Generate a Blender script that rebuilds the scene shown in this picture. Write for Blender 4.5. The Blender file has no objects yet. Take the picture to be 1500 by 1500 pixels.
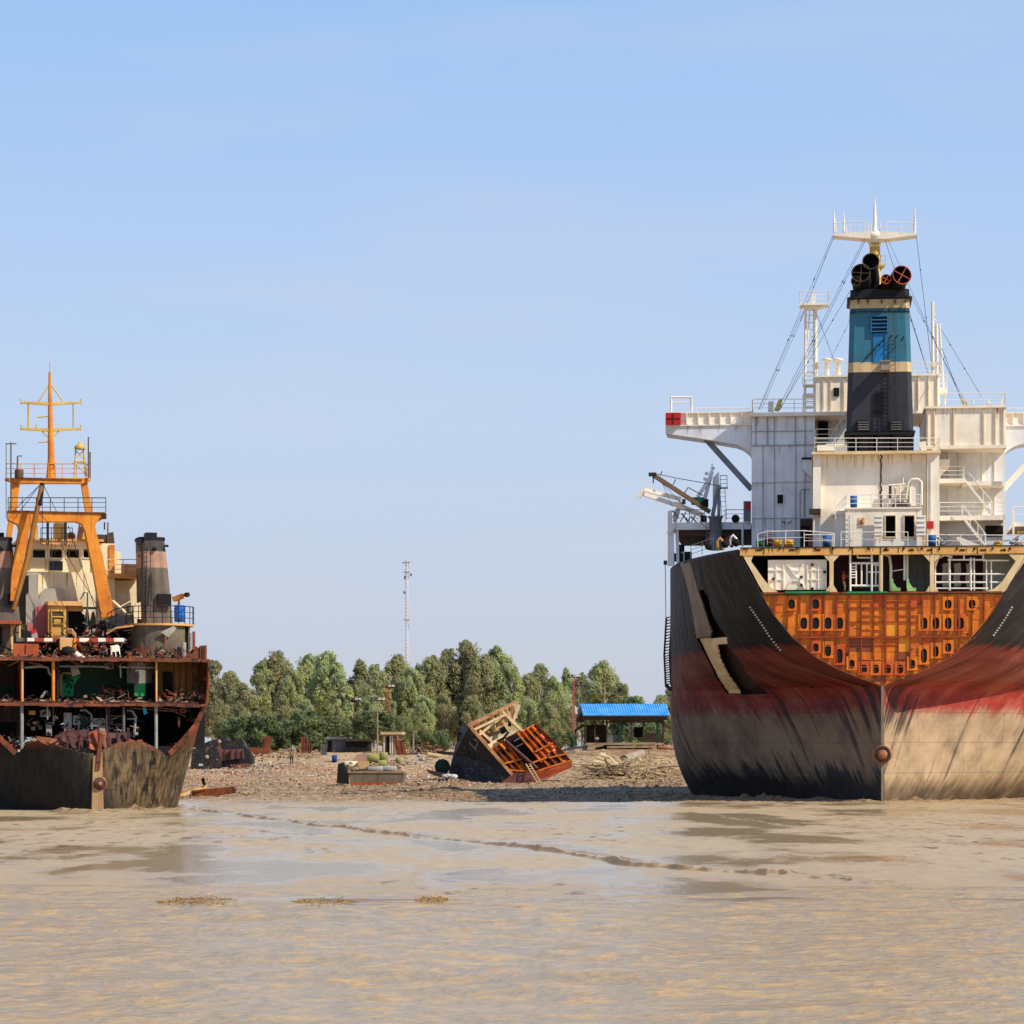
import bpy, math, random
import numpy as np
from mathutils import Vector
random.seed(7); RNG = np.random.default_rng(7)
FPX = 3950.0; HZ = 1099.0; CH = 4.0
R = math.radians
scene = bpy.context.scene
COL = bpy.data.collections.new('shipbreaking_beach'); scene.collection.children.link(COL)

def W(px, py, Y):
    return Vector(((px-750)*Y/FPX, Y, CH-(py-HZ)*Y/FPX))

class Frame:
    """local frame standing on the mud at photo column px, distance Y, heading th (radians, + = turned right)"""
    def __init__(s, px, Y, th=0.0, z=0.0):
        s.O = Vector(((px-750)*Y/FPX, Y, z)); s.th = th
        s.F = Vector((math.sin(th), math.cos(th))); s.R = Vector((math.cos(th), -math.sin(th)))
    def p(s, px, py, d=0.0):
        k = (px-750)/FPX
        bx = s.O.x+d*s.F.x; by = s.O.y+d*s.F.y
        t = (k*by-bx)/(s.R.x-k*s.R.y)
        Y = by+t*s.R.y
        return Vector((t, d, CH-(py-HZ)*Y/FPX-s.O.z))
    def toworld(s, v):
        return Vector((s.O.x+v[0]*s.R.x+v[1]*s.F.x, s.O.y+v[0]*s.R.y+v[1]*s.F.y, s.O.z+v[2]))
    def proj(s, t, d, z):
        X = s.O.x+t*s.R.x+d*s.F.x; Y = s.O.y+t*s.R.y+d*s.F.y
        return 750+X/Y*FPX, HZ-(s.O.z+z-CH)/Y*FPX
    def empty(s, name, label, cat, group=None):
        o = bpy.data.objects.new(name, None); COL.objects.link(o)
        o.location = s.O; o.rotation_euler = (0, 0, -s.th)
        return tag(o, label, cat, group)

def tag(o, label=None, cat=None, group=None, kind=None):
    if label: o['label'] = label
    if cat: o['category'] = cat
    if group: o['group'] = group
    if kind: o['kind'] = kind
    return o

class MB:
    def __init__(s): s.v = []; s.f = []; s.sm = []
    def add(s, vs, fs, smooth=False):
        n = len(s.v); s.v += [tuple(v) for v in vs]
        s.f += [tuple(i+n for i in f) for f in fs]; s.sm += [smooth]*len(fs)
        return s
    def box(s, x0, x1, y0, y1, z0, z1):
        vs = [(x0,y0,z0),(x1,y0,z0),(x1,y1,z0),(x0,y1,z0),(x0,y0,z1),(x1,y0,z1),(x1,y1,z1),(x0,y1,z1)]
        return s.add(vs, [(0,3,2,1),(4,5,6,7),(0,1,5,4),(1,2,6,5),(2,3,7,6),(3,0,4,7)])
    def fb(s, fr, x0, x1, y0, y1, d0, d1):
        """box whose near face covers photo columns x0..x1, rows y0 (top)..y1 (bottom), from depth d0 to d1"""
        a = fr.p(x0, (y0+y1)/2, d0); b = fr.p(x1, (y0+y1)/2, d0)
        m = (x0+x1)/2
        return s.box(a.x, b.x, d0, d1, fr.p(m, y1, d0).z, fr.p(m, y0, d0).z)
    def prism(s, pts, d):
        n = len(pts); d = Vector(d); P = [Vector(p) for p in pts]
        vs = P+[p+d for p in P]
        fs = [tuple(range(n)), tuple(range(2*n-1, n-1, -1))]+[(i, (i+1) % n, n+(i+1) % n, n+i) for i in range(n)]
        return s.add(vs, fs)
    def poly(s, fr, pp, d0, d1):
        pts = [fr.p(x, y, d0) for x, y in pp]
        return s.prism(pts, (0, d1-d0, 0))
    def bar(s, p, q, w, h=None):
        p = Vector(p); q = Vector(q); h = h or w; d = q-p
        if d.length < 1e-6: return s
        d.normalize()
        up = Vector((0, 0, 1)) if abs(d.z) < .95 else Vector((0, 1, 0))
        a = d.cross(up).normalized(); b = a.cross(d).normalized()
        vs = []
        for c in (p, q):
            for i, j in ((-1,-1),(1,-1),(1,1),(-1,1)): vs.append(c+a*(i*w/2)+b*(j*h/2))
        return s.add(vs, [(0,1,2,3),(7,6,5,4),(0,4,5,1),(1,5,6,2),(2,6,7,3),(3,7,4,0)])
    def tube(s, pts, r, n=8, cap=True):
        P = [Vector(p) for p in pts]; m = len(P)
        rr = r if isinstance(r, (list, tuple)) else [r]*m
        vs = []; prev = None
        for i in range(m):
            d = (P[min(i+1, m-1)]-P[max(i-1, 0)]).normalized()
            if prev is None:
                up = Vector((0, 0, 1)) if abs(d.z) < .9 else Vector((1, 0, 0))
                a = d.cross(up).normalized()
            else:
                a = (prev-d*prev.dot(d)).normalized()
            prev = a; b = d.cross(a)
            for k in range(n):
                an = 2*math.pi*k/n
                vs.append(P[i]+(a*math.cos(an)+b*math.sin(an))*rr[i])
        fs = [(i*n+k, i*n+(k+1) % n, (i+1)*n+(k+1) % n, (i+1)*n+k) for i in range(m-1) for k in range(n)]
        s.add(vs, fs, n >= 6)
        if cap: s.add([vs[k] for k in range(n)], [tuple(range(n))]); s.add([vs[(m-1)*n+k] for k in range(n)], [tuple(range(n))])
        return s
    def lathe(s, c, prof, n=16, axis='z'):
        """prof: list of (r, h) along axis"""
        vs = []
        for r, h in prof:
            for k in range(n):
                a = 2*math.pi*k/n; x = r*math.cos(a); y = r*math.sin(a)
                vs.append((c[0]+x, c[1]+y, c[2]+h) if axis == 'z' else ((c[0]+x, c[1]+h, c[2]+y) if axis == 'y' else (c[0]+h, c[1]+x, c[2]+y)))
        fs = [(i*n+k, i*n+(k+1) % n, (i+1)*n+(k+1) % n, (i+1)*n+k) for i in range(len(prof)-1) for k in range(n)]
        return s.add(vs, fs, True)
    def ladder(s, p, q, side, w, rung=.35, r=.03):
        p = Vector(p); q = Vector(q); side = Vector(side).normalized()*w/2
        s.bar(p-side, q-side, r*1.6); s.bar(p+side, q+side, r*1.6)
        n = max(2, int((q-p).length/rung))
        for i in range(1, n):
            c = p.lerp(q, i/n); s.bar(c-side, c+side, r)
        return s
    def rail(s, pts, h=1.05, nr=3, sp=1.6, r=.028):
        P = [Vector(p) for p in pts]
        for a, b in zip(P[:-1], P[1:]):
            for k in range(1, nr+1):
                z = Vector((0, 0, h*k/nr)); s.tube([a+z, b+z], r*(1.15 if k == nr else .75), 5, False)
            n = max(1, round((b-a).length/sp))
            for i in range(n+1):
                c = a.lerp(b, i/n); s.tube([c, c+Vector((0, 0, h))], r, 5, False)
        return s
    def build(s, name, mat, parent=None, label=None, cat=None, group=None, kind=None, loc=None):
        me = bpy.data.meshes.new(name)
        me.from_pydata(s.v, [], s.f); me.update()
        me.polygons.foreach_set('use_smooth', s.sm)
        o = bpy.data.objects.new(name, me); COL.objects.link(o)
        for m in (mat if isinstance(mat, (list, tuple)) else [mat]): me.materials.append(m)
        if parent: o.parent = parent
        if loc is not None: o.location = loc
        return tag(o, label, cat, group, kind)

def build_each(mb, name, mat, parent):
    """one object per connected piece"""
    par = list(range(len(mb.v)))
    def fd(i):
        while par[i] != i: par[i] = par[par[i]]; i = par[i]
        return i
    for f in mb.f:
        for j in f[1:]: par[fd(j)] = fd(f[0])
    gr = {}
    for fi, f in enumerate(mb.f): gr.setdefault(fd(f[0]), []).append(fi)
    for fl_ in gr.values():
        m = {}; b = MB()
        for fi in fl_:
            for j in mb.f[fi]:
                if j not in m: m[j] = len(b.v); b.v.append(mb.v[j])
            b.f.append(tuple(m[j] for j in mb.f[fi])); b.sm.append(mb.sm[fi])
        b.build(name, mat, parent)

def npmesh(name, V, Fc, mat, parent=None, smooth=True):
    me = bpy.data.meshes.new(name)
    V = np.asarray(V, dtype=np.float32); Fc = np.asarray(Fc, dtype=np.int32)
    k = Fc.shape[1]
    me.vertices.add(len(V)); me.vertices.foreach_set('co', V.ravel())
    me.loops.add(Fc.size); me.loops.foreach_set('vertex_index', Fc.ravel())
    me.polygons.add(len(Fc)); me.polygons.foreach_set('loop_start', np.arange(0, Fc.size, k, dtype=np.int32))
    me.polygons.foreach_set('loop_total', np.full(len(Fc), k, dtype=np.int32))
    me.polygons.foreach_set('use_smooth', np.full(len(Fc), smooth))
    me.update(calc_edges=True); me.validate()
    me.materials.append(mat)
    o = bpy.data.objects.new(name, me); COL.objects.link(o)
    if parent: o.parent = parent
    return o

# ---------- numpy value noise
_H = RNG.random((256, 256)).astype(np.float64)
def vnoise(x, y):
    xi = np.floor(x).astype(int); yi = np.floor(y).astype(int); fx = x-xi; fy = y-yi
    fx = fx*fx*(3-2*fx); fy = fy*fy*(3-2*fy)
    g = lambda i, j: _H[i & 255, j & 255]
    return (g(xi, yi)*(1-fx)+g(xi+1, yi)*fx)*(1-fy)+(g(xi, yi+1)*(1-fx)+g(xi+1, yi+1)*fx)*fy
def fbm(x, y, o=4, g=.5):
    s = 0; a = 1; t = 0
    for i in range(o):
        s = s+a*vnoise(x*2**i+17*i, y*2**i+31*i); t += a; a *= g
    return s/t-.5

# ---------- materials
def lin(h, k=1.0):
    h = h.lstrip('#'); o = []
    for i in (0, 2, 4):
        c = int(h[i:i+2], 16)/255
        o.append((c/12.92 if c <= .04045 else ((c+.055)/1.055)**2.4)*k)
    return (*o, 1)
class NT:
    def __init__(s, name):
        s.m = bpy.data.materials.new(name); s.m.use_nodes = True
        s.t = s.m.node_tree; s.n = s.t.nodes; s.b = s.n['Principled BSDF']
    def new(s, ty, **kw):
        n = s.n.new(ty)
        for k, v in kw.items(): setattr(n, k, v)
        return n
    def link(s, a, b): s.t.links.new(a, b)
    def coord(s, scale=(1, 1, 1), src='Object', rot=(0, 0, 0)):
        c = s.new('ShaderNodeTexCoord'); m = s.new('ShaderNodeMapping')
        m.inputs['Scale'].default_value = scale; m.inputs['Rotation'].default_value = rot
        s.link(c.outputs[src], m.inputs['Vector']); return m.outputs[0]
    def noise(s, vec, sc, det=6, rough=.6, dist=0):
        n = s.new('ShaderNodeTexNoise'); n.inputs['Scale'].default_value = sc
        n.inputs['Detail'].default_value = det; n.inputs['Roughness'].default_value = rough
        n.inputs['Distortion'].default_value = dist
        s.link(vec, n.inputs['Vector']); return n.outputs['Fac']
    def ramp(s, fac, stops, interp='LINEAR'):
        r = s.new('ShaderNodeValToRGB'); r.color_ramp.interpolation = interp
        e = r.color_ramp.elements
        while len(e) < len(stops): e.new(.5)
        for i, (p, c) in enumerate(stops):
            e[i].position = p; e[i].color = c if isinstance(c, tuple) else (c, c, c, 1)
        s.link(fac, r.inputs[0]); return r.outputs[0]
    def mix(s, fac, a, b, mode='MIX'):
        m = s.new('ShaderNodeMix', data_type='RGBA', blend_type=mode)
        for i, v in ((0, fac), (6, a), (7, b)):
            if hasattr(v, 'links'): s.link(v, m.inputs[i])
            else: m.inputs[i].default_value = v
        return m.outputs[2]
    def math(s, op, a, b=None):
        m = s.new('ShaderNodeMath', operation=op)
        for i, v in ((0, a), (1, b)):
            if v is None: continue
            if hasattr(v, 'links'): s.link(v, m.inputs[i])
            else: m.inputs[i].default_value = v
        return m.outputs[0]
    def bump(s, h, st=.3, dist=.05):
        b = s.new('ShaderNodeBump'); b.inputs['Strength'].default_value = st; b.inputs['Distance'].default_value = dist
        s.link(h, b.inputs['Height']); s.link(b.outputs[0], s.b.inputs['Normal'])
    def out(s, col, rough=.7, metal=0, spec=.4):
        if hasattr(col, 'links'): s.link(col, s.b.inputs['Base Color'])
        else: s.b.inputs['Base Color'].default_value = col
        if hasattr(rough, 'links'): s.link(rough, s.b.inputs['Roughness'])
        else: s.b.inputs['Roughness'].default_value = rough
        s.b.inputs['Metallic'].default_value = metal; s.b.inputs['Specular IOR Level'].default_value = spec
        return s.m

def paint(name, base, grime=None, rust='6b3216', rusty=.25, streak=.35, sc=1.0, rough=.6, k=1.0, bump=.25, spec=.35):
    """weathered painted steel: grime clouds, vertical streaks, rust spots; rusty 0..1"""
    t = NT(name); b = lin(base, k)
    g = lin(grime, k) if grime else tuple(c*.55 for c in b[:3])+(1,)
    v = t.coord((sc, sc, sc)); vs = t.coord((sc*2.2, sc*2.2, sc*.13))
    n1 = t.noise(v, .55, 8, .65); n2 = t.noise(vs, 1.3, 5, .6); n3 = t.noise(v, 1.7, 12, .72, .4)
    c = t.mix(t.ramp(n1, [(.38, 0.0), (.72, 1.0)]), b, g)
    if streak > 0:
        c = t.mix(t.math('MULTIPLY', t.ramp(n2, [(.52, 0.0), (.72, 1.0)]), streak), c, tuple(x*.4 for x in g[:3])+(1,))
    if rusty > 0:
        th = .74-.32*rusty
        c = t.mix(t.ramp(n3, [(th, 0.0), (th+.05, 1.0)]), c, lin(rust))
        vr = t.ramp(t.math('ADD', t.math('MULTIPLY', n2, .5), t.math('MULTIPLY', n3, .5)), [(th-.02, 0.0), (th+.1, 1.0)])
        c = t.mix(t.math('MULTIPLY', vr, .7), c, lin(rust, 1.3))
    t.bump(t.noise(v, 5, 8, .7), bump, .04)
    return t.out(c, rough, 0, spec)

M = {}
def P(n, *a, **k): M[n] = paint(n, *a, **k)
P('white_paint', 'fff3de', 'ecdcc0', rusty=.1, streak=.16, k=.95)
P('cool_white_paint', 'e8e9ea', 'd0cecb', rusty=.07, streak=.25)
P('rail_white', 'f0e9dc', 'd4c8b4', rusty=.15, streak=.1)
P('cream_paint', 'ecd2a2', 'd0a86c', rusty=.25, streak=.3)
P('tan_beam', 'e8b870', 'd08c3c', rusty=.35, streak=.2, rust='5a2a12')
P('orange_primer', 'ea8219', 'b8501a', rusty=.42, streak=.4, rust='6a2a16', sc=1.3)
P('orange_dark', 'a84e1c', '6e2c16', rusty=.5, streak=.4, rust='3a1812')
P('soot_shade_black', '0e0c0c', '191413', rusty=0, streak=0, rough=.85)  # soot and black parts; in openings and rooms it is painted shade
P('dark_interior', '17120f', '261a14', rusty=.2, streak=.2, rough=.9)
P('maroon_wall', '4a1318', '2c0d10', rusty=.2, streak=.3)
P('grey_wall', '6f6c66', '4c4540', rusty=.15, streak=.5)
P('brown_wall', '4b3a2e', '2d211b', rusty=.2, streak=.4)
P('red_paint', 'c8201c', '9c1814', rusty=.1, streak=.2)
P('green_paint', '0f6b3c', '0a3c26', rusty=.15, streak=.2)
P('bright_green', '129e52', '0b6b36', rusty=.15, streak=.2)
P('lime_green', 'a6cf7e', '6f9a52', rusty=.15, streak=.2)
P('blue_drum_paint', '1f5c9c', '173d66', rusty=.1, streak=.1)
P('yellow_paint', 'd9a51c', 'a47312', rusty=.2, streak=.2)
P('funnel_teal', '2c7088', '3c5c60', rusty=.25, streak=.5, rust='3c4a48', rough=.5)
P('funnel_blue', '1a78b4', '135a88', rusty=.03, streak=.3)
P('funnel_charcoal', '34333a', '242329', rusty=.12, streak=.4, rust='4a3428')
P('funnel_black', '111014', '0e0d10', rusty=.12, streak=.2, rust='2c1c18')
P('funnel_cream', 'd3b98c', 'a88c62', rusty=.2, streak=.4)
P('mast_yellow', 'd9b860', 'b98c3c', rusty=.2, streak=.3)
P('crane_grey', '7c8288', '5c5f64', rusty=.1, streak=.3)
P('dark_steel', '2a2727', '191717', rusty=.35, streak=.3, rust='4a2a1c')
P('rust_plate', '8a4a28', '2e1812', rusty=.6, streak=.3, rust='351610')
P('rust_bright', 'b05228', '7a3018', rusty=.4, streak=.3, rust='4a1e12')
P('rust_deck', '3c2018', '1c110e', rusty=.55, streak=.2, rust='9c5428', sc=1.6)
P('gantry_orange', 'e09028', 'c0641a', rusty=.42, streak=.35, rust='5c2a14', sc=1.5)
P('pale_orange', 'dca96a', 'c98a4c', rusty=.2, streak=.3)
P('buff_wall', 'ecdcb4', 'd0bc90', rusty=.25, streak=.3, rust='8a5a30')
P('yellow_wall', '8f6420', '5c3a14', rusty=.35, streak=.4)
P('ochre_door', 'd0a04c', 'b0803a', rusty=.3, streak=.2)
P('pink_paint', 'c06a64', '9c4a48', rusty=.2, streak=.2)
P('funnel_stone', '76685a', '463f39', rusty=.2, streak=.6, rust='3a2c24')
P('funnel_pink', 'b89078', '8c6854', rusty=.3, streak=.5)
P('old_timber', 'a58c68', '6c563e', rusty=.25, streak=0, rust='3a2a1e', rough=.9)
P('dark_timber', '4c3a2c', '2c2019', rusty=.2, streak=0, rough=.9)
P('pale_timber', 'c9b084', '9c8058', rusty=.15, streak=0, rust='6a4c30', rough=.9)
P('concrete', 'a39480', '786a58', rusty=.1, streak=.3, rust='4c4034', rough=.9)
P('machine_grey', 'a5a39c', '6a6660', rusty=.3, streak=.2)
P('skin_brown', '6b4230', '5a3628', rusty=0, streak=0)
P('cloth_orange', 'c2441c', '9c3416', rusty=0, streak=0, rough=.95)
P('cloth_white', 'c9c7c4', 'a5a3a0', rusty=0, streak=0, rough=.95)
P('cloth_dark', '26262c', '1a1a20', rusty=0, streak=0, rough=.95)
P('cloth_khaki', '8c7a5c', '6c5c44', rusty=0, streak=0, rough=.95)
P('cloth_blue', '22448c', '1a3468', rusty=0, streak=0, rough=.95)
P('hair_black', '0c0a0a', '100e0d', rusty=0, streak=0, rough=.7)
P('wire_dark', '2c2c30', '222226', rusty=0, streak=0)
P('plastic_blue', '1d6fd0', '1858a8', rusty=0, streak=0, rough=.4)
P('rust_boss', 'b87850', '74402a', rusty=.4, streak=.1, rust='4a2216')
P('orange_web', 'e0801e', 'a84c1a', rusty=.35, streak=.3, rust='3c1a14')
P('brown_boom', '6c5438', '453626', rusty=.3, streak=.1)
P('dark_winch', '20262a', '14181a', rusty=.1, streak=.1)
P('skeg_tan', 'b08a60', '8a6a48', rusty=.25, streak=.5, rust='7a3c20')
P('green_dark', '0c3d2a', '0a2018', rusty=.2, streak=.4, rust='1c120e')
P('white_dull', 'a8a298', '857c6e', rusty=.15, streak=.4)
P('buff_dirty', '7d6e58', '4a3e32', rusty=.35, streak=.6, rust='2a1c16')
P('stripe_red', 'b8402c', '8a3020', rusty=.2, streak=.2)
P('glass_dark', '10131a', '0c0e14', rusty=0, streak=0, rough=.15)
P('boom_brown', '9a6420', '5c3a16', rusty=.3, streak=.1)
P('rust_maroon', '54281f', '2e1614', rusty=.5, streak=.3, rust='2c1412')
P('scrap_pale', 'b8a488', '7a5a40', rusty=.6, streak=0)
P('plastic_cyan', '2aa0c0', '1c7c9c', rusty=0, streak=0)
P('funnel_grey', '4a4742', '34302d', rusty=.2, streak=.5)
P('rust_edge', '84401f', '3a1c12', rusty=.6, streak=.3, rust='1c100c', sc=1.6)
P('seam_grey', 'a8a7a4', '868380', rusty=.3, streak=.2)
P('rust_pink', 'b0685a', '8a4c40', rusty=.3, streak=.2)
P('rust_pinkdark', '7c4a44', '54302c', rusty=.3, streak=.3)
P('wreck_black', '17171a', '38322e', rusty=.5, streak=.3, rust='74604c', sc=1.5)
P('old_concrete', '7c6c58', '564a3c', rusty=.35, streak=.4, rust='3c3024')
P('ochre_crate', 'd0aa6c', 'b08c54', rusty=.1, streak=.1)
P('yellow_green', 'a09a50', '6c6c34', rusty=.2, streak=.1)
P('skin_dark', '3c2418', '2c1a12', rusty=0, streak=0)
P('straw', 'a8844c', '7c5c34', rusty=.1, streak=0, rough=.9)
P('orange_yellow', 'f2a030', 'e07f1e', rusty=.28, streak=.25, rust='7a3a18')
P('orange_red', 'd8601e', 'b04418', rusty=.3, streak=.3, rust='5a2416')
P('orange_brown', '9c5230', '743420', rusty=.4, streak=.3, rust='4a2016')
P('rust_weep', 'b98a58', '9c6a3c', rusty=.3, streak=0, rough=.9)
P('rust_pale', 'cf9a64', '8a4a28', rusty=.5, streak=.3, rust='5a2c18', sc=1.4)
# ================= world, sun, camera
SUN_EL, SUN_AZ = R(44), R(121)
sd = Vector((math.sin(SUN_AZ)*math.cos(SUN_EL), math.cos(SUN_AZ)*math.cos(SUN_EL), math.sin(SUN_EL)))
w = bpy.data.worlds.new('World'); scene.world = w; w.use_nodes = True
wn = w.node_tree; bg = wn.nodes['Background']
sky = wn.nodes.new('ShaderNodeTexSky'); sky.sky_type = 'NISHITA'; sky.sun_disc = False
sky.sun_elevation = SUN_EL; sky.sun_rotation = SUN_AZ; sky.air_density = 1.0; sky.dust_density = 2.0; sky.ozone_density = 2.0
# the sky texture, washed by a pale haze that thickens towards the horizon
gc = wn.nodes.new('ShaderNodeTexCoord'); sx_ = wn.nodes.new('ShaderNodeSeparateXYZ'); wn.links.new(gc.outputs['Generated'], sx_.inputs[0])
rp_ = wn.nodes.new('ShaderNodeValToRGB'); wn.links.new(sx_.outputs['Z'], rp_.inputs[0]); els = rp_.color_ramp.elements
SKYC = [(-.2, 'b9b2a6'), (0.0, 'cbd1dc'), (.055, 'cbd6e6'), (.12, 'c4d9f2'), (.19, 'b6d3f6'), (.27, 'a2caf6'), (.6, '7ea6e0'), (1.0, '5c86c8')]
while len(els) < len(SKYC): els.new(.5)
for e_, (p_, h_) in zip(els, SKYC): e_.position = max(0, p_); e_.color = lin(h_)
vm = wn.nodes.new('ShaderNodeMix'); vm.data_type = 'RGBA'; vm.blend_type = 'MULTIPLY'; vm.inputs[0].default_value = 1; vm.inputs[7].default_value = (10.35, 10.25, 10.6, 1)
wn.links.new(rp_.outputs[0], vm.inputs[6])
mx = wn.nodes.new('ShaderNodeMix'); mx.data_type = 'RGBA'; mx.inputs[0].default_value = .85
wn.links.new(sky.outputs[0], mx.inputs[6]); wn.links.new(vm.outputs[2], mx.inputs[7]); 
# faint wisps of high cloud
mp_ = wn.nodes.new('ShaderNodeMapping'); mp_.inputs['Scale'].default_value = (3, 3, 16); wn.links.new(gc.outputs['Generated'], mp_.inputs[0])
nz_ = wn.nodes.new('ShaderNodeTexNoise'); nz_.inputs['Scale'].default_value = 1.6; nz_.inputs['Detail'].default_value = 5; wn.links.new(mp_.outputs[0], nz_.inputs['Vector'])
cr_ = wn.nodes.new('ShaderNodeValToRGB'); cr_.color_ramp.elements[0].position = .52; cr_.color_ramp.elements[0].color = (0, 0, 0, 1); cr_.color_ramp.elements[1].position = .78; cr_.color_ramp.elements[1].color = (.3, .3, .3, 1); wn.links.new(nz_.outputs['Fac'], cr_.inputs[0])
cm_ = wn.nodes.new('ShaderNodeMix'); cm_.data_type = 'RGBA'; cm_.inputs[7].default_value = (6.6, 6.6, 7.4, 1)
wn.links.new(cr_.outputs[0], cm_.inputs[0]); wn.links.new(mx.outputs[2], cm_.inputs[6]); wn.links.new(cm_.outputs[2], bg.inputs['Color'])
bg.inputs['Strength'].default_value = .1
sl = bpy.data.lights.new('sun', 'SUN'); sl.energy = 5.0; sl.angle = R(.53); sl.color = (1, .92, .79)
so = bpy.data.objects.new('sun', sl); COL.objects.link(so); so.rotation_euler = sd.to_track_quat('Z', 'Y').to_euler(); so.location = (0, -50, 100)
cam = bpy.data.cameras.new('camera'); co = bpy.data.objects.new('camera', cam); COL.objects.link(co)
co.location = (0, 0, CH); co.rotation_euler = (R(90), 0, 0)
cam.sensor_width = 36; cam.lens = 36*FPX/1500; cam.shift_y = (HZ-750)/1500; cam.clip_start = 1; cam.clip_end = 20000
scene.camera = co
scene.view_settings.view_transform = 'Standard'; scene.view_settings.look = 'None'; scene.view_settings.exposure = 0
scene.cycles.max_bounces = 6

# ================= ground
RILLS = [[(-30, 215), (-18.5, 172), (-4.9, 127), (2.6, 105), (5.4, 92), (10.3, 83), (12.5, 80)], [(-2, 150), (3, 128), (8, 108), (13, 96), (18, 92)], [(-24, 150), (-14, 128), (-8, 112), (-6, 100)], [(12, 170), (15, 140), (19, 118), (26, 104)]]
def seg_dist(X, Y):
    best = np.full(X.shape, 1e9); side = np.zeros(X.shape); amp = np.ones(X.shape)
    for i_, CR in enumerate(RILLS):
        for (ax, ay), (bx, by) in zip(CR[:-1], CR[1:]):
            dx, dy = bx-ax, by-ay; L = dx*dx+dy*dy
            t = np.clip(((X-ax)*dx+(Y-ay)*dy)/L, 0, 1)
            d = np.hypot(X-ax-t*dx, (Y-ay-t*dy)*.8)
            sgn = np.sign((X-ax)*dy-(Y-ay)*dx)
            m = d < best; best = np.where(m, d, best); side = np.where(m, sgn, side); amp = np.where(m, 1.0 if i_ == 0 else .35, amp)
    return best, side*amp
def ground_h(X, Y):
    X = np.asarray(X, float); Y = np.asarray(Y, float)
    Yw = Y+np.interp(Y, [185, 200, 300, 330], [0, 1, 1, 0])*22*fbm(X*.07+2, Y*.03, 4, .55)
    h = np.interp(Yw, [0, 60, 72, 90, 150, 200, 235, 262, 290, 320, 345, 372, 400, 600, 9000],
                  [-1.5, -.3, 0, .05, .08, .1, .3, .55, .95, 1.7, 2.6, 3.7, 4.0, 4.0, 4.0])
    a = np.interp(Y, [60, 80, 190, 215, 260, 400, 700], [.03, .035, .05, .22, .5, .6, 1.5])
    h = h+a*fbm(X*.25, Y*.12, 5, .55)
    a2 = np.interp(Y, [60, 180, 220, 400], [.0, .015, .12, .22])
    h = h+a2*fbm(X*1.4+5, Y*.8, 4, .6)
    a3 = np.interp(Y+26*fbm(X*.09+3, Y*.03, 3), [192, 214, 320, 400], [0, .3, .34, .16])
    h = h+a3*fbm(X*3.6+11, Y*1.9, 3, .6)*(.4+1.4*np.clip(fbm(X*.15, Y*.1+7, 3)+.3, 0, 1))
    # shelf of beaten mud in front of the hulls
    for fx, fy, hw in ((27.5, 204, 22), (-27.5, 177, 9)):
        d = np.hypot((X-fx)/hw, (Y-fy)/9)
        h = h+np.clip(1-d, 0, 1)*.0
    b = np.clip(1-np.abs(Y-(198.6+np.minimum(1.45*np.abs(X-27.5), 23)))/2.4, 0, 1)*np.clip(1.3-np.abs(X-25)/18, 0, 1)
    h = h+b*(.16+1.1*np.clip(fbm(X*1.3, Y*.7, 4), 0, 1))
    b = np.clip(1-np.abs(Y-(172.6+1.4*np.abs(X+26.8)))/2.2, 0, 1)*np.clip(1.3-np.abs(X+26.8)/9, 0, 1)
    h = h+b*(.14+1.0*np.clip(fbm(X*1.3+9, Y*.7, 4), 0, 1))
    # creek cut across the flats
    m = (Y > 76) & (Y < 212)
    if m.any():
        Xm, Ym = X[m], Y[m]
        d, s = seg_dist(Xm, Ym+6.4*fbm(Xm*.5, Ym*.3, 4))
        wet = np.interp(Ym, [76, 82, 200, 212], [0, 1, 1, 0])
        h[m] += wet*(.17*np.exp(-((d-.7)/.4)**2)*np.clip(s, 0, 1)*(.55+1.9*np.clip(fbm(Xm*.7, Ym*.16, 4)+.12, 0, 1)+.8*fbm(Xm*2.5, Ym*.8, 3))-.1*np.abs(s)*np.exp(-(d/.5)**2))
    # tidal pool near the shore and dark creek bank
    dd = np.hypot((X-4)/13, (Y-212)/9)+.35*fbm(X*.5, Y*.3, 4)
    h = h-.5*np.clip(1-dd, 0, 1)
    h = h+.5*np.exp(-(((X+5)/5)**2))*np.exp(-((Y-228)/3)**2)*(1+fbm(X, Y*.5, 3))
    # bank the blue roofed shed stands on
    sx = (X-15.5)/8.5; sy = (Y-366)/12
    h = h+1.1*np.exp(-(sx**4))*np.exp(-(np.clip(-sy, 0, 9)*1.2)**4)*np.exp(-(np.clip(sy, 0, 9)*.5)**4)*(1+.35*fbm(X*.5, Y*.5, 4))
    for bx_, by_, rx_, ry_, hh_ in ((-27, 322, 5, 4, .6), (-20, 298, 7, 4, .45), (-8, 262, 6, 4, .3), (9, 286, 4, 3, .6), (14, 262, 5, 3, .35), (17, 300, 4, 4, .7), (-34, 285, 5, 4, .4), (2, 330, 4, 5, .6)):
        h = h+hh_*np.exp(-((X-bx_)/rx_)**2-((Y-by_)/ry_)**2)*(1+.8*fbm(X*.8, Y*.6, 4))
    # sand heap
    h = h+.9*np.exp(-((X+20)/9)**2-((Y-335)/12)**2)
    return h
def ground_at(x, y): return float(ground_h(np.array([x]), np.array([y]))[0])

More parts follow.
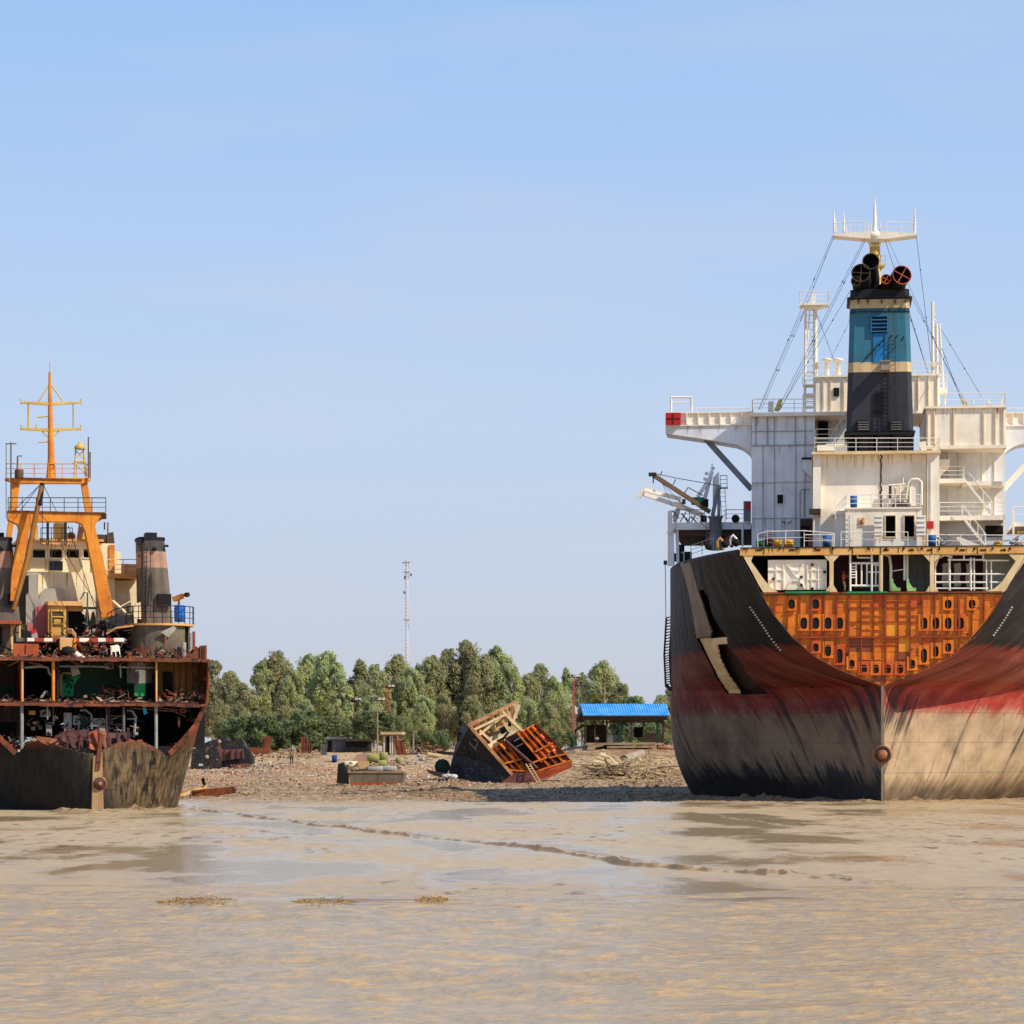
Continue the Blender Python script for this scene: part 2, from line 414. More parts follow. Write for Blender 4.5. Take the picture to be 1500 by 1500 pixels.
def grid(name, ys, ks, hf, mat):
    Yg, Kg = np.meshgrid(ys, ks, indexing='ij'); Xg = Yg*Kg
    V = np.stack([Xg, Yg, hf(Xg, Yg)], -1).reshape(-1, 3)
    ny, nk = Yg.shape; i = np.arange(ny*nk).reshape(ny, nk)
    Fq = np.stack([i[:-1, :-1], i[:-1, 1:], i[1:, 1:], i[1:, :-1]], -1).reshape(-1, 4)
    o = npmesh(name, V, Fq, mat); return o
t = NT('tidal_mud')
v = t.coord((1, 1, 1)); vx = t.coord((.13, .05, 1)); vf = t.coord((1.3, .5, 1))
geo = t.new('ShaderNodeTexCoord'); sep = t.new('ShaderNodeSeparateXYZ'); t.link(geo.outputs['Object'], sep.inputs[0])
far = t.new('ShaderNodeMapRange'); far.inputs[1].default_value = 194; far.inputs[2].default_value = 214; YN = t.math('ADD', sep.outputs['Y'], t.math('MULTIPLY', t.math('SUBTRACT', t.noise(t.coord((.09, .05, 1)), 1.0, 4, .6), .5), 34)); t.link(YN, far.inputs[0])
sand = t.new('ShaderNodeMapRange'); sand.inputs[1].default_value = 262; sand.inputs[2].default_value = 320; t.link(sep.outputs['Y'], sand.inputs[0])
n1 = t.noise(vx, 1.0, 8, .6); n2 = t.noise(vf, 1.2, 10, .65); n3 = t.noise(v, .25, 6, .6)
wetc = t.mix(t.ramp(n2, [(.3, 0.0), (.75, 1.0)]), lin('bea57e'), lin('a68d66'))
dryc = t.mix(t.ramp(n2, [(.35, 0.0), (.6, 1.0)]), lin('c0a278'), lin('785f42'))
sandc = t.mix(t.ramp(n2, [(.3, 0.0), (.7, 1.0)]), lin('ccaa7e'), lin('a48a62'))
c = t.mix(far.outputs[0], wetc, dryc)
c = t.mix(t.math('MULTIPLY', sand.outputs[0], t.ramp(n3, [(.3, .3), (.6, 1.0)])), c, sandc)
mudmask = t.ramp(n1, [(.44, 0.0), (.54, 1.0)])
bumpy = t.math('MULTIPLY', n2, 1.0)
rg = t.math('ADD', t.math('MULTIPLY', mudmask, .42), .12)
rg = t.math('MAXIMUM', rg, t.math('MULTIPLY', far.outputs[0], .85))
vdark = t.noise(t.coord((1.1, .32, 1)), 1.1, 5, .6); vclus = t.noise(t.coord((.06, .022, 1)), 1.0, 3, .5)
wetn = t.new('ShaderNodeMapRange'); wetn.inputs[1].default_value = 72; wetn.inputs[2].default_value = 96; t.link(YN, wetn.inputs[0])
c = t.mix(t.math('MULTIPLY', t.math('SUBTRACT', 1.0, wetn.outputs[0]), .7), c, lin('a88c66'))
notfar = t.math('SUBTRACT', 1.0, far.outputs[0])
c = t.mix(t.math('MULTIPLY', notfar, t.math('MULTIPLY', t.ramp(vclus, [(.48, 0.0), (.56, 1.0)]), t.math('MULTIPLY', t.ramp(vdark, [(.58, 0.0), (.64, 1.0)]), .75))), c, lin('5c3e2a'))
edge_ = t.math('MULTIPLY', t.ramp(t.math('DIVIDE', sep.outputs['Y'], 100), [(.69, 0.0), (.70, 1.0), (.725, 1.0), (.735, 0.0)]), t.ramp(t.noise(t.coord((.35, 1.6, 1)), 1.0, 5, .6), [(.50, 0.0), (.58, 1.0)]))
c = t.mix(t.math('MULTIPLY', edge_, .8), c, lin('6a4a2c'))
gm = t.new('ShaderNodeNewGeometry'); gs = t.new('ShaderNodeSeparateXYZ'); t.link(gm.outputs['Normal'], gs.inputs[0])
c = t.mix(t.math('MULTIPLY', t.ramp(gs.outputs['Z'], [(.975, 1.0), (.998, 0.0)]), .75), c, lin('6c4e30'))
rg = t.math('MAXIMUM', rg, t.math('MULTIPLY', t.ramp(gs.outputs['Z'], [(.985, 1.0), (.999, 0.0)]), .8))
t.bump(bumpy, .5, .08); MUD = t.out(c, rg, 0, .36)
ys = np.concatenate([np.array([1, 20, 40, 55, 60, 64]), 66*np.exp(np.linspace(0, math.log(190/66), 300)), np.arange(190.3, 320, .24), np.arange(320.4, 410, .5), np.array([425, 450, 500, 600, 800, 1200, 2500, 5000, 12000])])
ks = np.concatenate([np.array([-6, -3, -1.5, -.8, -.4, -.25]), np.linspace(-.2, .2, 620), np.array([.25, .4, .8, 1.5, 3, 6])])
g = grid('ground', ys, ks, ground_h, MUD); tag(g, kind='structure')

t = NT('muddy_water')
v = t.coord((1, 1, 1)); va = t.coord((.85, .9, 1)); vb = t.coord((.12, .22, 1))
n1 = t.noise(va, 1.6, 6, .55, .3); n2 = t.noise(vb, .9, 5, .5); n3 = t.noise(t.coord((1.5, 2.4, 1)), 2.2, 4, .5)
crest = t.math('MULTIPLY', t.ramp(n1, [(.46, 0.0), (.66, 1.0)]), t.ramp(n2, [(.38, .4), (.6, 1.0)]))
c = t.mix(crest, lin('a48b62'), lin('d9a54e'))
c = t.mix(t.ramp(n2, [(.4, 0.0), (.7, .6)]), c, lin('9c8562'))
h = t.math('ADD', t.math('MULTIPLY', n1, 1.0), t.math('MULTIPLY', n3, .8))
t.bump(h, .85, .13)
WATER = t.out(c, .24, 0, .38)
def water_h(X, Y):
    f = np.clip((84-Y)/10, 0, 1)
    return f*(.05*np.sin(Y*1.3+3*fbm(X*.1, Y*.1, 3)*4+.12*X)*(.5+vnoise(X*.15, Y*.15))+.2*fbm(X*.42, Y*.75, 4)+.05*fbm(X*1.6, Y*2.2, 3))
ysw = np.concatenate([np.array([1, 15, 25]), np.linspace(30, 86, 620)])
ksw = np.concatenate([np.array([-6, -3, -1.5, -.8, -.4, -.25]), np.linspace(-.2, .2, 360), np.array([.25, .4, .8, 1.5, 3, 6])])
o = grid('water', ysw, ksw, water_h, WATER); tag(o, kind='structure')
pool = MB(); pool.add([(-16, 203, .0), (22, 203, .0), (22, 226, .0), (-16, 226, .0)], [(0, 1, 2, 3)])
t = NT('still_water'); t.bump(t.noise(t.coord((.5, 1.5, 1)), 2, 4), .08, .03); pm = t.out(lin('4c4840'), .06, 0, .5)
pool.build('tidal_pool', pm, kind='structure')
# ================= right ship (stern cut away)
SH = Frame(1293, 200, R(6.36))
ship = SH.empty('ship', 'tall half dismantled cargo ship with open orange stern, white superstructure and blue banded funnel', 'ship')

def in_poly(px, py, poly):
    n = len(poly); ins = np.zeros(px.shape, bool); j = n-1
    for i in range(n):
        xi, yi = poly[i]; xj, yj = poly[j]
        cnd = ((yi > py) != (yj > py)) & (px < (xj-xi)*(py-yi)/((yj-yi) or 1e-9)+xi)
        ins ^= cnd; j = i
    return ins
CUTY = [(805, 10.7), (870, 8.95), (899, 8.1), (935, 6.6), (963, 4.9), (980, 3.3), (990, 2.1), (999, .95), (1003, .2)]
zc = np.array([CH+(HZ-y)/19.75 for y, _ in CUTY][::-1]); wc = np.array([a for _, a in CUTY][::-1])
DECK = CH+(HZ-803)/19.75
def hull_w(s, z):
    w0 = np.where(z < zc[0], .1, np.interp(z, zc, wc))
    Wz = np.where(z > 7, 17.0, 17.0-1.9*(np.clip(7-z, 0, 20)/7)**2.3)
    L = np.interp(z, [-1, 3, 8, 12, 19], [27, 26, 25, 25, 26])
    b = np.interp(z, [-1, 2, 5, 8, 10, 14, 19], [1.05, 1.1, 1.3, 1.45, 1.25, 1.1, 1.0])
    a = np.interp(z, [-1, 8, 19], [1.5, 1.9, 2.1])
    u = np.clip(s/L, 0, 1)
    return w0+(Wz-w0)*(1-(1-u)**a)**b
t = NT('hull_paint')
v = t.coord((1, 1, 1)); sepn = t.new('ShaderNodeSeparateXYZ'); tc = t.new('ShaderNodeTexCoord'); t.link(tc.outputs['Object'], sepn.inputs[0])
uv0 = t.new('ShaderNodeUVMap'); su = t.new('ShaderNodeSeparateXYZ'); t.link(uv0.outputs[0], su.inputs[0]); cu = t.new('ShaderNodeCombineXYZ'); t.link(t.math('SUBTRACT', su.outputs['X'], t.math('MULTIPLY', su.outputs['Y'], .55)), cu.inputs[0]); t.link(su.outputs['Y'], cu.inputs[1]); t.link(t.math('MULTIPLY', t.math('LESS_THAN', sepn.outputs['X'], 0.0), 9.0), cu.inputs[2])
uv = cu; uvm = t.new('ShaderNodeMapping'); t.link(uv.outputs[0], uvm.inputs[0]); uvm.inputs['Scale'].default_value = (1.5, .05, 1)
uvn = t.new('ShaderNodeMapping'); t.link(uv.outputs[0], uvn.inputs[0]); uvn.inputs['Scale'].default_value = (.5, .35, 1)
st = t.noise(uvm.outputs[0], 1.2, 7, .65, .3); cl = t.noise(uvn.outputs[0], 1.0, 9, .62)
uvs = t.new('ShaderNodeMapping'); t.link(uv.outputs[0], uvs.inputs[0]); uvs.inputs['Scale'].default_value = (.25, 3.5, 1)
hs = t.noise(uvs.outputs[0], 1.0, 6, .6)
zz = t.math('ADD', sepn.outputs['Z'], t.math('ADD', t.math('MULTIPLY', t.math('SUBTRACT', t.noise(v, 1.2, 6), .5), .35), t.math('MULTIPLY', t.math('SUBTRACT', st, .5), 2.6)))
zf = t.math('DIVIDE', zz, 20)
band = t.ramp(zf, [(0, lin('55422e')), (.05, lin('6e5a40')), (.10, lin('c2a47c')), (.325, lin('b89a78')), (.365, lin('ae3426')), (.44, lin('bc4030')), (.48, lin('a8564a')), (.58, lin('a44838')), (.60, lin('2a292d')), (.98, lin('1d1d22'))])
c = t.mix(t.ramp(cl, [(.35, 0.0), (.75, .75)]), band, lin('3c3330'), 'MULTIPLY')
lift = t.math('MULTIPLY', t.ramp(cl, [(.28, .5), (.5, 0.0)]), t.ramp(zf, [(.5, 1.0), (.62, .15)]))
c = t.mix(lift, c, lin('9c8468'))
bk_ = t.new('ShaderNodeTexBrick'); t.link(uv0.outputs[0], bk_.inputs['Vector']); bk_.inputs['Scale'].default_value = 1; bk_.inputs['Brick Width'].default_value = 7.5; bk_.inputs['Row Height'].default_value = 2.3; bk_.inputs['Mortar Size'].default_value = .035; bk_.inputs['Mortar Smooth'].default_value = .4
c = t.mix(t.math('MULTIPLY', bk_.outputs['Fac'], .38), c, lin('1c1512'))
near = t.ramp(t.math('DIVIDE', su.outputs['X'], 10), [(.12, 1.0), (.5, 0.0)]); hi_ = t.ramp(t.math('DIVIDE', su.outputs['Y'], 10), [(.5, 0.0), (.62, 1.0), (.9, 1.0), (1.0, 0.0)])
boost = t.math('MULTIPLY', t.math('MULTIPLY', near, hi_), .13)
c = t.mix(t.math('MULTIPLY', t.ramp(t.math('ADD', st, boost), [(.585, 0.0), (.66, 1.0)]), .85), c, lin('1c1310'))
c = t.mix(t.math('MULTIPLY', t.ramp(st, [(.26, 1.0), (.40, 0.0)]), .35), c, lin('a08468'))
c = t.mix(t.math('MULTIPLY', t.ramp(hs, [(.6, 0.0), (.72, 1.0)]), .22), c, lin('3a1512'))
# shade of the port side multiplied into the colour, oil tide mark low down
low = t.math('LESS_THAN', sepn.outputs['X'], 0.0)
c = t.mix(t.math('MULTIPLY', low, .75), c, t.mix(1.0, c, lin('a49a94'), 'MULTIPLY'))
oil = t.math('MULTIPLY', low, t.ramp(t.math('ADD', zf, t.math('ADD', t.math('MULTIPLY', t.math('SUBTRACT', cl, .5), .25), t.math('MULTIPLY', t.math('SUBTRACT', st, .5), .2))), [(.10, 1.0), (.16, 0.0)]))
c = t.mix(oil, c, lin('171412'))
uvd = t.new('ShaderNodeMapping'); t.link(uv0.outputs[0], uvd.inputs[0]); uvd.inputs['Scale'].default_value = (1.1, .42, 1)
dent = t.noise(uvd.outputs[0], 1.0, 2, .4); t.bump(t.math('ADD', t.math('MULTIPLY', dent, 2.2), t.math('ADD', t.math('MULTIPLY', cl, .6), t.math('MULTIPLY', st, .3))), .7, .16); HULL = t.out(c, .62, 0, .35)

def half_hull(side, name):
    ss = np.concatenate([np.arange(0, 26, .1) if side < 0 else np.concatenate([np.arange(0, 4, .12), np.arange(4, 26, .35)]), np.arange(26, 46.1, 1)])
    zs = np.arange(-1.2, DECK+.001, .1 if side < 0 else .22); zs = np.append(zs[:-1], DECK)
    S, Z = np.meshgrid(ss, zs, indexing='ij')
    wv = hull_w(S, Z)
    # bow closes
    wv = wv*np.clip((46-S)/9, 0, 1)**.5
    V = np.stack([side*wv, S, Z], -1)
    n, m = S.shape; idx = np.arange(n*m).reshape(n, m)
    Fq = np.stack([idx[:-1, :-1], idx[1:, :-1], idx[1:, 1:], idx[:-1, 1:]], -1).reshape(-1, 4)
    Fc = V[:-1, :-1]/4+V[1:, :-1]/4+V[1:, 1:]/4+V[:-1, 1:]/4
    Fc = Fc.reshape(-1, 3)
    px, py = SH.proj(Fc[:, 0], Fc[:, 1], Fc[:, 2])
    keep = np.ones(len(Fq), bool); strip = np.zeros(len(Fq), bool); fram = strip.copy()
    if side < 0:
        k = 540/1500
        jit = 1.2*(vnoise(Fc[:, 1]*3, Fc[:, 2]*3)-.5)
        q = lambda L: [(960+a*k, 780+b*k) for a, b in L]
        front = Fc[:, 1] < 24
        hole = in_poly(px+jit, py+jit, q([(178,238),(196,232),(216,262),(232,330),(262,385),(292,425),(300,470),(345,520),(372,570),(410,610),(462,656),(310,658),(262,600),(238,560),(222,500),(186,440),(232,418),(214,340),(196,285)]))
        strip = in_poly(px, py, q([(100,122),(142,122),(176,240),(205,330),(228,402),(228,424),(168,428),(152,330),(128,210)])) & front & ~hole
        fram = in_poly(px, py, q([(170,430),(288,426),(284,452),(240,458),(252,515),(285,580),(338,656),(292,656),(248,590),(214,520)])) & front
        hole = (hole | fram) & front
        keep = ~(hole | strip)
    Vf = V.reshape(-1, 3)
    def mk(nm, sel, mat, dx, par):
        f = Fq[sel]; used, inv = np.unique(f, return_inverse=True)
        vv = Vf[used].copy(); vv[:, 0] -= side*dx
        o = npmesh(nm, vv, inv.reshape(-1, 4), mat, par)
        me = o.data; ul = me.uv_layers.new(name='UVMap')
        li = np.empty(len(me.loops), dtype=np.int32); me.loops.foreach_get('vertex_index', li)
        ul.data.foreach_set('uv', vv[li][:, 1:3].ravel().astype(np.float32))
        return o
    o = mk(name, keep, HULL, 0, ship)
    if side < 0:
        s_ = mk('bare_plate', strip, M['bare_steel'], .05, ship)
        f_ = mk('side_frame', fram, M['cream_paint'], .25, ship)
        # thickness for the recessed frame
        for oo in (s_, f_):
            md = oo.modifiers.new('thick', 'SOLIDIFY'); md.thickness = .15; md.offset = 0
    md = o.modifiers.new('thick', 'SOLIDIFY'); md.thickness = .06; md.offset = 0
    return o
P('bare_steel', '8f7f6a', '6c5c4a', rusty=.2, streak=.5)
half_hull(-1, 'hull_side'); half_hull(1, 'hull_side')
# inner tank wall behind the hole in the port side
Sg, Zg = np.meshgrid(np.linspace(6, 24.5, 30), np.linspace(6.4, 17.5, 16), indexing='ij'); wg_ = hull_w(Sg, Zg)
Vg = np.stack([-(wg_-1.3*np.clip(np.minimum(np.minimum(Zg-6.4, 17.5-Zg)*2, np.minimum(Sg-6, 24.5-Sg)*2), .05, 1)), Sg, Zg], -1).reshape(-1, 3); ig = np.arange(30*16).reshape(30, 16)
npmesh('wing_tank', Vg, np.stack([ig[:-1, :-1], ig[1:, :-1], ig[1:, 1:], ig[:-1, 1:]], -1).reshape(-1, 4), M['brown_wall'], ship)
# stern post, shaft boss
mb = MB(); mb.box(-.115, .105, -.06, .5, -.5, 8.8); mb.build('stern_post', M['bare_steel'], ship)
b = SH.p(1293, 1105, -.2)
boss = MB(); boss.lathe((b.x, 0, b.z), [(.0, -.55), (.3, -.55), (.34, -.5), (.34, -.25), (.62, -.25), (.68, -.15), (.68, .6), (.95, 1.6)], 24, 'y')
bo = boss.build('shaft_boss', M['rust_boss'] if 'rust_boss' in M else M['rust_plate'], ship)
rg_ = MB(); rg_.lathe((b.x, 0, b.z), [(.42, -.3), (.55, -.34), (.62, -.3), (.42, -.28)], 24, 'y'); rg_.build('flange', M['brown_wall'], bo)

# ---- orange bulkhead cells
D = 0.22
gx = [1138+17.6*i for i in range(19)]
def cut_half(y): # half width in px of the cut at row y (inside hull)
    return float(np.interp(CH+(HZ-y)/19.75, zc, wc))*19.75-2
bk = MB()
prof = [(y, cut_half(y)) for y in (868, 885, 900, 918, 935, 950, 963, 980, 990, 999)]
pp = [(1293-w_-6, y) for y, w_ in prof]+[(1293, 1007)]+[(1293+w_+6, y) for y, w_ in prof[::-1]]
bk.poly(SH, pp, D, D+.1)
bulk = bk.build('bulkhead', M['orange_primer'], ship)
web = MB()
for i, x in enumerate([1118+18*j for j in range(20)]):
    off = abs(x-1293)
    ybot = 1001
    for y in np.arange(868, 1002, 1.5):
        if cut_half(y) < off+1: ybot = y; break
    yb_r = 1001
    for y in np.arange(868, 1002, 1.5):
        if cut_half(y) < max(off, abs(x+18-1293))+2: yb_r = y; break
    if ybot < 875: continue
    dd = .04 if i % 2 == 0 else .08
    web.fb(SH, x-.8, x+.5, 868, ybot, dd, D)
    if i % 3 == 1: web.fb(SH, x-2.2, x+.6, 869, min(ybot, 932), dd-.03, dd+.0)
    ts_ = [868, 890, 911, 932, 955, 976, 1001] if 1225 < x < 1350 else [868, 932, 960, 1001]
    for ya, yb in zip(ts_[:-1], ts_[1:]):
        yb2 = min(yb, yb_r-1); xr = x+17.4
        if yb2-ya < 5: continue
        cp_ = MB(); cp_.fb(SH, x+.6, xr-.9, ya+.5, yb2-.5, D-.01-random.random()*.03, D-.003)
        if yb2-ya > 15 and random.random() < .5: cp_.fb(SH, x+.6, xr-.9, (ya+yb2)/2, (ya+yb2)/2+.9, D-.12, D-.02)
        cp_.build('cell_panel', M[random.choice(['orange_primer']*12+['orange_yellow', 'orange_red', 'orange_red', 'orange_brown'])], ship)
web.build('stiffeners', M['orange_dark'], ship)
fl = MB()
for y, d0 in ((868, -.02), (933, .0)):
    h_ = cut_half(y+2)
    fl.fb(SH, 1293-h_, 1293+h_, y-1, y+1.2, d0, D)
for y in (890, 911): fl.fb(SH, 1238, 1344, y-.8, y+.8, .1, D)
fl.fb(SH, 1226, 1360, 976, 977.6, .1, D)
fl.build('stringers', M['orange_dark'], ship)

def holed_plate(mb, fr, x0, x1, y0, y1, cx, cy, rx, ry, d, n=24):
    """rect plate with an oval manhole (ring of quads), at depth d"""
    ins = []; outp = []
    for k in range(n):
        a = 2*math.pi*k/n; ca, sa = math.cos(a), math.sin(a)
        sx = math.copysign(abs(ca)**.8, ca); sy = math.copysign(abs(sa)**.6, sa)
        ins.append((cx+rx*sx, cy+ry*sy))
        hx = (x1-x0)/2; hy = (y1-y0)/2; mm = max(abs(ca), abs(sa))
        outp.append(((x0+x1)/2+hx*ca/mm, (y0+y1)/2+hy*sa/mm))
    I = [fr.p(x, y, d) for x, y in ins]; O = [fr.p(x, y, d) for x, y in outp]
    mb.add(I+O, [(k, (k+1) % n, n+(k+1) % n, n+k) for k in range(n)])
    J = [p+Vector((0, .05, 0)) for p in I]
    mb.add(I+J, [(k, n+k, n+(k+1) % n, (k+1) % n) for k in range(n)])
holes = [(1159.5,885,5,7),(1195,885,5,7),(1177.5,913,5,8.5),(1195,913,5,8.5),(1213,913,5,8.5),(1230,913,5,8.5),
         (1353.5,913,5,8.5),(1371,913,5,8.5),(1389,913,5,8.5),(1407,913,5,8.5),(1389,885,5,6.5),(1424,885,5,6.5),
         (1195,948.5,4,6),(1213,953,4.5,8.5),(1230,961,4.5,10.5),(1248,973,4,6.5),(1265.5,980,4.5,6.5),(1283,980,4.5,6.5),
         (1300.5,980,4.5,6.5),(1318.5,980,4.5,6.5),(1336.5,973,4,6.5),(1353.5,960.5,4.5,10.5),(1371,954,4,8),(1389,948.5,4.5,6.5)]
bl = MB()
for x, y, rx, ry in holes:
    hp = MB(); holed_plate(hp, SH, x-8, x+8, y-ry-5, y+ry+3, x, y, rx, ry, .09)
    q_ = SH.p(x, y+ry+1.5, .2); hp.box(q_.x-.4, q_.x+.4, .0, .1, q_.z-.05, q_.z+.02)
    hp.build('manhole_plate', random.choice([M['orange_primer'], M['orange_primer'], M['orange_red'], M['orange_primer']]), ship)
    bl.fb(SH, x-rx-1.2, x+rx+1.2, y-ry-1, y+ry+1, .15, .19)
build_each(bl, 'shade_sheet', M['soot_shade_black'], ship)  # black sheets put the dark of the manholes into the colour
# draft marks dotted down the cut
dm = MB()
def on_hull(px, py, side):
    # march along s to find hull point projecting at px on row py
    lo, hi = 0.0, 26.0
    for _ in range(40):
        m_ = (lo+hi)/2
        wv = 0; z = 10.0
        for __ in range(6):
            wv = float(hull_w(np.array(m_), np.array(z))); pz = SH.p(px, py, m_)
            Yw = SH.O.y+m_*SH.F.y+side*wv*SH.R.y; z = CH-(py-HZ)*Yw/FPX
        x_, _y = SH.proj(side*wv, m_, z)
        if (x_ < px) == (side > 0): lo = m_
        else: hi = m_
    return side*wv, m_, z
for side, L_ in ((-1, [(1100, 890), (1115, 912), (1128, 932), (1138, 945), (1147, 956)]), (1, [(1481, 890), (1472, 905), (1462, 920), (1452, 934)])):
    for (ax, ay), (bx, by) in zip(L_[:-1], L_[1:]):
        n_ = max(2, int(math.hypot(bx-ax, by-ay)/4.2))
        for k in range(n_):
            x_, s_, z_ = on_hull(ax+(bx-ax)*k/n_, ay+(by-ay)*k/n_, side)
            dm.box(x_-.07+side*.06, x_+.07+side*.06, s_-.16, s_+.1, z_-.05, z_+.07)
dm.build('draft_marks', M['cloth_white'], ship)

# ---- open deck between the bulkhead and the main deck
md_ = MB(); y_ = 868
dz = SH.p(1293, 868, .3).z
md_.prism([(-8.9, .1, dz-.16), (8.9, .1, dz-.16), (13, 9, dz-.16), (-13, 9, dz-.16)], (0, 0, .14)); md_.build('lower_deck', M['green_paint'], ship)
edge = MB(); edge.fb(SH, 1150, 1215, 866, 868.6, -.12, .1); edge.fb(SH, 1240, 1300, 866.5, 868.6, -.12, .1); edge.build('deck_edge', M['bright_green'], ship)
beam = MB()
beam.fb(SH, 1084, 1520, 801, 812, -.05, .5)
beam_obj = beam.build('deck_beam', M['tan_beam'], ship)
sl_ = MB()
for x in (1112, 1160, 1198, 1298, 1335, 1362, 1410, 1440, 1470): sl_.fb(SH, x-4, x+4, 804.5, 806.8, -.09, -.02)
for x in range(1090, 1500, 26): sl_.fb(SH, x-1.2, x+1.2, 802, 805, -.12, -.02)
sl_.fb(SH, 1084, 1520, 800, 801.3, -.1, .3)
sl_.build('deck_beam_slots', M['dark_interior'], ship)
seams = MB()
for x in (1119, 1219, 1249, 1290, 1365, 1432): seams.fb(SH, x-.7, x+.7, 801.5, 812, -.08, -.03)
seams.build('beam_seams', M['rust_deck'], ship)
fr_ = MB()
for x, w_ in ((1218, 6), (1291.5, 3.5), (1365.5, 6)):
    fr_.fb(SH, x-w_/2, x+w_/2, 812, 867, -.02, .45)
for x, sgn in ((1215, -1), (1221, 1), (1362, -1), (1369, 1)):
    fr_.poly(SH, [(x, 812), (x+sgn*10, 812), (x, 823)], 0, .1)
    fr_.poly(SH, [(x, 867), (x+sgn*6, 867), (x, 857)], 0, .1)
fr_.poly(SH, [(1087, 812), (1104, 812), (1100, 822), (1120, 850), (1131, 862), (1140, 867.5), (1118, 867.5), (1112, 858), (1100, 835)], 0, .4)
fr_.poly(SH, [(1500, 812), (1478, 812), (1488, 822), (1468, 852), (1457, 862), (1440, 867.5), (1470, 867.5), (1478, 856), (1508, 812)], 0, .4)
build_each(fr_, 'deck_frame', M['cream_paint'], ship)
wl = MB(); wl.fb(SH, 1085, 1222, 808, 867, 5, 5.2); wl.build('deckhouse_wall', M['dark_interior'], ship)
wl = MB(); wl.fb(SH, 1221, 1265, 808, 867, 3.5, 3.7); wl.fb(SH, 1303, 1328, 808, 867, 3.5, 3.7); build_each(wl, 'deckhouse_wall', M['maroon_wall'], ship)
wl = MB(); wl.fb(SH, 1265, 1303, 808, 867, 5, 5.2); wl.fb(SH, 1328, 1364, 808, 867, 3.2, 3.7); build_each(wl, 'deckhouse_wall', M['grey_wall'], ship)
wl = MB(); wl.fb(SH, 1364, 1440, 808, 867, 4.2, 4.4); wl.build('deckhouse_wall', M['maroon_wall'], ship)
wl = MB(); wl.fb(SH, 1440, 1500, 808, 867, 4.2, 4.4)
for x in (1385, 1402, 1420): wl.poly(SH, [(x-5, 826), (x+5, 824), (x+6, 836), (x+4, 847), (x+6, 858), (x-4, 860), (x-6, 848), (x-4, 838)], 4.08, 4.19)
wl.build('deckhouse_wall', M['white_paint'], ship)
# hatch panel in the left bay
hp = MB(); hp.fb(SH, 1125, 1211, 820, 864, .34, .5)
for x in (1137, 1148, 1182.5, 1189, 1199): hp.fb(SH, x-.8, x+.8, 821, 863, .26, .34)
for y in (835, 849): hp.fb(SH, 1126, 1148, y-.8, y+.8, .25, .34); hp.fb(SH, 1182, 1210, y-.8, y+.8, .25, .34)
for a, b2 in (((1150, 822), (1160, 836)), ((1180, 822), (1171, 836)), ((1160, 836), (1171, 836)), ((1160, 850), (1171, 850)), ((1160, 850), (1152, 863)), ((1171, 850), (1180, 863)), ((1160, 836), (1165, 843)), ((1165, 843), (1171, 850))):
    hp.bar(SH.p(*a, .29), SH.p(*b2, .29), .12, .1)
hpo = hp.build('hatch_panel', M['white_paint'], ship)
bolts = MB()
for x, y in ((1133, 848), (1174, 845), (1174, 857), (1190, 862), (1128, 862), (1208, 838), (1190, 827)):
    q_ = SH.p(x, y, .2); bolts.lathe((q_.x, q_.y, q_.z), [(0, -.05), (.11, -.05), (.11, .2)], 8, 'y')
bolts.build('clamps', M['dark_steel'], hpo)
# pipe rack of the middle bay and cage of the right bay
pr = MB(); tb = lambda mb, L_, d, r: mb.tube([SH.p(x, y, d) for x, y in L_], r, 6)
for x in (1245.5, 1277, 1289): tb(pr, [(x, 810), (x, 866)], .3, .09)
for x in (1254, 1262, 1270, 1283): tb(pr, [(x, 825), (x, 860)], .5, .07)
for y in (825, 858): tb(pr, [(1246, y), (1290, y)], .45, .09)
for y in (830, 834, 838, 842, 846): tb(pr, [(1246, y), (1254, y)], .45, .05)
tb(pr, [(1272, 838), (1290, 838)], .45, .07); tb(pr, [(1256, 812), (1256, 817), (1276, 817), (1279, 827), (1290, 828)], .5, .08)
tb(pr, [(1295, 812), (1303, 815), (1305, 830), (1305, 866)], 1.2, .12)
tb(pr, [(1325, 810), (1325, 850)], 1.2, .1); tb(pr, [(1329, 810), (1329, 850)], 1.3, .1); tb(pr, [(1304, 837), (1324, 834)], 1.3, .05)
pr.build('pipework', M['rail_white'], ship)
cg = MB()
for x in (1370, 1391, 1422, 1427, 1445, 1452): tb(cg, [(x, 817 if x < 1430 else 822), (x, 865)], .5, .09 if x in (1391, 1422) else .06)
for y, a, b2 in ((820, 1388, 1444), (812, 1378, 1440), (841, 1368, 1472), (853, 1370, 1445), (862, 1368, 1448), (821, 1440, 1478), (853, 1450, 1470)):
    tb(cg, [(a, y), (b2, y)], .5, .07)
tb(cg, [(1370, 830), (1374, 818), (1384, 813), (1395, 816)], .5, .08); tb(cg, [(1412, 812), (1412, 820)], .5, .07); tb(cg, [(1440, 812), (1440, 822)], .5, .07)
cg.build('pipe_cage', M['rail_white'], ship)
lg = MB()
for x in (1307, 1330): lg.fb(SH, x-2, x+1.5, 848, 862, .4, .6); lg.fb(SH, x-1, x+12, 861, 866, .3, 1.0); lg.poly(SH, [(x+1, 862), (x+1, 852), (x+8, 862)], .45, .6)
lg.build('pipe_seats', M['lime_green'], ship)
# ---- superstructure of the right ship. depths along the ship: lower box 4, casing 7, left house 13, wheelhouse 17
def px_rail(mb, fr, L_, d, h=1.0, nr=3, sp=1.6, r=.028):
    mb.rail([fr.p(x, y, d) for x, y in L_], h, nr, sp, r)
WP, CW, RW = M['white_paint'], M['cool_white_paint'], M['rail_white']
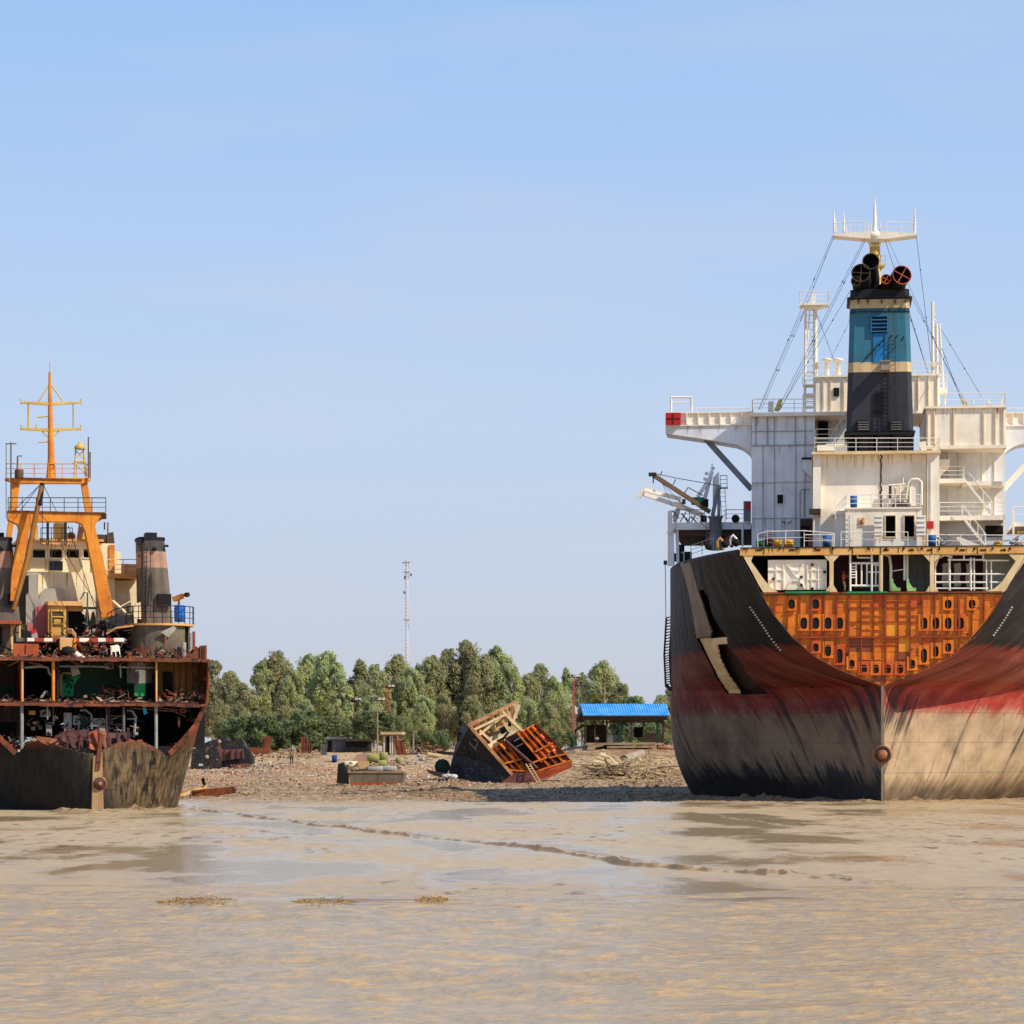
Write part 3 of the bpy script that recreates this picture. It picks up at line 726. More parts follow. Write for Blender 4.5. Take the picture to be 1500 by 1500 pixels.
# main deck sheet
mb = MB(); dk = DECK
mb.prism([(-10.6, .3, dk-.1), (10.6, .3, dk-.1), (16.9, 26, dk-.1), (16.9, 37, dk-.1), (-16.9, 37, dk-.1), (-16.9, 26, dk-.1)], (0, 0, .1)); mb.build('main_deck', M['rust_deck'], ship)
# casing
cs = MB()
cs.fb(SH, 1202, 1357, 664, 815, 7, 15)
cso = cs.build('engine_casing', WP, ship)
pil = MB(); pil.fb(SH, 1191, 1202.5, 664, 745, 6.4, 15); pil.fb(SH, 1191, 1201, 745, 815, 7.2, 14); pil.fb(SH, 1358, 1376, 664, 815, 6.4, 15); pil.fb(SH, 1363, 1365, 666, 812, 6.3, 6.4)
build_each(pil, 'pilaster', WP, cso)
tp = MB(); tp.fb(SH, 1189, 1378, 660.5, 664.5, 6.0, 15.5); tpo = tp.build('casing_roof', M['cream_paint'], cso)
rr = MB(); L_ = [(1193, 661), (1376, 661)]; px_rail(rr, SH, L_, 6.1, 1.0)
a = SH.p(1193, 661, 6.1); b2 = SH.p(1376, 661, 6.1)
rr.rail([a, (a.x, 12, a.z)]); rr.rail([b2, (b2.x, 12, b2.z)]); rr.build('railing', RW, cso)
ck = MB()
ycr = 664; xc = 1290.5
while ycr < 742:
    n_ = random.uniform(2, 6); ck.fb(SH, xc-random.uniform(.6, 1.5), xc+random.uniform(.5, 1.5), ycr, ycr+n_, 6.93, 6.99); ycr += n_; xc = 1290.5+random.uniform(-.8, .8)
ck.build('rust_run', M['rust_deck'], cso)
lbx = MB()
lbx.fb(SH, 1190, 1222, 815, 752, 7.1, 8) if False else None
# lower box with two doorways, built as wall strips round the openings
xs = [1238.5, 1297.5, 1311.5, 1325, 1339, 1350.5]
for a_, b_ in ((xs[0], xs[1]), (xs[2], xs[3]), (xs[4], xs[5])): lbx.fb(SH, a_, b_, 744, 812, 4, 4.15)
for a_, b_ in ((xs[1], xs[2]), (xs[3], xs[4])): lbx.fb(SH, a_, b_, 744, 755.5, 4, 4.15); lbx.fb(SH, a_, b_, 786, 812, 4, 4.15)
lbx.fb(SH, 1237.5, 1351, 743, 745.5, 3.9, 7); lbx.fb(SH, 1238.5, 1240, 745.5, 812, 4.15, 7); lbx.fb(SH, 1349, 1350.5, 745.5, 812, 4.15, 7)
lo_ = lbx.build('boiler_house', WP, ship)
vd = MB(); vd.fb(SH, 1290, 1346, 746, 812, 5.4, 5.5); vd.build('inner_wall', M['dark_interior'], lo_)
dr = MB()
for x0, x1, s_ in ((1297.5, 1311.5, 1), (1325, 1339, 1)):
    for a_, b_, c_, d_ in ((x0-1.4, x0, 754, 787.5), (x1, x1+1.4, 754, 787.5), (x0, x1, 754, 755.6), (x0, x1, 786, 787.5)): dr.fb(SH, a_, b_, c_, d_, 3.9, 4.05)
dr.build('door_frame', M['cream_paint'], lo_)
for x0, x1 in ((1280.5, 1293.5), (1342, 1356)):
    dl = MB(); dl.fb(SH, x0, x1, 755, 786, 3.6, 3.7)
    for y in (757, 764, 771, 778, 784): dl.fb(SH, x0+1, x1-1, y-.5, y+.5, 3.54, 3.6)
    dl.build('door', RW, lo_)
ld = MB(); ld.ladder(SH.p(1246.5, 803, 3.85), SH.p(1246.5, 748, 3.85), (1, 0, 0), .35, .32, .03); ld.build('ladder', RW, lo_)
rr = MB(); px_rail(rr, SH, [(1240, 744), (1348, 744)], 4.1, 1.0); px_rail(rr, SH, [(1240, 744), (1224, 760)], 4.2, .9, 2); rr.build('railing', RW, lo_)
dn = MB(); dn.fb(SH, 1258, 1266.5, 758, 771, 3.93, 4.0); dn.build('notice_board', M['cream_paint'], lo_)
for p_, q__ in (((1260, 762), (1265, 767)), ((1260, 768), (1264, 760))):
    b_ = MB(); b_.bar(SH.p(*p_, 3.9), SH.p(*q__, 3.9), .08, .05); b_.build('arrow_mark', M['rust_bright'], lo_)
rs = MB(); rs.fb(SH, 1357.5, 1367.5, 763.5, 774.5, 6.2, 6.3); rs.build('red_panel', M['red_paint'], cso)
# pipes and fittings above the boiler house
pg = MB()
for x in (1303, 1311, 1318, 1325, 1333): tb(pg, [(x, 712+random.random()*3, ), (x, 738)], 6.5, .07)
tb(pg, [(1302, 711), (1328, 709)], 6.5, .08); tb(pg, [(1327, 730), (1331, 706), (1336, 702), (1345, 702), (1350, 706), (1350, 740)], 6.4, .1)
tb(pg, [(1318, 709), (1318, 736), (1324, 738), (1328, 734)], 6.3, .06); tb(pg, [(1323, 711), (1323, 700)], 6.5, .05)
pg.fb(SH, 1334, 1347, 706, 741, 6.5, 6.9); pg.build('pipework', WP, cso)
hp = MB(); hp.poly(SH, [(1304, 745), (1310, 735), (1328, 736), (1333, 745)], 5.5, 6.9); hp.fb(SH, 1302, 1306, 712, 730, 6.4, 6.6); hp.build('winch_hood', M['brown_wall'], cso)
vt = MB(); vt.fb(SH, 1222, 1238, 754, 812, 5.5, 7); vt.fb(SH, 1220, 1240, 748, 754, 5.3, 7); vt.poly(SH, [(1226, 741), (1240, 725), (1240, 745), (1222, 748)], 5.9, 6.0); vt.build('ventilation_trunk', WP, cso)

# ---- funnel
FD = 8.0
def frustum(mb, y0, y1, grow=0, d1=13.0):
    """funnel slice between rows y0,y1"""
    xl = lambda y: np.interp(y, [424, 640], [1246.5, 1240.0])-grow; xr = lambda y: np.interp(y, [424, 640], [1331.5, 1338.5])+grow
    g = grow/20
    A = SH.p(xl(y0), y0, FD-g); B = SH.p(xr(y0), y0, FD-g); C_ = SH.p(xr(y1), y1, FD-g); D_ = SH.p(xl(y1), y1, FD-g)
    ch = .35
    def ring(a, b, z): return [(a.x+ch, FD-g, z), (b.x-ch, FD-g, z), (b.x, FD-g+ch, z), (b.x, d1-ch, z), (b.x-ch, d1, z), (a.x+ch, d1, z), (a.x, d1-ch, z), (a.x, FD-g+ch, z)]
    v_ = ring(D_, C_, D_.z)+ring(A, B, A.z)
    mb.add(v_, [tuple(range(8))[::-1], tuple(range(8, 16))]+[(i, (i+1) % 8, 8+(i+1) % 8, 8+i) for i in range(8)])
fe = MB(); frustum(fe, 452, 531); frustum(fe, 452.2, 460, 0); fn = fe.build('funnel', M['funnel_teal'], ship)
for nm, y0, y1, g_, mt in (('lower_casing', 545.5, 634, 0, 'funnel_charcoal'), ('band', 531, 545.5, .3, 'funnel_cream'), ('band', 439, 452, .3, 'funnel_cream'), ('top_rim', 424, 439, .6, 'funnel_black')):
    fe = MB(); frustum(fe, y0, y1, g_); fe.build(nm, M[mt], fn)
fe = MB(); frustum(fe, 434.5, 437, 5); frustum(fe, 456.5, 457.3, .6); frustum(fe, 631, 633, 3)
for x in (1256, 1270, 1290, 1310, 1325): fe.poly(SH, [(x, 439), (x+3, 439), (x+1.5, 446)], FD-.25, FD-.1)
for x in (1241, 1335): fe.bar(SH.p(x, 437, FD-.2), SH.p(x+(3 if x < 1290 else -1), 446, FD-.2), .06)
fe.build('rim_flange', M['funnel_black'], fn)
lv = MB(); lv.fb(SH, 1276, 1300.5, 462, 488, FD-.1, FD-.03); lvo = lv.build('louvre', M['funnel_black'], fn)
s2 = MB()
for k in range(5): s2.fb(SH, 1276, 1300.5, 462+k*5.6, 463.4+k*5.6, FD-.25, FD-.1)
for x in (1275.5, 1299.5): s2.fb(SH, x, x+1.5, 462, 488, FD-.22, FD-.1)
s2.build('slats', M['funnel_blue'], lvo)
s2 = MB(); s2.fb(SH, 1279, 1299.5, 488, 530.7, FD-.08, FD-.03); s2.build('blue_panel', M['funnel_blue'], fn)
l2 = MB(); l2.ladder(SH.p(1306.5, 618, FD-.25), SH.p(1306.5, 493, FD-.25), (1, 0, 0), .5, .3, .03)
for y in (500, 530, 560, 590):
    for x in (1301.5, 1311.5): l2.bar(SH.p(x, y, FD-.25), SH.p(x, y, FD), .04)
for x in (1303, 1312): l2.tube([SH.p(x, 495, FD-.25), SH.p(x+4, 490, FD-.7)], .05, 5)
l2.tube([SH.p(1320, 499, FD-.2), SH.p(1325, 492, FD-.8)], .06, 5)
l2.build('ladder', M['dark_steel'], fn)
l2 = MB(); l2.ladder(SH.p(1290, 631, FD-.2), SH.p(1290, 573, FD-.2), (1, 0, 0), .45, .3, .03)
for y in (573, 578, 583, 588, 595, 600, 603): l2.fb(SH, 1281, 1297, y, y+1.5, FD-.16, FD-.06)
l2.build('ladder', M['funnel_black'], fn)
l2 = MB(); l2.bar(SH.p(1267, 525, FD-.15), SH.p(1297, 494, FD-.15), .08)
for k in range(5): l2.bar(SH.p(1267+7*k, 525-7*k, FD-.15), SH.p(1269+7*k, 527-7*k, FD-.05), .06)
l2.build('handrail', M['dark_steel'], fn)
for x0 in (1255, 1303):
    l2 = MB(); l2.fb(SH, x0, x0+20, 616, 631, FD-.25, FD-.02)
    gv = l2.build('grille', M['funnel_black'], fn); l3 = MB()
    for k in range(4): l3.fb(SH, x0+2, x0+18, 617.5+k*3.5, 619.2+k*3.5, FD-.31, FD-.26)
    l3.build('slats', M['grey_wall'], gv)
bx_ = MB(); bx_.fb(SH, 1290.5, 1303.5, 529, 542, FD-1.4, FD); bx_.fb(SH, 1289.5, 1304.5, 527.5, 529.5, FD-1.5, FD); bx_.build('lamp_box', M['concrete'], fn)
ub = MB(); ub.fb(SH, 1239, 1340, 633, 636.5, FD-.3, 13.5); ub.fb(SH, 1241, 1338, 636, 662, FD+2.0, FD+2.2)
for x in (1241, 1253, 1276, 1300, 1325, 1336): ub.fb(SH, x, x+2.5, 636, 661, FD-.1, FD+.2)
ub.build('funnel_base', M['funnel_black'], fn)
ut = MB()
for x in (1267, 1291, 1313):
    q_ = SH.p(x, 661, FD+.9); ut.lathe((q_.x, q_.y, q_.z), [(.45, 0), (.45, 1.25), (.5, 1.3)], 14)
ut.build('uptake', M['funnel_charcoal'], fn)
# exhaust pipes, bent aft, with crossed grilles
for i, (x, y, r, yb) in enumerate(((1261, 400, 13.5, 424), (1275.5, 383, 12, 424), (1321, 403, 14, 424), (1298, 409, 7, 424), (1254, 412, 7, 424))):
    c0 = SH.p(x, y, 6.9); rr_ = r/19.2
    pb = SH.p(x+(2 if x < 1290 else -8), yb+2, 9.6)
    e = MB(); aim = Vector((.25 if x > 1300 else (-.1 if x < 1270 else 0), -1, .18)).normalized()
    e.tube([c0, c0-aim*.6, c0-aim*1.3+Vector((0, 0, -.1)), Vector((pb.x, 9.3, max(c0.z-.9, pb.z+.1))), pb], [rr_, rr_, rr_*.97, rr_*.92, rr_*.9], 20, False)
    eo = e.build('exhaust_pipe', M['funnel_black'], fn)
    e = MB(); a_ = aim.cross(Vector((0, 0, 1))).normalized(); b_ = a_.cross(aim)
    c1 = c0+aim*.03
    rg2 = [c1+(a_*math.cos(k*math.pi/10)+b_*math.sin(k*math.pi/10))*rr_ for k in range(21)]
    e.tube(rg2, .045, 6)
    if i != 1:
        for an in ((.1, 1.67) if i == 0 else (.5, 2.1)):
            dv = a_*math.cos(an)+b_*math.sin(an); e.tube([c1-dv*rr_, c1+dv*rr_], .045, 6)
    e.build('grille', M['rust_bright'] if i in (2, 3) else M['brown_wall'], eo)
    e = MB(); cb = c0-aim*.9; e.add([cb+(a_*math.cos(k*math.pi/10)+b_*math.sin(k*math.pi/10))*rr_*.95 for k in range(20)], [tuple(range(20))]); e.build('black_plug', M['soot_shade_black'], eo)  # black disc closes the pipe behind the grille

# ---- left house with recess
lh = MB(); lh.fb(SH, 1101, 1194, 653, 815, 13, 24); lh.fb(SH, 1101.5, 1194, 608, 653, 13.05, 24)
lho = lh.build('deckhouse', CW, ship)
lh = MB(); lh.fb(SH, 1099, 1250, 603.5, 609, 12.6, 24.5); lh.build('roof', WP, lho)
lh = MB()
for x in (1107, 1124, 1134, 1165, 1179): lh.fb(SH, x-.5, x+.5, 609, 652, 12.93, 13.04)
for x in (1117.5, 1134.5, 1165.5, 1179): lh.fb(SH, x-.4, x+.4, 654, 810, 12.92, 12.99)
for y in (631.5, 706.5, 759): lh.fb(SH, 1101.5, 1190, y-.35, y+.35, 12.94, 13.02)
lh.fb(SH, 1101, 1194, 651.6, 653, 12.9, 13.02)
lh.build('panel_seams', M['seam_grey'], lho)
lh = MB(); lh.fb(SH, 1138.5, 1147.5, 724.5, 738, 12.9, 12.99); wo = lh.build('window', M['soot_shade_black'], lho)
lh = MB()
for a_, b_, c_, d_ in ((1137.3, 1138.6, 723, 739), (1147.4, 1148.7, 723, 739), (1138.6, 1147.4, 723, 724.6), (1138.6, 1147.4, 737.8, 739)): lh.fb(SH, a_, b_, c_, d_, 12.86, 12.98)
lh.build('frame', RW, wo)
lh = MB(); lh.fb(SH, 1172, 1190, 760, 812, 12.85, 12.99); lh.build('recess', M['brown_wall'], lho)
lh = MB(); lh.fb(SH, 1173, 1187, 770, 812, 12.8, 12.86); lh.build('doorway', M['soot_shade_black'], lho)
lh = MB(); lh.fb(SH, 1185, 1201, 745, 752, 6.2, 7.2); lh.build('bracket', M['brown_wall'], cso)
lh = MB(); lh.poly(SH, [(1175, 672), (1190, 672), (1190, 700), (1176, 687)], 11.5, 12.9); lho2 = lh.build('bracket', CW, lho)
lh = MB(); lh.fb(SH, 1174.5, 1190, 670, 673, 11.4, 12.9); lh.build('bracket_top', M['soot_shade_black'], lho)
lh = MB(); tb(lh, [(1172, 757), (1172, 720), (1175, 717), (1186, 717)], 12.6, .04); tb(lh, [(1178, 757), (1178, 717)], 12.6, .03); lh.build('pipe', M['crane_grey'], lho)
lh = MB()
for y in (778, 782, 786):
    x = 1122
    while x < 1130: w_ = random.uniform(1, 2.5); lh.fb(SH, x, x+w_, y, y+1.6, 12.95, 12.99); x += w_+.7
for y in (788, 791): lh.fb(SH, 1110, 1115, y-6, y-5, 12.95, 12.99)
lh.build('painted_notice', M['red_paint'], lho)
lh = MB(); tb(lh, [(1145, 764), (1151, 766)], 12.8, .04); tb(lh, [(1154, 767), (1160, 763)], 12.8, .04); lh.build('hooks', M['dark_steel'], lho)
# recess wall between the house and the funnel
rc = MB(); rc.fb(SH, 1194, 1252, 609, 664, 16, 16.2); rco = rc.build('rear_wall', CW, ship)
rc = MB(); rc.fb(SH, 1198.5, 1213, 617, 645, 15.85, 15.95); rc.build('doorway', M['soot_shade_black'], rco)
rc = MB(); rc.fb(SH, 1195.5, 1198, 614, 650, 15.6, 15.9); rc.build('door_post', M['mast_yellow'], rco)
st_ = MB()
def stair(mb, fr, a, b, d, w=.8, n=8):
    A = fr.p(*a, d); B = fr.p(*b, d); o = Vector((0, w, 0))
    for off in (Vector((0, 0, 0)), o):
        mb.bar(A+off, B+off, .1, .16); up = Vector((0, 0, .95)); mb.tube([A+off+up, B+off+up], .03, 5)
        for k in range(0, 4): c_ = A.lerp(B, k/3)+off; mb.tube([c_, c_+up], .025, 5)
    for k in range(1, n): c_ = A.lerp(B, k/n); mb.bar(c_, c_+o, .22, .04)
stair(st_, SH, (1218, 655), (1240, 620), 12.5); st_.build('stairway', RW, ship)
rr = MB(); px_rail(rr, SH, [(1195, 651), (1240, 651)], 11, 1.2, 3, 2.5); rr.build('railing', RW, ship)
# clutter on casing roof
cl_ = MB(); cl_.fb(SH, 1197, 1222, 652, 660, 7, 8); cl_.fb(SH, 1210, 1236, 650, 653, 7, 7.6); cl_.poly(SH, [(1345, 648), (1356, 646), (1358, 661), (1350, 661)], 7, 7.6); cl_.fb(SH, 1365, 1373, 656, 661, 7, 7.5); cl_.build('locker', WP, cso)
# ---- wheelhouse block behind the funnel
wh = MB(); wh.fb(SH, 1195, 1376, 550, 606, 17, 26); wh.fb(SH, 1193, 1378, 548.5, 551, 16.8, 26.2); who = wh.build('wheelhouse', WP, ship)
wh = MB()
for x in (1206, 1217, 1236, 1345, 1360, 1373): wh.fb(SH, x-.6, x+.6, 551, 600, 16.88, 17)
wh.build('stiffeners', M['cream_paint'], who)
wh = MB(); wh.fb(SH, 1221, 1229.5, 568, 580.5, 16.85, 16.98); wh.build('window', M['soot_shade_black'], who)
rr = MB(); px_rail(rr, SH, [(1196, 549), (1376, 549)], 17, 1.0, 3, 1.8)
A = SH.p(1196, 549, 17); B = SH.p(1376, 549, 17); rr.rail([A, (A.x, 25, A.z)]); rr.rail([B, (B.x, 25, B.z)]); rr.build('railing', RW, who)
for x in (1211.5, 1227.5):
    q_ = SH.p(x, 550, 19); c_ = MB(); c_.lathe(q_, [(.2, 0), (.2, 1.15), (.42, 1.2), (.45, 1.3), (.2, 1.4), (0, 1.4)], 12); c_.build('ventilator', WP, who)
q_ = MB(); q_.fb(SH, 1193, 1199, 532, 540, 17, 17.4); q_.build('horn', M['cream_paint'], who)
rr = MB(); px_rail(rr, SH, [(1102, 604), (1194, 604)], 13.2, 1.05, 3, 1.5); A = SH.p(1102, 604, 13.2); rr.rail([A, (A.x, 24, A.z)]); rr.build('railing', RW, lho)
# ---- right block and galleries
rb = MB(); rb.fb(SH, 1356, 1473.5, 597, 654, 10, 22); rbo = rb.build('deckhouse', WP, ship)
rb = MB(); rb.fb(SH, 1354, 1475, 594.5, 597.5, 9.8, 22.2); rb.fb(SH, 1354, 1474.5, 652, 657, 9.8, 22.2); rb.build('ledge', WP, rbo)
rb = MB()
for x in (1359, 1369, 1397, 1441, 1458, 1470): rb.fb(SH, x-.8, x+.8, 598, 652, 9.88, 10)
rb.build('stiffeners', M['cream_paint'], rbo)
rr = MB(); px_rail(rr, SH, [(1384, 595), (1472, 595)], 10, 1.0, 2, 1.6); A = SH.p(1472, 595, 10); rr.rail([A, (A.x, 22, A.z)])
for a_, b_ in (((1447, 593), (1447, 584)), ((1447, 588), (1442, 594)), ((1447, 588), (1452, 594)), ((1425, 586), (1425, 594))): rr.tube([SH.p(*a_, 10.4), SH.p(*b_, 10.4)], .06, 5)
rr.build('railing', RW, rbo)
gl = MB(); gl.fb(SH, 1376, 1471, 657, 815, 13, 22); glo = gl.build('gallery_wall', CW, ship)
gl = MB(); gl.fb(SH, 1374, 1415, 701, 707.5, 10.3, 13); gl.fb(SH, 1410, 1473, 705, 711, 10.6, 13); gl.fb(SH, 1374, 1473, 755, 762, 10.2, 13)
gl.build('gallery_deck', WP, glo)
gl = MB()
for x in (1389, 1405, 1439, 1457): gl.fb(SH, x-.6, x+.6, 658, 755, 12.9, 13)
for x in (1471, ): gl.fb(SH, x-1.4, x+1.4, 657, 815, 10.2, 10.5)
gl.fb(SH, 1376.5, 1382, 658, 664, 12.5, 13); build_each(gl, 'stiffener', WP, glo)
gl = MB(); gl.fb(SH, 1443, 1471, 770, 786, 12.85, 12.98); gl.build('doorway', M['soot_shade_black'], glo)
gl = MB(); gl.poly(SH, [(1376, 673), (1391, 673), (1391, 684), (1377, 697)], 10.8, 12.9); gl.build('bracket', WP, glo)
rr = MB(); px_rail(rr, SH, [(1377, 702), (1412, 702)], 10.4, 1.0, 3, 1.4); px_rail(rr, SH, [(1376, 755), (1412, 755), (1470, 755)], 10.3, 1.0, 3, 1.6); rr.build('railing', RW, glo)
for a_, b_, d_ in (((1455, 755), (1411, 700), 10.6), ((1444, 800), (1410, 757), 9.8)):
    st_ = MB(); stair(st_, SH, a_, b_, d_, .8, 10); st_.build('stairway', RW, glo)
# clutter along the main deck rail
rr = MB(); px_rail(rr, SH, [(1110, 802), (1124, 798), (1178, 797), (1222, 801)], .5, 1.0, 2, 1.7); px_rail(rr, SH, [(1178, 801), (1220, 801)], .4, .9, 2, 1.6); px_rail(rr, SH, [(1345, 801), (1500, 802)], .4, .9, 2, 1.5); px_rail(rr, SH, [(1232, 801), (1330, 801)], .5, 1.1, 2, 3.5); rr.build('deck_railing', RW, ship)
# ---- bridge wings
def wing(mir, d=14):
    c = 1285.0
    X = lambda x: x if not mir else 2*c-x+1
    g = MB(); g.poly(SH, [(X(x), y) for x, y in ((975, 623), (1101, 620), (1101, 669), (1097, 662), (1088, 655), (1078, 651), (1060, 648), (1030, 643), (975, 635))][::(-1 if mir else 1)], d, d+3)
    wo = g.build('bridge_wing', CW, ship)
    g = MB(); g.poly(SH, [(X(x), y) for x, y in ((975, 604.5), (1101, 604), (1101, 620), (975, 623))], d+.05, d+.15)
    g.poly(SH, [(X(x), y) for x, y in ((975, 604.5), (1101, 604), (1101, 618), (975, 621))], d+2.9, d+3)
    g.box(*(sorted((SH.p(X(974.8), 612, d).x, SH.p(X(976.5), 612, d).x))), d+.05, d+3, SH.p(975, 622, d).z, SH.p(975, 604.5, d).z); g.build('bulwark', WP, wo)
    g = MB()
    for x in (1006, 1023, 1039, 1055, 1071, 1087): g.fb(SH, X(x)-.8, X(x)+.8, 605, 621.5, d-.15, d+.05)
    g.fb(SH, min(X(975), X(1101)), max(X(975), X(1101)), 603.3, 604.8, d-.1, d+.2); g.fb(SH, min(X(975), X(1101)), max(X(975), X(1101)), 621.6, 623.4, d-.12, d+.1); g.build('bulwark_ribs', WP, wo)
    g = MB(); xs_ = sorted((X(975), X(997))); g.fb(SH, xs_[0], xs_[1], 604.5, 622, d-.35, d+.0); wl_ = g.build('side_light_box', M['red_paint'] if not mir else M['green_paint'], wo)
    g = MB(); g.fb(SH, sum(xs_)/2-.4, sum(xs_)/2+.4, 604.5, 622, d-.4, d-.35); g.fb(SH, xs_[0], xs_[1], 612.6, 613.4, d-.4, d-.35); g.build('box_seams', M['maroon_wall'], wl_)
    g = MB(); A = SH.p(X(983), 604, d+.4); B = SH.p(X(983), 582, d+.4); C_ = SH.p(X(1013), 582, d+.4); D_ = SH.p(X(1013), 604, d+.4); g.tube([A, B], .1, 6); g.tube([B, C_], .1, 6); g.tube([C_, D_], .1, 6); g.tube([B-Vector((0, 0, .4)), C_-Vector((0, 0, .4))], .04, 5)
    px_rail(g, SH, [(X(1020), 605), (X(1100), 605)], d+2.5, .4, 1, 3)
    g.build('goal_post_frame', RW, wo)
    g = MB(); g.bar(SH.p(X(1034), 643, d+1), SH.p(X(1101), 717, d+1), .45, .45); g.build('wing_strut', M['crane_grey'] if not mir else WP, wo)
    return wo
wing(False); wing(True)
# ---- masts
mm = MB()
z0 = SH.p(1282, 550, 20); mm.tube([z0, SH.p(1282, 470, 20), SH.p(1281.5, 352, 20)], [.75, .55, .42], 14)
mo = mm.build('mast', M['mast_yellow'], ship)
mm = MB(); q_ = SH.p(1281.5, 352, 20); mm.lathe(q_, [(.42, -.6), (.5, -.3), (.9, .15), (.9, .55), (.4, .6), (.2, .8), (.15, 1.4), (.1, 2.8), (.04, 3.1), (.04, 3.45)], 14); mm.build('mast_head', WP, mo)
mm = MB(); mm.poly(SH, [(1220, 343), (1262, 339), (1300, 339), (1343, 342), (1343, 344), (1296, 350), (1266, 349), (1220, 345)], 19.2, 20.8); mm.build('crosstree', WP, mo)
mm = MB()
for d_ in (19.2, 20.8): px_rail(mm, SH, [(1222, 342), (1266, 340)], d_, .85, 2, 1.5); px_rail(mm, SH, [(1298, 340), (1342, 342)], d_, .85, 2, 1.5)
for x, yt in ((1222, 307), (1236, 308), (1340, 302)):
    mm.tube([SH.p(x, 343, 19.6), SH.p(x, (343+yt)/2, 19.6), SH.p(x, yt, 19.6)], [.11, .08, .03], 6); mm.tube([SH.p(x+(5 if x < 1300 else -3), 341, 19.6), SH.p(x, yt+10, 19.6)], .04, 5)
for x in (1272, 1276, 1289): mm.tube([SH.p(x, 340, 19.5), SH.p(x, 326, 19.5)], .05, 5)
mm.build('railing', RW, mo)
mm = MB(); mm.fb(SH, 1291, 1296, 387, 390, 19.6, 20.4); px_rail(mm, SH, [(1290, 389), (1297, 389)], 19.6, .8, 2, .3); mm.poly(SH, [(1286, 389), (1297, 389), (1286, 400)], 19.8, 20.1); mm.fb(SH, 1275.5, 1288, 372, 373, 19.4, 20.6); mm.fb(SH, 1275.5, 1288, 355, 358, 19.4, 20.6); mm.build('lamp_platform', M['mast_yellow'], mo)
# left lattice tower
lt = MB(); d_ = 18
for x in (1179, 1194.5): lt.tube([SH.p(x+(1 if x < 1185 else -.5), 452, d_), SH.p(x, 604, d_)], .1 if x < 1185 else .18, 8)
for k in range(13): y = 462+k*10.5; lt.bar(SH.p(1180, y, d_), SH.p(1194, y, d_), .07)
lt.tube([SH.p(1186, 455, d_+.8), SH.p(1176, 604, d_+1.2)], .06, 6); px_rail(lt, SH, [(1176, 563), (1195, 563)], d_-.4, 1, 3, .8); px_rail(lt, SH, [(1176, 595), (1195, 595)], d_-.4, 1, 3, .8)
for y in (563, 578, 594): lt.fb(SH, 1176, 1196, y, y+1.5, d_-.4, d_+1)
lto = lt.build('signal_tower', WP, ship)
lt = MB(); lt.fb(SH, 1171, 1214, 444, 446.5, d_-.9, d_+.9); lt.poly(SH, [(1172, 446.5), (1213, 446.5), (1196, 452), (1184, 452)], d_-.6, d_+.6); lt.fb(SH, 1189, 1194.5, 430, 444, d_-.2, d_+.2); lt.build('platform', WP, lto)
lt = MB(); A = SH.p(1171.5, 444, d_-.85); B = SH.p(1213.5, 444, d_-.85); off = Vector((0, 1.7, 0)); lt.rail([A, B, B+off, A+off, A], .95, 3, 1.0); lt.build('railing', RW, lto)
# right lattice tower
rt = MB()
for x, yt in ((1366, 442), (1372, 475)): rt.tube([SH.p(x, yt, 18), SH.p(x+.5, 552, 18)], .12, 8)
rt.tube([SH.p(1376, 474, 18), SH.p(1384, 592, 18)], .08, 6); rt.tube([SH.p(1371, 474, 19), SH.p(1376, 592, 19)], .08, 6)
for k in range(12): y = 478+k*9; x_ = 1376+(y-474)*8/118; rt.bar(SH.p(x_, y, 18), SH.p(1371+(y-474)*5/118, y, 18.6), .05)
for k in range(5): y = 458+k*9; rt.tube([SH.p(1366, y, 18), SH.p(1370+k % 2*3, y+3, 18)], .04, 5)
rt.fb(SH, 1362, 1374, 532, 535, 17.5, 18.5); rt.fb(SH, 1375, 1388, 568, 576, 17.3, 18.5); px_rail(rt, SH, [(1376, 568), (1387, 568)], 17.4, 1, 3, .6)
rt.poly(SH, [(1366, 442), (1370, 450), (1368, 470), (1366, 470)], 17.9, 18.1); rt.build('antenna_tower', WP, ship)
# stays
wy = MB()
for a_, b_, d1 in (((1220, 345), (1111, 600), 13.5), ((1222, 345), (1172, 470), 18), ((1176, 455), (1112, 600), 13.6), ((1179, 456), (1115, 600), 13.6), ((1266, 350), (1140, 598), 14), ((1268, 352), (1144, 598), 14), ((1245, 470), (1215, 530), 17),
                   ((1246, 425), (1142, 600), 14), ((1196, 458), (1222, 530), 17), ((1342, 344), (1366, 545), 17), ((1296, 350), (1360, 548), 17), ((1300, 350), (1412, 592), 11), ((1333, 460), (1360, 548), 17), ((1333, 430), (1415, 592), 11), ((1377, 480), (1437, 580), 11), ((1376, 500), (1410, 592), 11)):
    wy.tube([SH.p(*a_, 19.5), SH.p(*b_, d1)], .02, 4, False)
    for f_ in (.25, .6):
        c_ = SH.p(*a_, 19.5).lerp(SH.p(*b_, d1), f_); c2 = SH.p(*a_, 19.5).lerp(SH.p(*b_, d1), f_+.012); wy.tube([c_, c2], .05, 5)
wy.build('rigging', M['wire_dark'], ship)
wy = MB(); wy.poly(SH, [(1134, 601), (1140, 586), (1146, 583), (1144, 598), (1140, 602)], 13.4, 13.8); wy.poly(SH, [(1408, 583), (1413, 583), (1418, 594), (1412, 594)], 10.3, 10.6); wy.build('turnbuckle', M['mast_yellow'], ship)
wy = MB(); wy.fb(SH, 1125, 1133, 592, 602, 13.6, 14.2); wy.lathe(SH.p(1129, 592, 13.9), [(.25, 0), (.2, .2), (0, .25)], 10); wy.build('capstan', WP, ship)
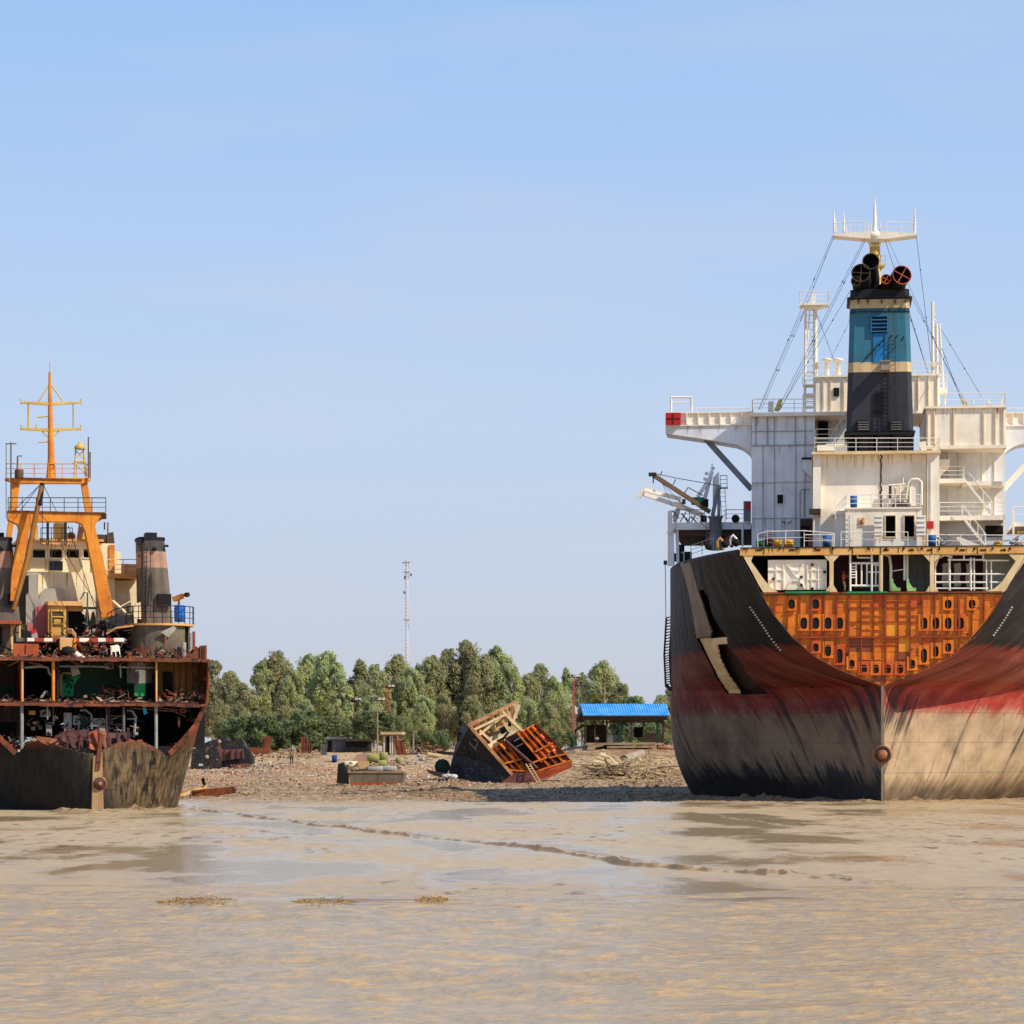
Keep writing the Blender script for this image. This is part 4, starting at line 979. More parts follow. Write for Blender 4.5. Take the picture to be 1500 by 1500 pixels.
# ---- port boat deck, crane, davit
bd = MB(); bd.fb(SH, 985, 1100, 765, 775.5, 15, 26); bdo = bd.build('boat_deck', CW, ship)
bd = MB(); bd.fb(SH, 990, 1100, 775.5, 785, 15.6, 26); bd.build('underside', M['brown_wall'], bdo)
bd = MB()
bd.poly(SH, [(978, 749), (984, 747), (984, 765), (987, 772), (987, 828), (978, 829)], 15, 15.4)
for x, x2 in ((983, 985), (991, 992)): bd.poly(SH, [(x-2, 776), (x+3, 776), (x2+3, 826), (x2-1, 827)], 15.4, 15.8)
bd.bar(SH.p(979, 782, 15), SH.p(988, 770, 15), .4, .3); bd.fb(SH, 1086, 1089, 766, 800, 14.9, 15.2)
bd.build('support_post', CW, bdo)
rr = MB(); px_rail(rr, SH, [(988, 765), (1032, 765)], 15.1, 1.0, 3, 1.2); px_rail(rr, SH, [(1062, 765), (1098, 765)], 15.1, 1.0, 3, 1.5); px_rail(rr, SH, [(1012, 818), (1045, 806)], 13, 1, 3, 1.2); rr.build('railing', M['crane_grey'], bdo)
cr = MB(); q_ = SH.p(1048, 806, 14.2); zt = SH.p(1048, 757, 14.2).z; cr.lathe(q_, [(.5, 0), (.5, zt-q_.z-.15), (.62, zt-q_.z-.1), (.62, zt-q_.z+.05), (0, zt-q_.z+.05)], 20)
cro = cr.build('crane_pedestal', M['crane_grey'], ship)
cr = MB(); cr.bar(SH.p(1044, 755, 14.2), SH.p(1052, 714, 14.2), .3, .4); cr.bar(SH.p(1053, 755, 14.2), SH.p(1053, 714, 14.2), .25, .4); cr.fb(SH, 1049, 1056, 710, 716, 13.9, 14.6); cr.build('crane_column', M['crane_grey'], cro)
cr = MB(); cr.bar(SH.p(1040, 750, 14.0), SH.p(957, 696, 12.6), .3, .32); cr.bar(SH.p(1038, 748, 14.5), SH.p(957, 696, 12.8), .16, .2); cr.build('boom', M['brown_boom'], cro)
cr = MB(); cr.fb(SH, 950, 961, 692, 697, 12.4, 12.9); cr.fb(SH, 999, 1004, 731, 738, 13.1, 13.5); cr.tube([SH.p(957, 697, 12.6), SH.p(957, 708, 12.6)], .05, 5); cr.build('hook_block', M['dark_steel'], cro)
cr = MB(); cr.lathe(SH.p(1022, 734, 13.9), [(0, -.5), (.3, -.5), (.33, 0), (.3, .5), (0, .5)], 14, 'x'); cr.build('winch_drum', M['green_paint'], cro)
cr = MB(); cr.lathe(SH.p(1033, 737, 13.9), [(0, -.25), (.33, -.25), (.33, .25), (0, .25)], 14, 'x'); cr.build('winch_drum', M['soot_shade_black'], cro)
cr = MB(); cr.ladder(SH.p(1061, 762, 14.3), SH.p(1058, 714, 14.3), (1, 0, 0), .4, .35, .03); cr.rail([SH.p(1055, 714, 13.9), SH.p(1065, 714, 13.9)], .95, 3, .6); cr.fb(SH, 1054, 1066, 713.6, 714.8, 13.8, 14.5); cr.ladder(SH.p(1038, 795, 14), SH.p(1038, 765, 14), (1, 0, 0), .3, .35, .03); cr.build('ladder', M['crane_grey'], cro)
cr = MB(); cr.tube([SH.p(960, 694, 12.7), SH.p(1000, 702, 13.2), SH.p(1040, 709, 14), SH.p(1052, 712, 14)], .03, 5); cr.tube([SH.p(966, 698, 12.6), SH.p(985, 742, 14), ], .02, 4); cr.tube([SH.p(962, 700, 12.6), SH.p(1046, 785, 14)], .02, 4)
for a_, b_ in (((1003, 722), (1008, 714)), ((1008, 714), (1030, 726)), ((967, 697), (970, 690)), ((986, 710), (990, 702))): cr.tube([SH.p(*a_, 13.4), SH.p(*b_, 13.4)], .04, 5)
cr.build('crane_wires', M['wire_dark'], cro)
dv = MB()
for yy in (0, 11): dv.bar(SH.p(997, 731+yy, 16), SH.p(943, 717+yy*.6, 15.2), .34, .3)
dv.bar(SH.p(943, 717, 15.2), SH.p(935, 729, 15.2), .4, .3); dv.bar(SH.p(997, 735, 16), SH.p(988, 765, 16), .35, .3); dv.bar(SH.p(988, 738, 15.5), SH.p(1030, 755, 15.5), .3, .4); dv.bar(SH.p(934, 700, 15.2), SH.p(962, 717, 15.2), .06)
dv.build('boat_davit', WP, ship)
dv = MB(); dv.bar(SH.p(1022, 728, 15), SH.p(1040, 700, 15), .28); dv.bar(SH.p(1030, 740, 15.3), SH.p(1043, 690, 15.3), .3); dv.poly(SH, [(1044, 755), (1044, 700), (1053, 691), (1053, 712), (1049, 716)], 15.2, 15.5); dv.tube([SH.p(1043, 695, 15.3), SH.p(1043, 679, 15.3)], .05, 5)
for x, y in ((1044, 686), (1035, 694), (1033, 702)): q_ = SH.p(x, y, 15.1); dv.lathe(q_, [(0, -.12), (.12, -.1), (.18, 0), (.12, .12), (0, .15)], 8)
dv.build('searchlight_mast', CW, ship)
dv = MB()
for x, y in ((985, 748), (998, 752), (1004, 760), (1012, 756)): dv.bar(SH.p(x, y, 15.4), SH.p(x+9, y+10, 15.4), .12); dv.bar(SH.p(x+7, y-2, 15.5), SH.p(x-2, y+13, 15.5), .08)
dv.build('davit_gear', M['crane_grey'], ship)
dv = MB(); dv.fb(SH, 1026, 1035, 755, 764, 15.2, 15.8); dv.lathe(SH.p(1077.5, 760, 15.1), [(0, -.3), (.32, -.3), (.32, .3), (0, .3)], 16, 'y'); dv.build('tank', M['soot_shade_black'], bdo)
dv = MB(); dv.fb(SH, 1089, 1100, 734, 764, 14.6, 14.8); lbo = dv.build('life_ring_locker', M['crane_grey'], bdo)
dv = MB(); dv.fb(SH, 1092, 1100, 735, 746, 14.45, 14.6); dv.build('red_panel', M['red_paint'], lbo)
# mooring winch group at the quarter
mw = MB(); q_ = SH.p(1003, 820, 18)
mw.lathe((q_.x-.6, q_.y, q_.z+.2), [(0, -.5), (.55, -.5), (.55, -.4), (.35, -.38), (.35, .38), (.55, .4), (.55, .5), (0, .5)], 14, 'x'); mw.fb(SH, 994, 998, 802, 826, 17.6, 18.3); mw.fb(SH, 1002, 1013, 808, 822, 17.6, 18.3)
mw.lathe(SH.p(997, 803, 17.6), [(0, -.3), (.3, -.3), (.3, .3), (0, .3)], 10, 'x'); mw.build('mooring_winch', M['dark_winch'], ship)
for i, (x, y, m_) in enumerate(((1039, 801, 'crane_grey'), (1068, 797, 'soot_shade_black'))):
    pass
# bulwark chocks
for x, y0, y1, m_, nm in ((1055, 788, 806, 'ochre_door', 'fairlead'), (1068, 786, 802, 'maroon_wall', 'fairlead'), (1074, 784, 800, 'rail_white', 'chock')):
    c_ = MB(); q_ = SH.p(x, y1, 6); h_ = (y1-y0)/19.4
    c_.tube([q_+Vector((-.2, 0, 0)), q_+Vector((-.22, 0, h_*.7)), q_+Vector((0, 0, h_)), q_+Vector((.22, 0, h_*.7)), q_+Vector((.2, 0, 0))], .12, 8); c_.build(nm, M[m_], ship)
c_ = MB()
for x, y in ((1062, 797), (1078, 795), (1038, 800)): q_ = SH.p(x, y, 5.5); c_.lathe(q_, [(0, -.2), (.3, -.2), (.3, .2), (0, .2)], 12, 'y')
build_each(c_, 'roller', M['soot_shade_black'], ship)
# accommodation ladder hanging on the port side
al = MB(); d_ = 23
L1 = [SH.p(976.0, 905, d_), SH.p(973, 960, d_), SH.p(975.0, 1003, d_)]; L2 = [p+Vector((.45, 0, 0)) for p in L1]
al.tube(L1, .09, 6); al.tube(L2, .09, 6)
for k in range(26):
    f_ = k/25*2; i = min(int(f_), 1); al.bar(L1[i].lerp(L1[i+1], f_-i), L2[i].lerp(L2[i+1], f_-i)+Vector((0, 0, .1)), .09)
al.bar(SH.p(975, 1003, d_), SH.p(983, 1011, d_), .35, .3); al.tube([SH.p(974.5, 826, d_), SH.p(975.5, 905, d_)], .03, 5); al.build('hanging_ladder', M['dark_steel'], ship)
c_ = MB(); c_.fb(SH, 972, 977, 821, 827, 20, 20.4); c_.build('green_lamp', M['green_paint'], ship)
# starboard quarter fittings at the picture edge
c_ = MB(); c_.fb(SH, 1484, 1540, 765, 771, 12, 20); px_rail(c_, SH, [(1484, 765), (1530, 765)], 12, 1.2, 2, 1.5); c_.fb(SH, 1483, 1486, 745, 802, 11.8, 12); c_.build('boat_deck', WP, ship)
c_ = MB()
for y in (780, 795): tb(c_, [(1490, y), (1510, y)], 10, .06)
tb(c_, [(1491, 778), (1491, 800)], 10, .06); c_.build('yellow_frame', M['yellow_paint'], ship)

# ---- loose things aboard (each its own thing)
def drum(fr, x, y1, d, mat, label, h=.88, r=.29, name='oil_drum', cat='drum', group='drums and tubs standing along the ship rail', hoops=True):
    q = fr.p(x, y1, d); b_ = MB()
    prof_ = [(0, 0), (r, 0), (r, h*.32), (r*1.05, h*.34), (r, h*.36), (r, h*.65), (r*1.05, h*.67), (r, h*.69), (r, h), (r*.9, h), (r*.9, h-.03), (0, h-.03)]
    b_.lathe((0, 0, 0), prof_, 16); wq = fr.toworld(q)
    return b_.build(name, mat, None, label, cat, group, loc=wq)
drum(SH, 1113, 800.5, 1.0, M['green_paint'], 'green tub by the foot of the white deckhouse at the rail', .45, .27, 'tub', 'tub')
drum(SH, 1126, 800.5, 1.0, M['maroon_wall'], 'dark red drum lying beside the green tub at the ship rail', .7, .3)
drum(SH, 1139, 800.5, 1.0, M['yellow_paint'], 'left one of two yellow tubs behind the ship rail', .5, .33, 'tub', 'tub')
drum(SH, 1155, 800.5, 1.2, M['yellow_paint'], 'right one of two yellow tubs behind the ship rail', .5, .35, 'tub', 'tub')
drum(SH, 1211, 800.5, 1.5, M['blue_drum_paint'], 'blue drum standing left of the boiler house ladder')
drum(SH, 1365.5, 800.5, 1.5, M['blue_drum_paint'], 'blue drum under the red panel by the casing corner')
drum(SH, 1461.5, 802, .9, M['yellow_paint'], 'round yellow tub near the foot of the stairway', .45, .28, 'tub', 'tub')
drum(SH, 1250.5, 743, 4.9, M['blue_drum_paint'], 'weathered blue drum standing on the boiler house roof', .85, .27)
mb = MB(); mb.fb(SH, 1184, 1191, 786, 800, 1.2, 1.9); o = mb.build('locker', M['maroon_wall'], None, 'dark red locker behind the rail beside the blue drum', 'locker'); o.location = SH.O; o.rotation_euler = (0, 0, -SH.th)
mb = MB(); mb.poly(SH, [(1400, 788), (1404, 786), (1440, 800), (1436, 803), (1412, 801)], 1.6, 1.8); o = mb.build('steel_plate', WP, None, 'buckled white steel plate lying on deck below the stairway', 'plate'); o.location = SH.O; o.rotation_euler = (0, 0, -SH.th)
def world_obj(o, fr): o.location = fr.O; o.rotation_euler = (0, 0, -fr.th); return o
mb = MB()
for k in range(40):
    x = random.uniform(1372, 1398) if k % 2 else random.uniform(1478, 1500); y = random.uniform(790, 800); p_ = SH.p(x, y, 1.5+random.random()); mb.bar(p_, p_+Vector((random.uniform(-.6, .6), random.uniform(-.3, .3), random.uniform(-.3, .5))), random.uniform(.04, .14))
world_obj(mb.build('scrap_heap', M['machine_grey'], None, 'tangle of grey scrap and rope left on the upper deck', 'scrap', kind='stuff'), SH)

# rust weeping from seams and fittings on the white works
def weeps(fr, spots, par, mat='rust_weep'):
    b = MB()
    for x, y, L_, w_, d in spots:
        n_ = 3; 
        for k in range(n_): b.fb(fr, x-w_*(1-k*.3)/2, x+w_*(1-k*.3)/2, y+L_*k/n_, y+L_*(k+1)/n_, d-.012, d-.004)
    return b.build('rust_runs', M[mat], par)
weeps(SH, [(random.uniform(1204, 1354), 665, random.uniform(5, 26), random.uniform(.4, 1.1), 7) for _ in range(22)], cso)
weeps(SH, [(random.uniform(1103, 1168), random.choice([653, 707, 759, 609]), random.uniform(4, 22), random.uniform(.3, .9), 12.9) for _ in range(26)], lho)
weeps(SH, [(random.uniform(1242, 1348), random.choice([746, 788]), random.uniform(4, 12), random.uniform(.3, 1.0), 3.99) for _ in range(14)], lo_)
weeps(SH, [(random.uniform(1360, 1470), 598, random.uniform(4, 20), random.uniform(.3, .9), 9.98) for _ in range(14)], rbo)
weeps(SH, [(random.uniform(980, 1098), 623.5, random.uniform(3, 14), random.uniform(.3, .9), 13.98) for _ in range(10)], ship)
weeps(SH, [(random.uniform(1090, 1500), 803, random.uniform(4, 9), random.uniform(.6, 1.6), -.06) for _ in range(24)], beam_obj, 'rust_deck')
# ================= left ship, cut open across its decks
LS = Frame(143, 174, R(-15.6))
lship = LS.empty('ship', 'burnt out smaller ship with orange gantry and its decks cut open in tiers', 'ship')
C0 = 2.5
_sc = FPX/(LS.O.y+C0)
LZ = lambda y: CH+(HZ-y)/_sc
cpx = LS.proj(0, C0, 5)[0]
CUTL = [(964, 303), (1000, 303), (1028, 300), (1060, 286), (1085, 265), (1104, 246)]
lz = np.array([LZ(y) for y, _ in CUTL][::-1]); lw = np.array([(x-cpx)/_sc/.985 for _, x in CUTL][::-1])
TOPZ = LZ(964)
def lhull_w(s, z):
    z = np.asarray(z, float); s = np.asarray(s, float)
    A = np.where(z >= lz[0], np.interp(z, lz, lw), np.clip(lw[0]*(1-.42*((lz[0]-z)/lz[0])), .3, 9))
    Wz = np.interp(z, [-1, 0, 2, 4.4, 6, 9, 12], [6.3, 6.7, 7.2, 7.8, 8.0, 8.0, 8.0])
    aft = .25+(A-.25)*np.clip(s/C0, 0, 1)**.8
    u = np.clip((s-C0)/9, 0, 1)
    fwd = A+(Wz-A)*(1-(1-u)**2)
    return np.where(s < C0, aft, fwd)
t = NT('scraped_hull')
tcn = t.new('ShaderNodeTexCoord'); sepn = t.new('ShaderNodeSeparateXYZ'); t.link(tcn.outputs['Object'], sepn.inputs[0])
d1 = t.noise(t.coord((2.6, .9, .6), rot=(0, R(38), 0)), 1.4, 8, .65, .5); d2 = t.noise(t.coord((1, 1, 1)), .6, 8, .6); d3 = t.noise(t.coord((.5, .5, 5)), 1.2, 5, .6)
c = t.mix(t.ramp(d1, [(.40, 0.0), (.64, 1.0)]), lin('15120f'), lin('86704e'))
c = t.mix(t.ramp(d2, [(.4, 0.0), (.7, .8)]), c, lin('4a3a26'))
c = t.mix(t.ramp(d3, [(.55, 0.0), (.7, .5)]), c, lin('15110e'))
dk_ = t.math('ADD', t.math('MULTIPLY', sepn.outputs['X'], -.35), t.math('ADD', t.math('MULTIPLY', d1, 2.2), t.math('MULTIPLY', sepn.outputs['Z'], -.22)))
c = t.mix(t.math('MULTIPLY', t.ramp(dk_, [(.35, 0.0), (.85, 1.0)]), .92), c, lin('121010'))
zf = t.math('DIVIDE', sepn.outputs['Z'], 10)
c = t.mix(t.ramp(zf, [(.40, 0.0), (.52, 1.0)]), c, lin('7c3a22'))
t.bump(d1, .6, .1); LHULL = t.out(c, .75, 0, .3)
for side in (-1, 1):
    ss = np.concatenate([np.arange(0, 4, .08), np.arange(4, 14, .4), np.arange(14, 52, 2.5)]); zs = np.concatenate([np.arange(-1, 5, .08), np.arange(5, TOPZ, .35), [TOPZ]])
    S, Z = np.meshgrid(ss, zs, indexing='ij'); wv = lhull_w(S, Z)*np.clip((52-S)/16, 0, 1)**.6
    V = np.stack([side*wv, S, Z], -1); n, m = S.shape; idx = np.arange(n*m).reshape(n, m)
    Fq = np.stack([idx[:-1, :-1], idx[1:, :-1], idx[1:, 1:], idx[:-1, 1:]], -1).reshape(-1, 4)
    Fc = (V[:-1, :-1]/4+V[1:, :-1]/4+V[1:, 1:]/4+V[:-1, 1:]/4).reshape(-1, 3)
    px, py = LS.proj(Fc[:, 0], Fc[:, 1], Fc[:, 2])
    ty = np.interp(px, [-60, 0, 20, 45, 80, 120, 145, 165, 205, 225, 245, 260], [1085, 1100, 1109, 1084, 1090, 1101, 1104, 1090, 1084, 1098, 1108, 1100])+2.5*(vnoise(px*.25, py*0+3)-.5)
    keep = ~((Fc[:, 1] < C0) & (py < ty))
    f = Fq[keep]; used, inv = np.unique(f, return_inverse=True)
    o = npmesh('hull_side', V.reshape(-1, 3)[used], inv.reshape(-1, 4), LHULL, lship)
    md = o.modifiers.new('thick', 'SOLIDIFY'); md.thickness = .07; md.offset = 0
# torch cut edge of the shell
ed = MB()
for side in (-1, 1):
    pts = [(side*(float(lhull_w(C0, z))+.02), C0-.05, z) for z in np.linspace(lz[0], TOPZ, 24)]
    for a, b in zip(pts[:-1], pts[1:]): ed.bar(a, b, .12, .32)
    for z in (lz[0]+.6, lz[0]+2.2, TOPZ-2.6, TOPZ-1.3):
        x = side*(float(lhull_w(C0, z))-.15); ed.bar((x, C0, z), (x-side*.25, C0+2.2, z), .08, .25)
ed.build('cut_edge', M['rust_edge'], lship)
mb = MB(); A = LS.p(134, 1150, -.1); B = LS.p(152, 1150, -.1)
mb.add([(A.x, -.15, -.5), (B.x, -.15, -.5), (B.x+.1, .5, -.5), (A.x-.1, .5, -.5), (A.x+.12, -.15, 3.6), (B.x-.1, -.15, 3.9), (B.x, .5, 3.9), (A.x, .5, 3.6)], [(0,1,5,4), (1,2,6,5), (2,3,7,6), (3,0,4,7), (4,5,6,7)])
mb.build('stern_post', M['skeg_tan'], lship)
q = LS.p(146, 1148, -.15); mb = MB(); mb.lathe((q.x, 0, q.z), [(0, -.5), (.12, -.5), (.14, -.35), (.26, -.33), (.28, -.2), (.40, -.18), (.44, -.05), (.50, 0), (.50, .4)], 20, 'y'); bo = mb.build('shaft_boss', M['rust_boss'], lship)
mb = MB(); mb.lathe((q.x, 0, q.z), [(.16, -.40), (.24, -.42), (.26, -.36)], 16, 'y'); mb.lathe((q.x, 0, q.z), [(.31, -.24), (.38, -.26), (.41, -.2)], 16, 'y'); mb.build('flange', M['brown_wall'], bo)
# decks
def deck(name, y, mat, th=.14, d0=C0-.1, d1=11, half=None, par=lship):
    z = LZ(y); b = MB()
    P0 = [(-float(lhull_w(s, min(z, TOPZ)))+.1, s, z) for s in np.linspace(d1, d0, 6)]; P1 = [(-x, s, z_) for x, s, z_ in P0[::-1]]
    b.prism(P0+P1, (0, 0, -th)); return b.build(name, mat, par)
deck('upper_deck', 963, M['rust_deck'], .2, C0-.25); deck('middle_deck', 1028, M['rust_deck'], .18, C0-.2); deck('lower_deck', 1093, M['dark_interior'], .2, C0+.3)
rim = MB(); hh = lambda y: float(lhull_w(C0, LZ(y)))
for y, th in ((963, 4.5), (1030, 3.2)):
    x = -hh(y)
    while x < hh(y):
        x2 = min(x+random.uniform(.5, 1.6), hh(y)); z = LZ(y)-random.uniform(0, .06); rim.box(x, x2, C0-.35-random.random()*.08, C0-.1, z-th/_sc-random.random()*.08, z); x = x2
rim.build('torn_deck_edge', M['rust_plate'], lship)
def wall(name, x0, x1, y0, y1, d, mat, par=lship, d1=None):
    b = MB(); b.fb(LS, x0, x1, y0, y1, d, d1 or d+.12); return b.build(name, mat, par)
# middle tier rooms
wall('room_wall', -60, 32, 968, 1028, 7, M['grey_wall']); wall('room_wall', 32, 84, 968, 1028, 9, M['soot_shade_black'])  # the black wall paints the shade of the open rooms
gw = wall('room_wall', 84, 186, 968, 1028, 6.5, M['green_dark']); wall('room_wall', 228, 306, 968, 1028, 5.0, M['yellow_wall'])
wall('partition', 30, 33, 968, 1028, C0+.4, M['rust_plate'], d1=6.8); wall('partition', 228.5, 231, 968, 1028, C0+.4, M['soot_shade_black'], d1=5); wall('partition', 84, 85.5, 968, 1028, C0+.5, M['brown_wall'], d1=6.4)
wall('lining_panel', -60, 28, 1006, 1027, 6.8, M['green_dark']); wall('lining_panel', -60, 28, 972, 1004, 6.82, M['brown_wall'])
# curved bulkhead, white over green, with door
def curved(name, x0, x1, y0, y1, d, bulge, mat, par=lship, n=12, off=0):
    b = MB(); T = []
    for k in range(n+1):
        f = k/n; x = x0+(x1-x0)*f; dd = d-bulge*math.sin(math.pi*f)-off
        T.append((LS.p(x, y1, dd), LS.p(x, y0, dd)))
    vs = [p for pr_ in T for p in pr_]; b.add(vs, [(2*i, 2*i+2, 2*i+3, 2*i+1) for i in range(n)], True)
    vs2 = [p+Vector((0, .1, 0)) for p in vs]; b.add(vs2, [(2*i, 2*i+1, 2*i+3, 2*i+2) for i in range(n)], True)
    return b.build(name, mat, par)
cw_ = curved('curved_wall', 186, 229, 970, 1001, 5, 1.2, M['white_dull']); curved('curved_wall', 186, 229, 1001, 1027, 5, 1.2, M['green_dark'])
b = MB(); b.poly(LS, [(198, 983), (200, 981), (211, 981), (213, 983), (213, 1001), (198, 1001)], 3.65, 3.75); d_ = b.build('door', WP, cw_)
b = MB(); b.poly(LS, [(198, 1001), (213, 1001), (213, 1018), (211, 1020), (200, 1020), (198, 1018)], 3.64, 3.75); b.build('lower_panel', M['bright_green'], d_)
b = MB(); b.poly(LS, [(197, 985), (203, 982), (204, 992), (202, 1004), (199, 1006)], 3.6, 3.63); b.fb(LS, 197, 198, 982, 1020, 3.6, 3.7); b.build('burnt_patch', M['grey_wall'], d_)
b = MB(); b.poly(LS, [(90, 989), (92, 987), (106, 987), (108, 989), (108, 1018), (106, 1020), (92, 1020), (90, 1018)], 5.6, 5.7); d_ = b.build('door', M['bright_green'], gw)
b = MB()
for L_ in ([(89, 988), (92, 986), (106, 986)], [(89, 988), (89, 1019), (93, 1021)]):
    b.tube([LS.p(x, y, 5.55) for x, y in L_], .06, 5)
b.build('frame', M['pale_orange'], d_)
b = MB()
for k in range(9):
    x = random.uniform(93, 106); y = random.uniform(990, 1012); b.tube([LS.p(x, y, 5.5), LS.p(x+random.uniform(-4, 4), y+random.uniform(-5, 8), 5.4)], .05, 4)
b.poly(LS, [(92, 992), (98, 989), (104, 993), (101, 1001), (94, 1000)], 5.5, 5.56); b.build('fittings', M['green_dark'], d_)
b = MB(); b.poly(LS, [(108, 990), (118, 990), (107, 1005)], 5.5, 5.6); b.build('torn_panel', M['bright_green'], gw)
b = MB(); b.poly(LS, [(103, 978), (112, 972), (118, 987), (106, 991)], 4.3, 4.4); b.build('hanging_panel', M['white_dull'], lship)
b = MB(); b.poly(LS, [(239, 986), (241, 984), (251, 984), (253, 986), (253, 1023), (239, 1023)], 4.86, 4.98); b.build('doorway', M['soot_shade_black'], lship)
b = MB()
for x in (256, 264, 273, 283, 291): b.fb(LS, x-.6, x+.6, 972, 1024, 4.8, 5.0)
b.build('wall_ribs', M['rust_plate'], lship)
# lower tier
wall('room_wall', -60, 32, 1034, 1093, 6, M['brown_wall']); wall('room_wall', 32, 80, 1034, 1080, 7, M['dark_interior']); wall('room_wall', 80, 300, 1034, 1095, 8.5, M['soot_shade_black'])  # black back wall painted as shade deep in the tier
wall('doorway', -40, 24, 1058, 1090, 5.8, M['soot_shade_black'])
# pillars
for x, y0, y1, m_, r in ((32.5, 967, 1028, 'pale_orange', .09), (78, 967, 1028, 'gantry_orange', .11), (229, 968, 1028, 'pale_orange', .07), (86, 975, 1024, 'soot_shade_black', .05), (32, 1033, 1103, 'machine_grey', .12), (228.5, 1034, 1097, 'machine_grey', .12), (78, 1033, 1062, 'brown_wall', .07), (69.5, 1036, 1054, 'machine_grey', .06), (156, 1033, 1072, 'brown_wall', .07), (181, 1033, 1072, 'grey_wall', .1)):
    b = MB(); b.tube([LS.p(x, y0, C0+.1), LS.p(x, y1, C0+.1)], r, 8); b.build('pillar', M[m_], lship)
# pipes and hanging wreckage under decks
b = MB()
tl = lambda L_, d, r, n=5: b.tube([LS.p(x, y, d) for x, y in L_], r, n)
tl([(35, 978), (60, 976), (70, 978), (72, 986), (77, 991)], 3.2, .08); tl([(82, 979), (88, 976), (130, 976), (160, 977)], 3.3, .06); tl([(174, 977), (228, 978)], 3.3, .06); tl([(176, 974), (177, 993)], 3.2, .05)
tl([(117, 1041), (125, 1040), (134, 1047), (134, 1068)], 3, .07); tl([(186, 1040), (194, 1042), (199, 1050), (196, 1080)], 3, .08); tl([(186, 1053), (198, 1053)], 3, .05)
tl([(60, 1022), (67, 1013), (70, 1014)], 3, .09); b.build('pipework', M['machine_grey'], lship)
b = MB()
for k in range(46):
    x = random.uniform(-20, 296); y = random.choice([968, 1033]); b.tube([LS.p(x, y, 2.6+random.random()*2), LS.p(x+random.uniform(-22, 22), y+random.uniform(2, 10), 2.7+random.random()*1.5)], random.uniform(.02, .06), 4)
for x0, y0, x1, y1 in ((190, 1037, 260, 1043), (200, 1034, 280, 1042), (250, 1040, 272, 1050), (40, 970, 62, 974)): b.bar(LS.p(x0, y0, 2.7), LS.p(x1, y1, 2.9), .14, .06)
for x, y, w_, h_ in ((160, 976, 11, 7), (268, 1041, 7, 5)):
    for a_, c_ in (((x-w_/2, y-h_/2), (x+w_/2, y-h_/2)), ((x-w_/2, y+h_/2), (x+w_/2, y+h_/2)), ((x-w_/2, y-h_/2), (x-w_/2, y+h_/2)), ((x+w_/2, y-h_/2), (x+w_/2, y+h_/2))): b.bar(LS.p(*a_, 2.6), LS.p(*c_, 2.6), .08)
tl([(262, 1050), (262, 1065)], 2.8, .07)
b.build('hanging_wreckage', M['rust_plate'], lship)
# machinery and switchgear in the lower tier
for x0, x1, y0, y1, m_, nm in ((94, 105, 1044, 1070, 'machine_grey', 'switch_cabinet'), (107, 117, 1048, 1062, 'machine_grey', 'switch_cabinet'), (136, 157, 1052, 1070, 'machine_grey', 'switch_cabinet'), (60, 74, 1040, 1050, 'machine_grey', 'tank'), (68, 76, 1062, 1078, 'machine_grey', 'locker')):
    b = MB(); b.fb(LS, x0, x1, y0, y1, 3.2, 4); o = b.build(nm, M[m_], lship)
    b = MB()
    for k in range(4): xx = random.uniform(x0+1, x1-2); yy = random.uniform(y0+2, y1-3); b.fb(LS, xx, xx+random.uniform(1, 3), yy, yy+random.uniform(1, 4), 3.12, 3.19)
    b.build('dials', M['dark_interior'], o)
b = MB(); b.fb(LS, 118, 131, 1050, 1068, 3.6, 4.4); b.fb(LS, 109, 112, 1062, 1070, 3.3, 3.5); b.build('machine_block', M['green_dark'], lship)
b = MB(); b.fb(LS, 43, 52, 1041, 1047, 3.4, 4); b.build('yellow_box', M['ochre_door'], lship)
b = MB()
for y in (1048, 1060, 1074): b.fb(LS, 160, 182, y, y+2, 3.8, 4.2)
for x in (159, 181): b.fb(LS, x, x+2, 1034, 1076, 3.8, 4.2)
b.build('rack', M['grey_wall'], lship)
b = MB(); b.poly(LS, [(209, 1037), (213, 1036), (216, 1045), (211, 1047)], 2.5, 2.6); world_obj(b.build('cloth', M['plastic_cyan'], None, 'turquoise rag hanging under the middle deck of the burnt ship', 'cloth'), LS)
# torn shell plates over the stern
spec = [((52, 1078), (60, 1088), (100, 1100), (96, 1084)), ((80, 1078), (98, 1070), (104, 1092), (86, 1090)), ((98, 1072), (128, 1068), (130, 1095), (102, 1096)), ((128, 1074), (144, 1068), (145, 1100), (128, 1096)), ((143, 1068), (158, 1071), (156, 1098), (146, 1100)), ((158, 1073), (170, 1074), (171, 1094), (157, 1096)), ((170, 1074), (188, 1072), (187, 1092), (171, 1092)), ((188, 1080), (200, 1085), (202, 1090), (187, 1092)), ((205, 1084), (226, 1094), (240, 1103), (215, 1098))]
for i, pp_ in enumerate(spec):
    b = MB(); d_ = 1.0+.25*(i % 3); P_ = [LS.p(x, y, d_+(.5 if y < 1085 else 0)) for x, y in pp_]; b.prism(P_, (0, .06, 0))
    o = b.build('torn_plate', M[['rust_plate', 'rust_maroon', 'rust_maroon', 'rust_bright'][i % 4]], lship)
b = MB()
for x in (98, 115, 129, 144, 157, 171, 187): b.bar(LS.p(x, 1066+random.uniform(-4, 5), 1.0), LS.p(x+1, 1099, .9), .1, .25)
b.bar(LS.p(101, 1066, .8), LS.p(138, 1091, .7), .12); b.bar(LS.p(96, 1076, .8), LS.p(120, 1087, .8), .08)
b.fb(LS, 187, 189.5, 1066, 1090, .9, 1.0); b.bar(LS.p(80, 1082, .7), LS.p(103, 1066, .9), .1)
b.build('shell_ribs', M['rust_maroon'], lship)
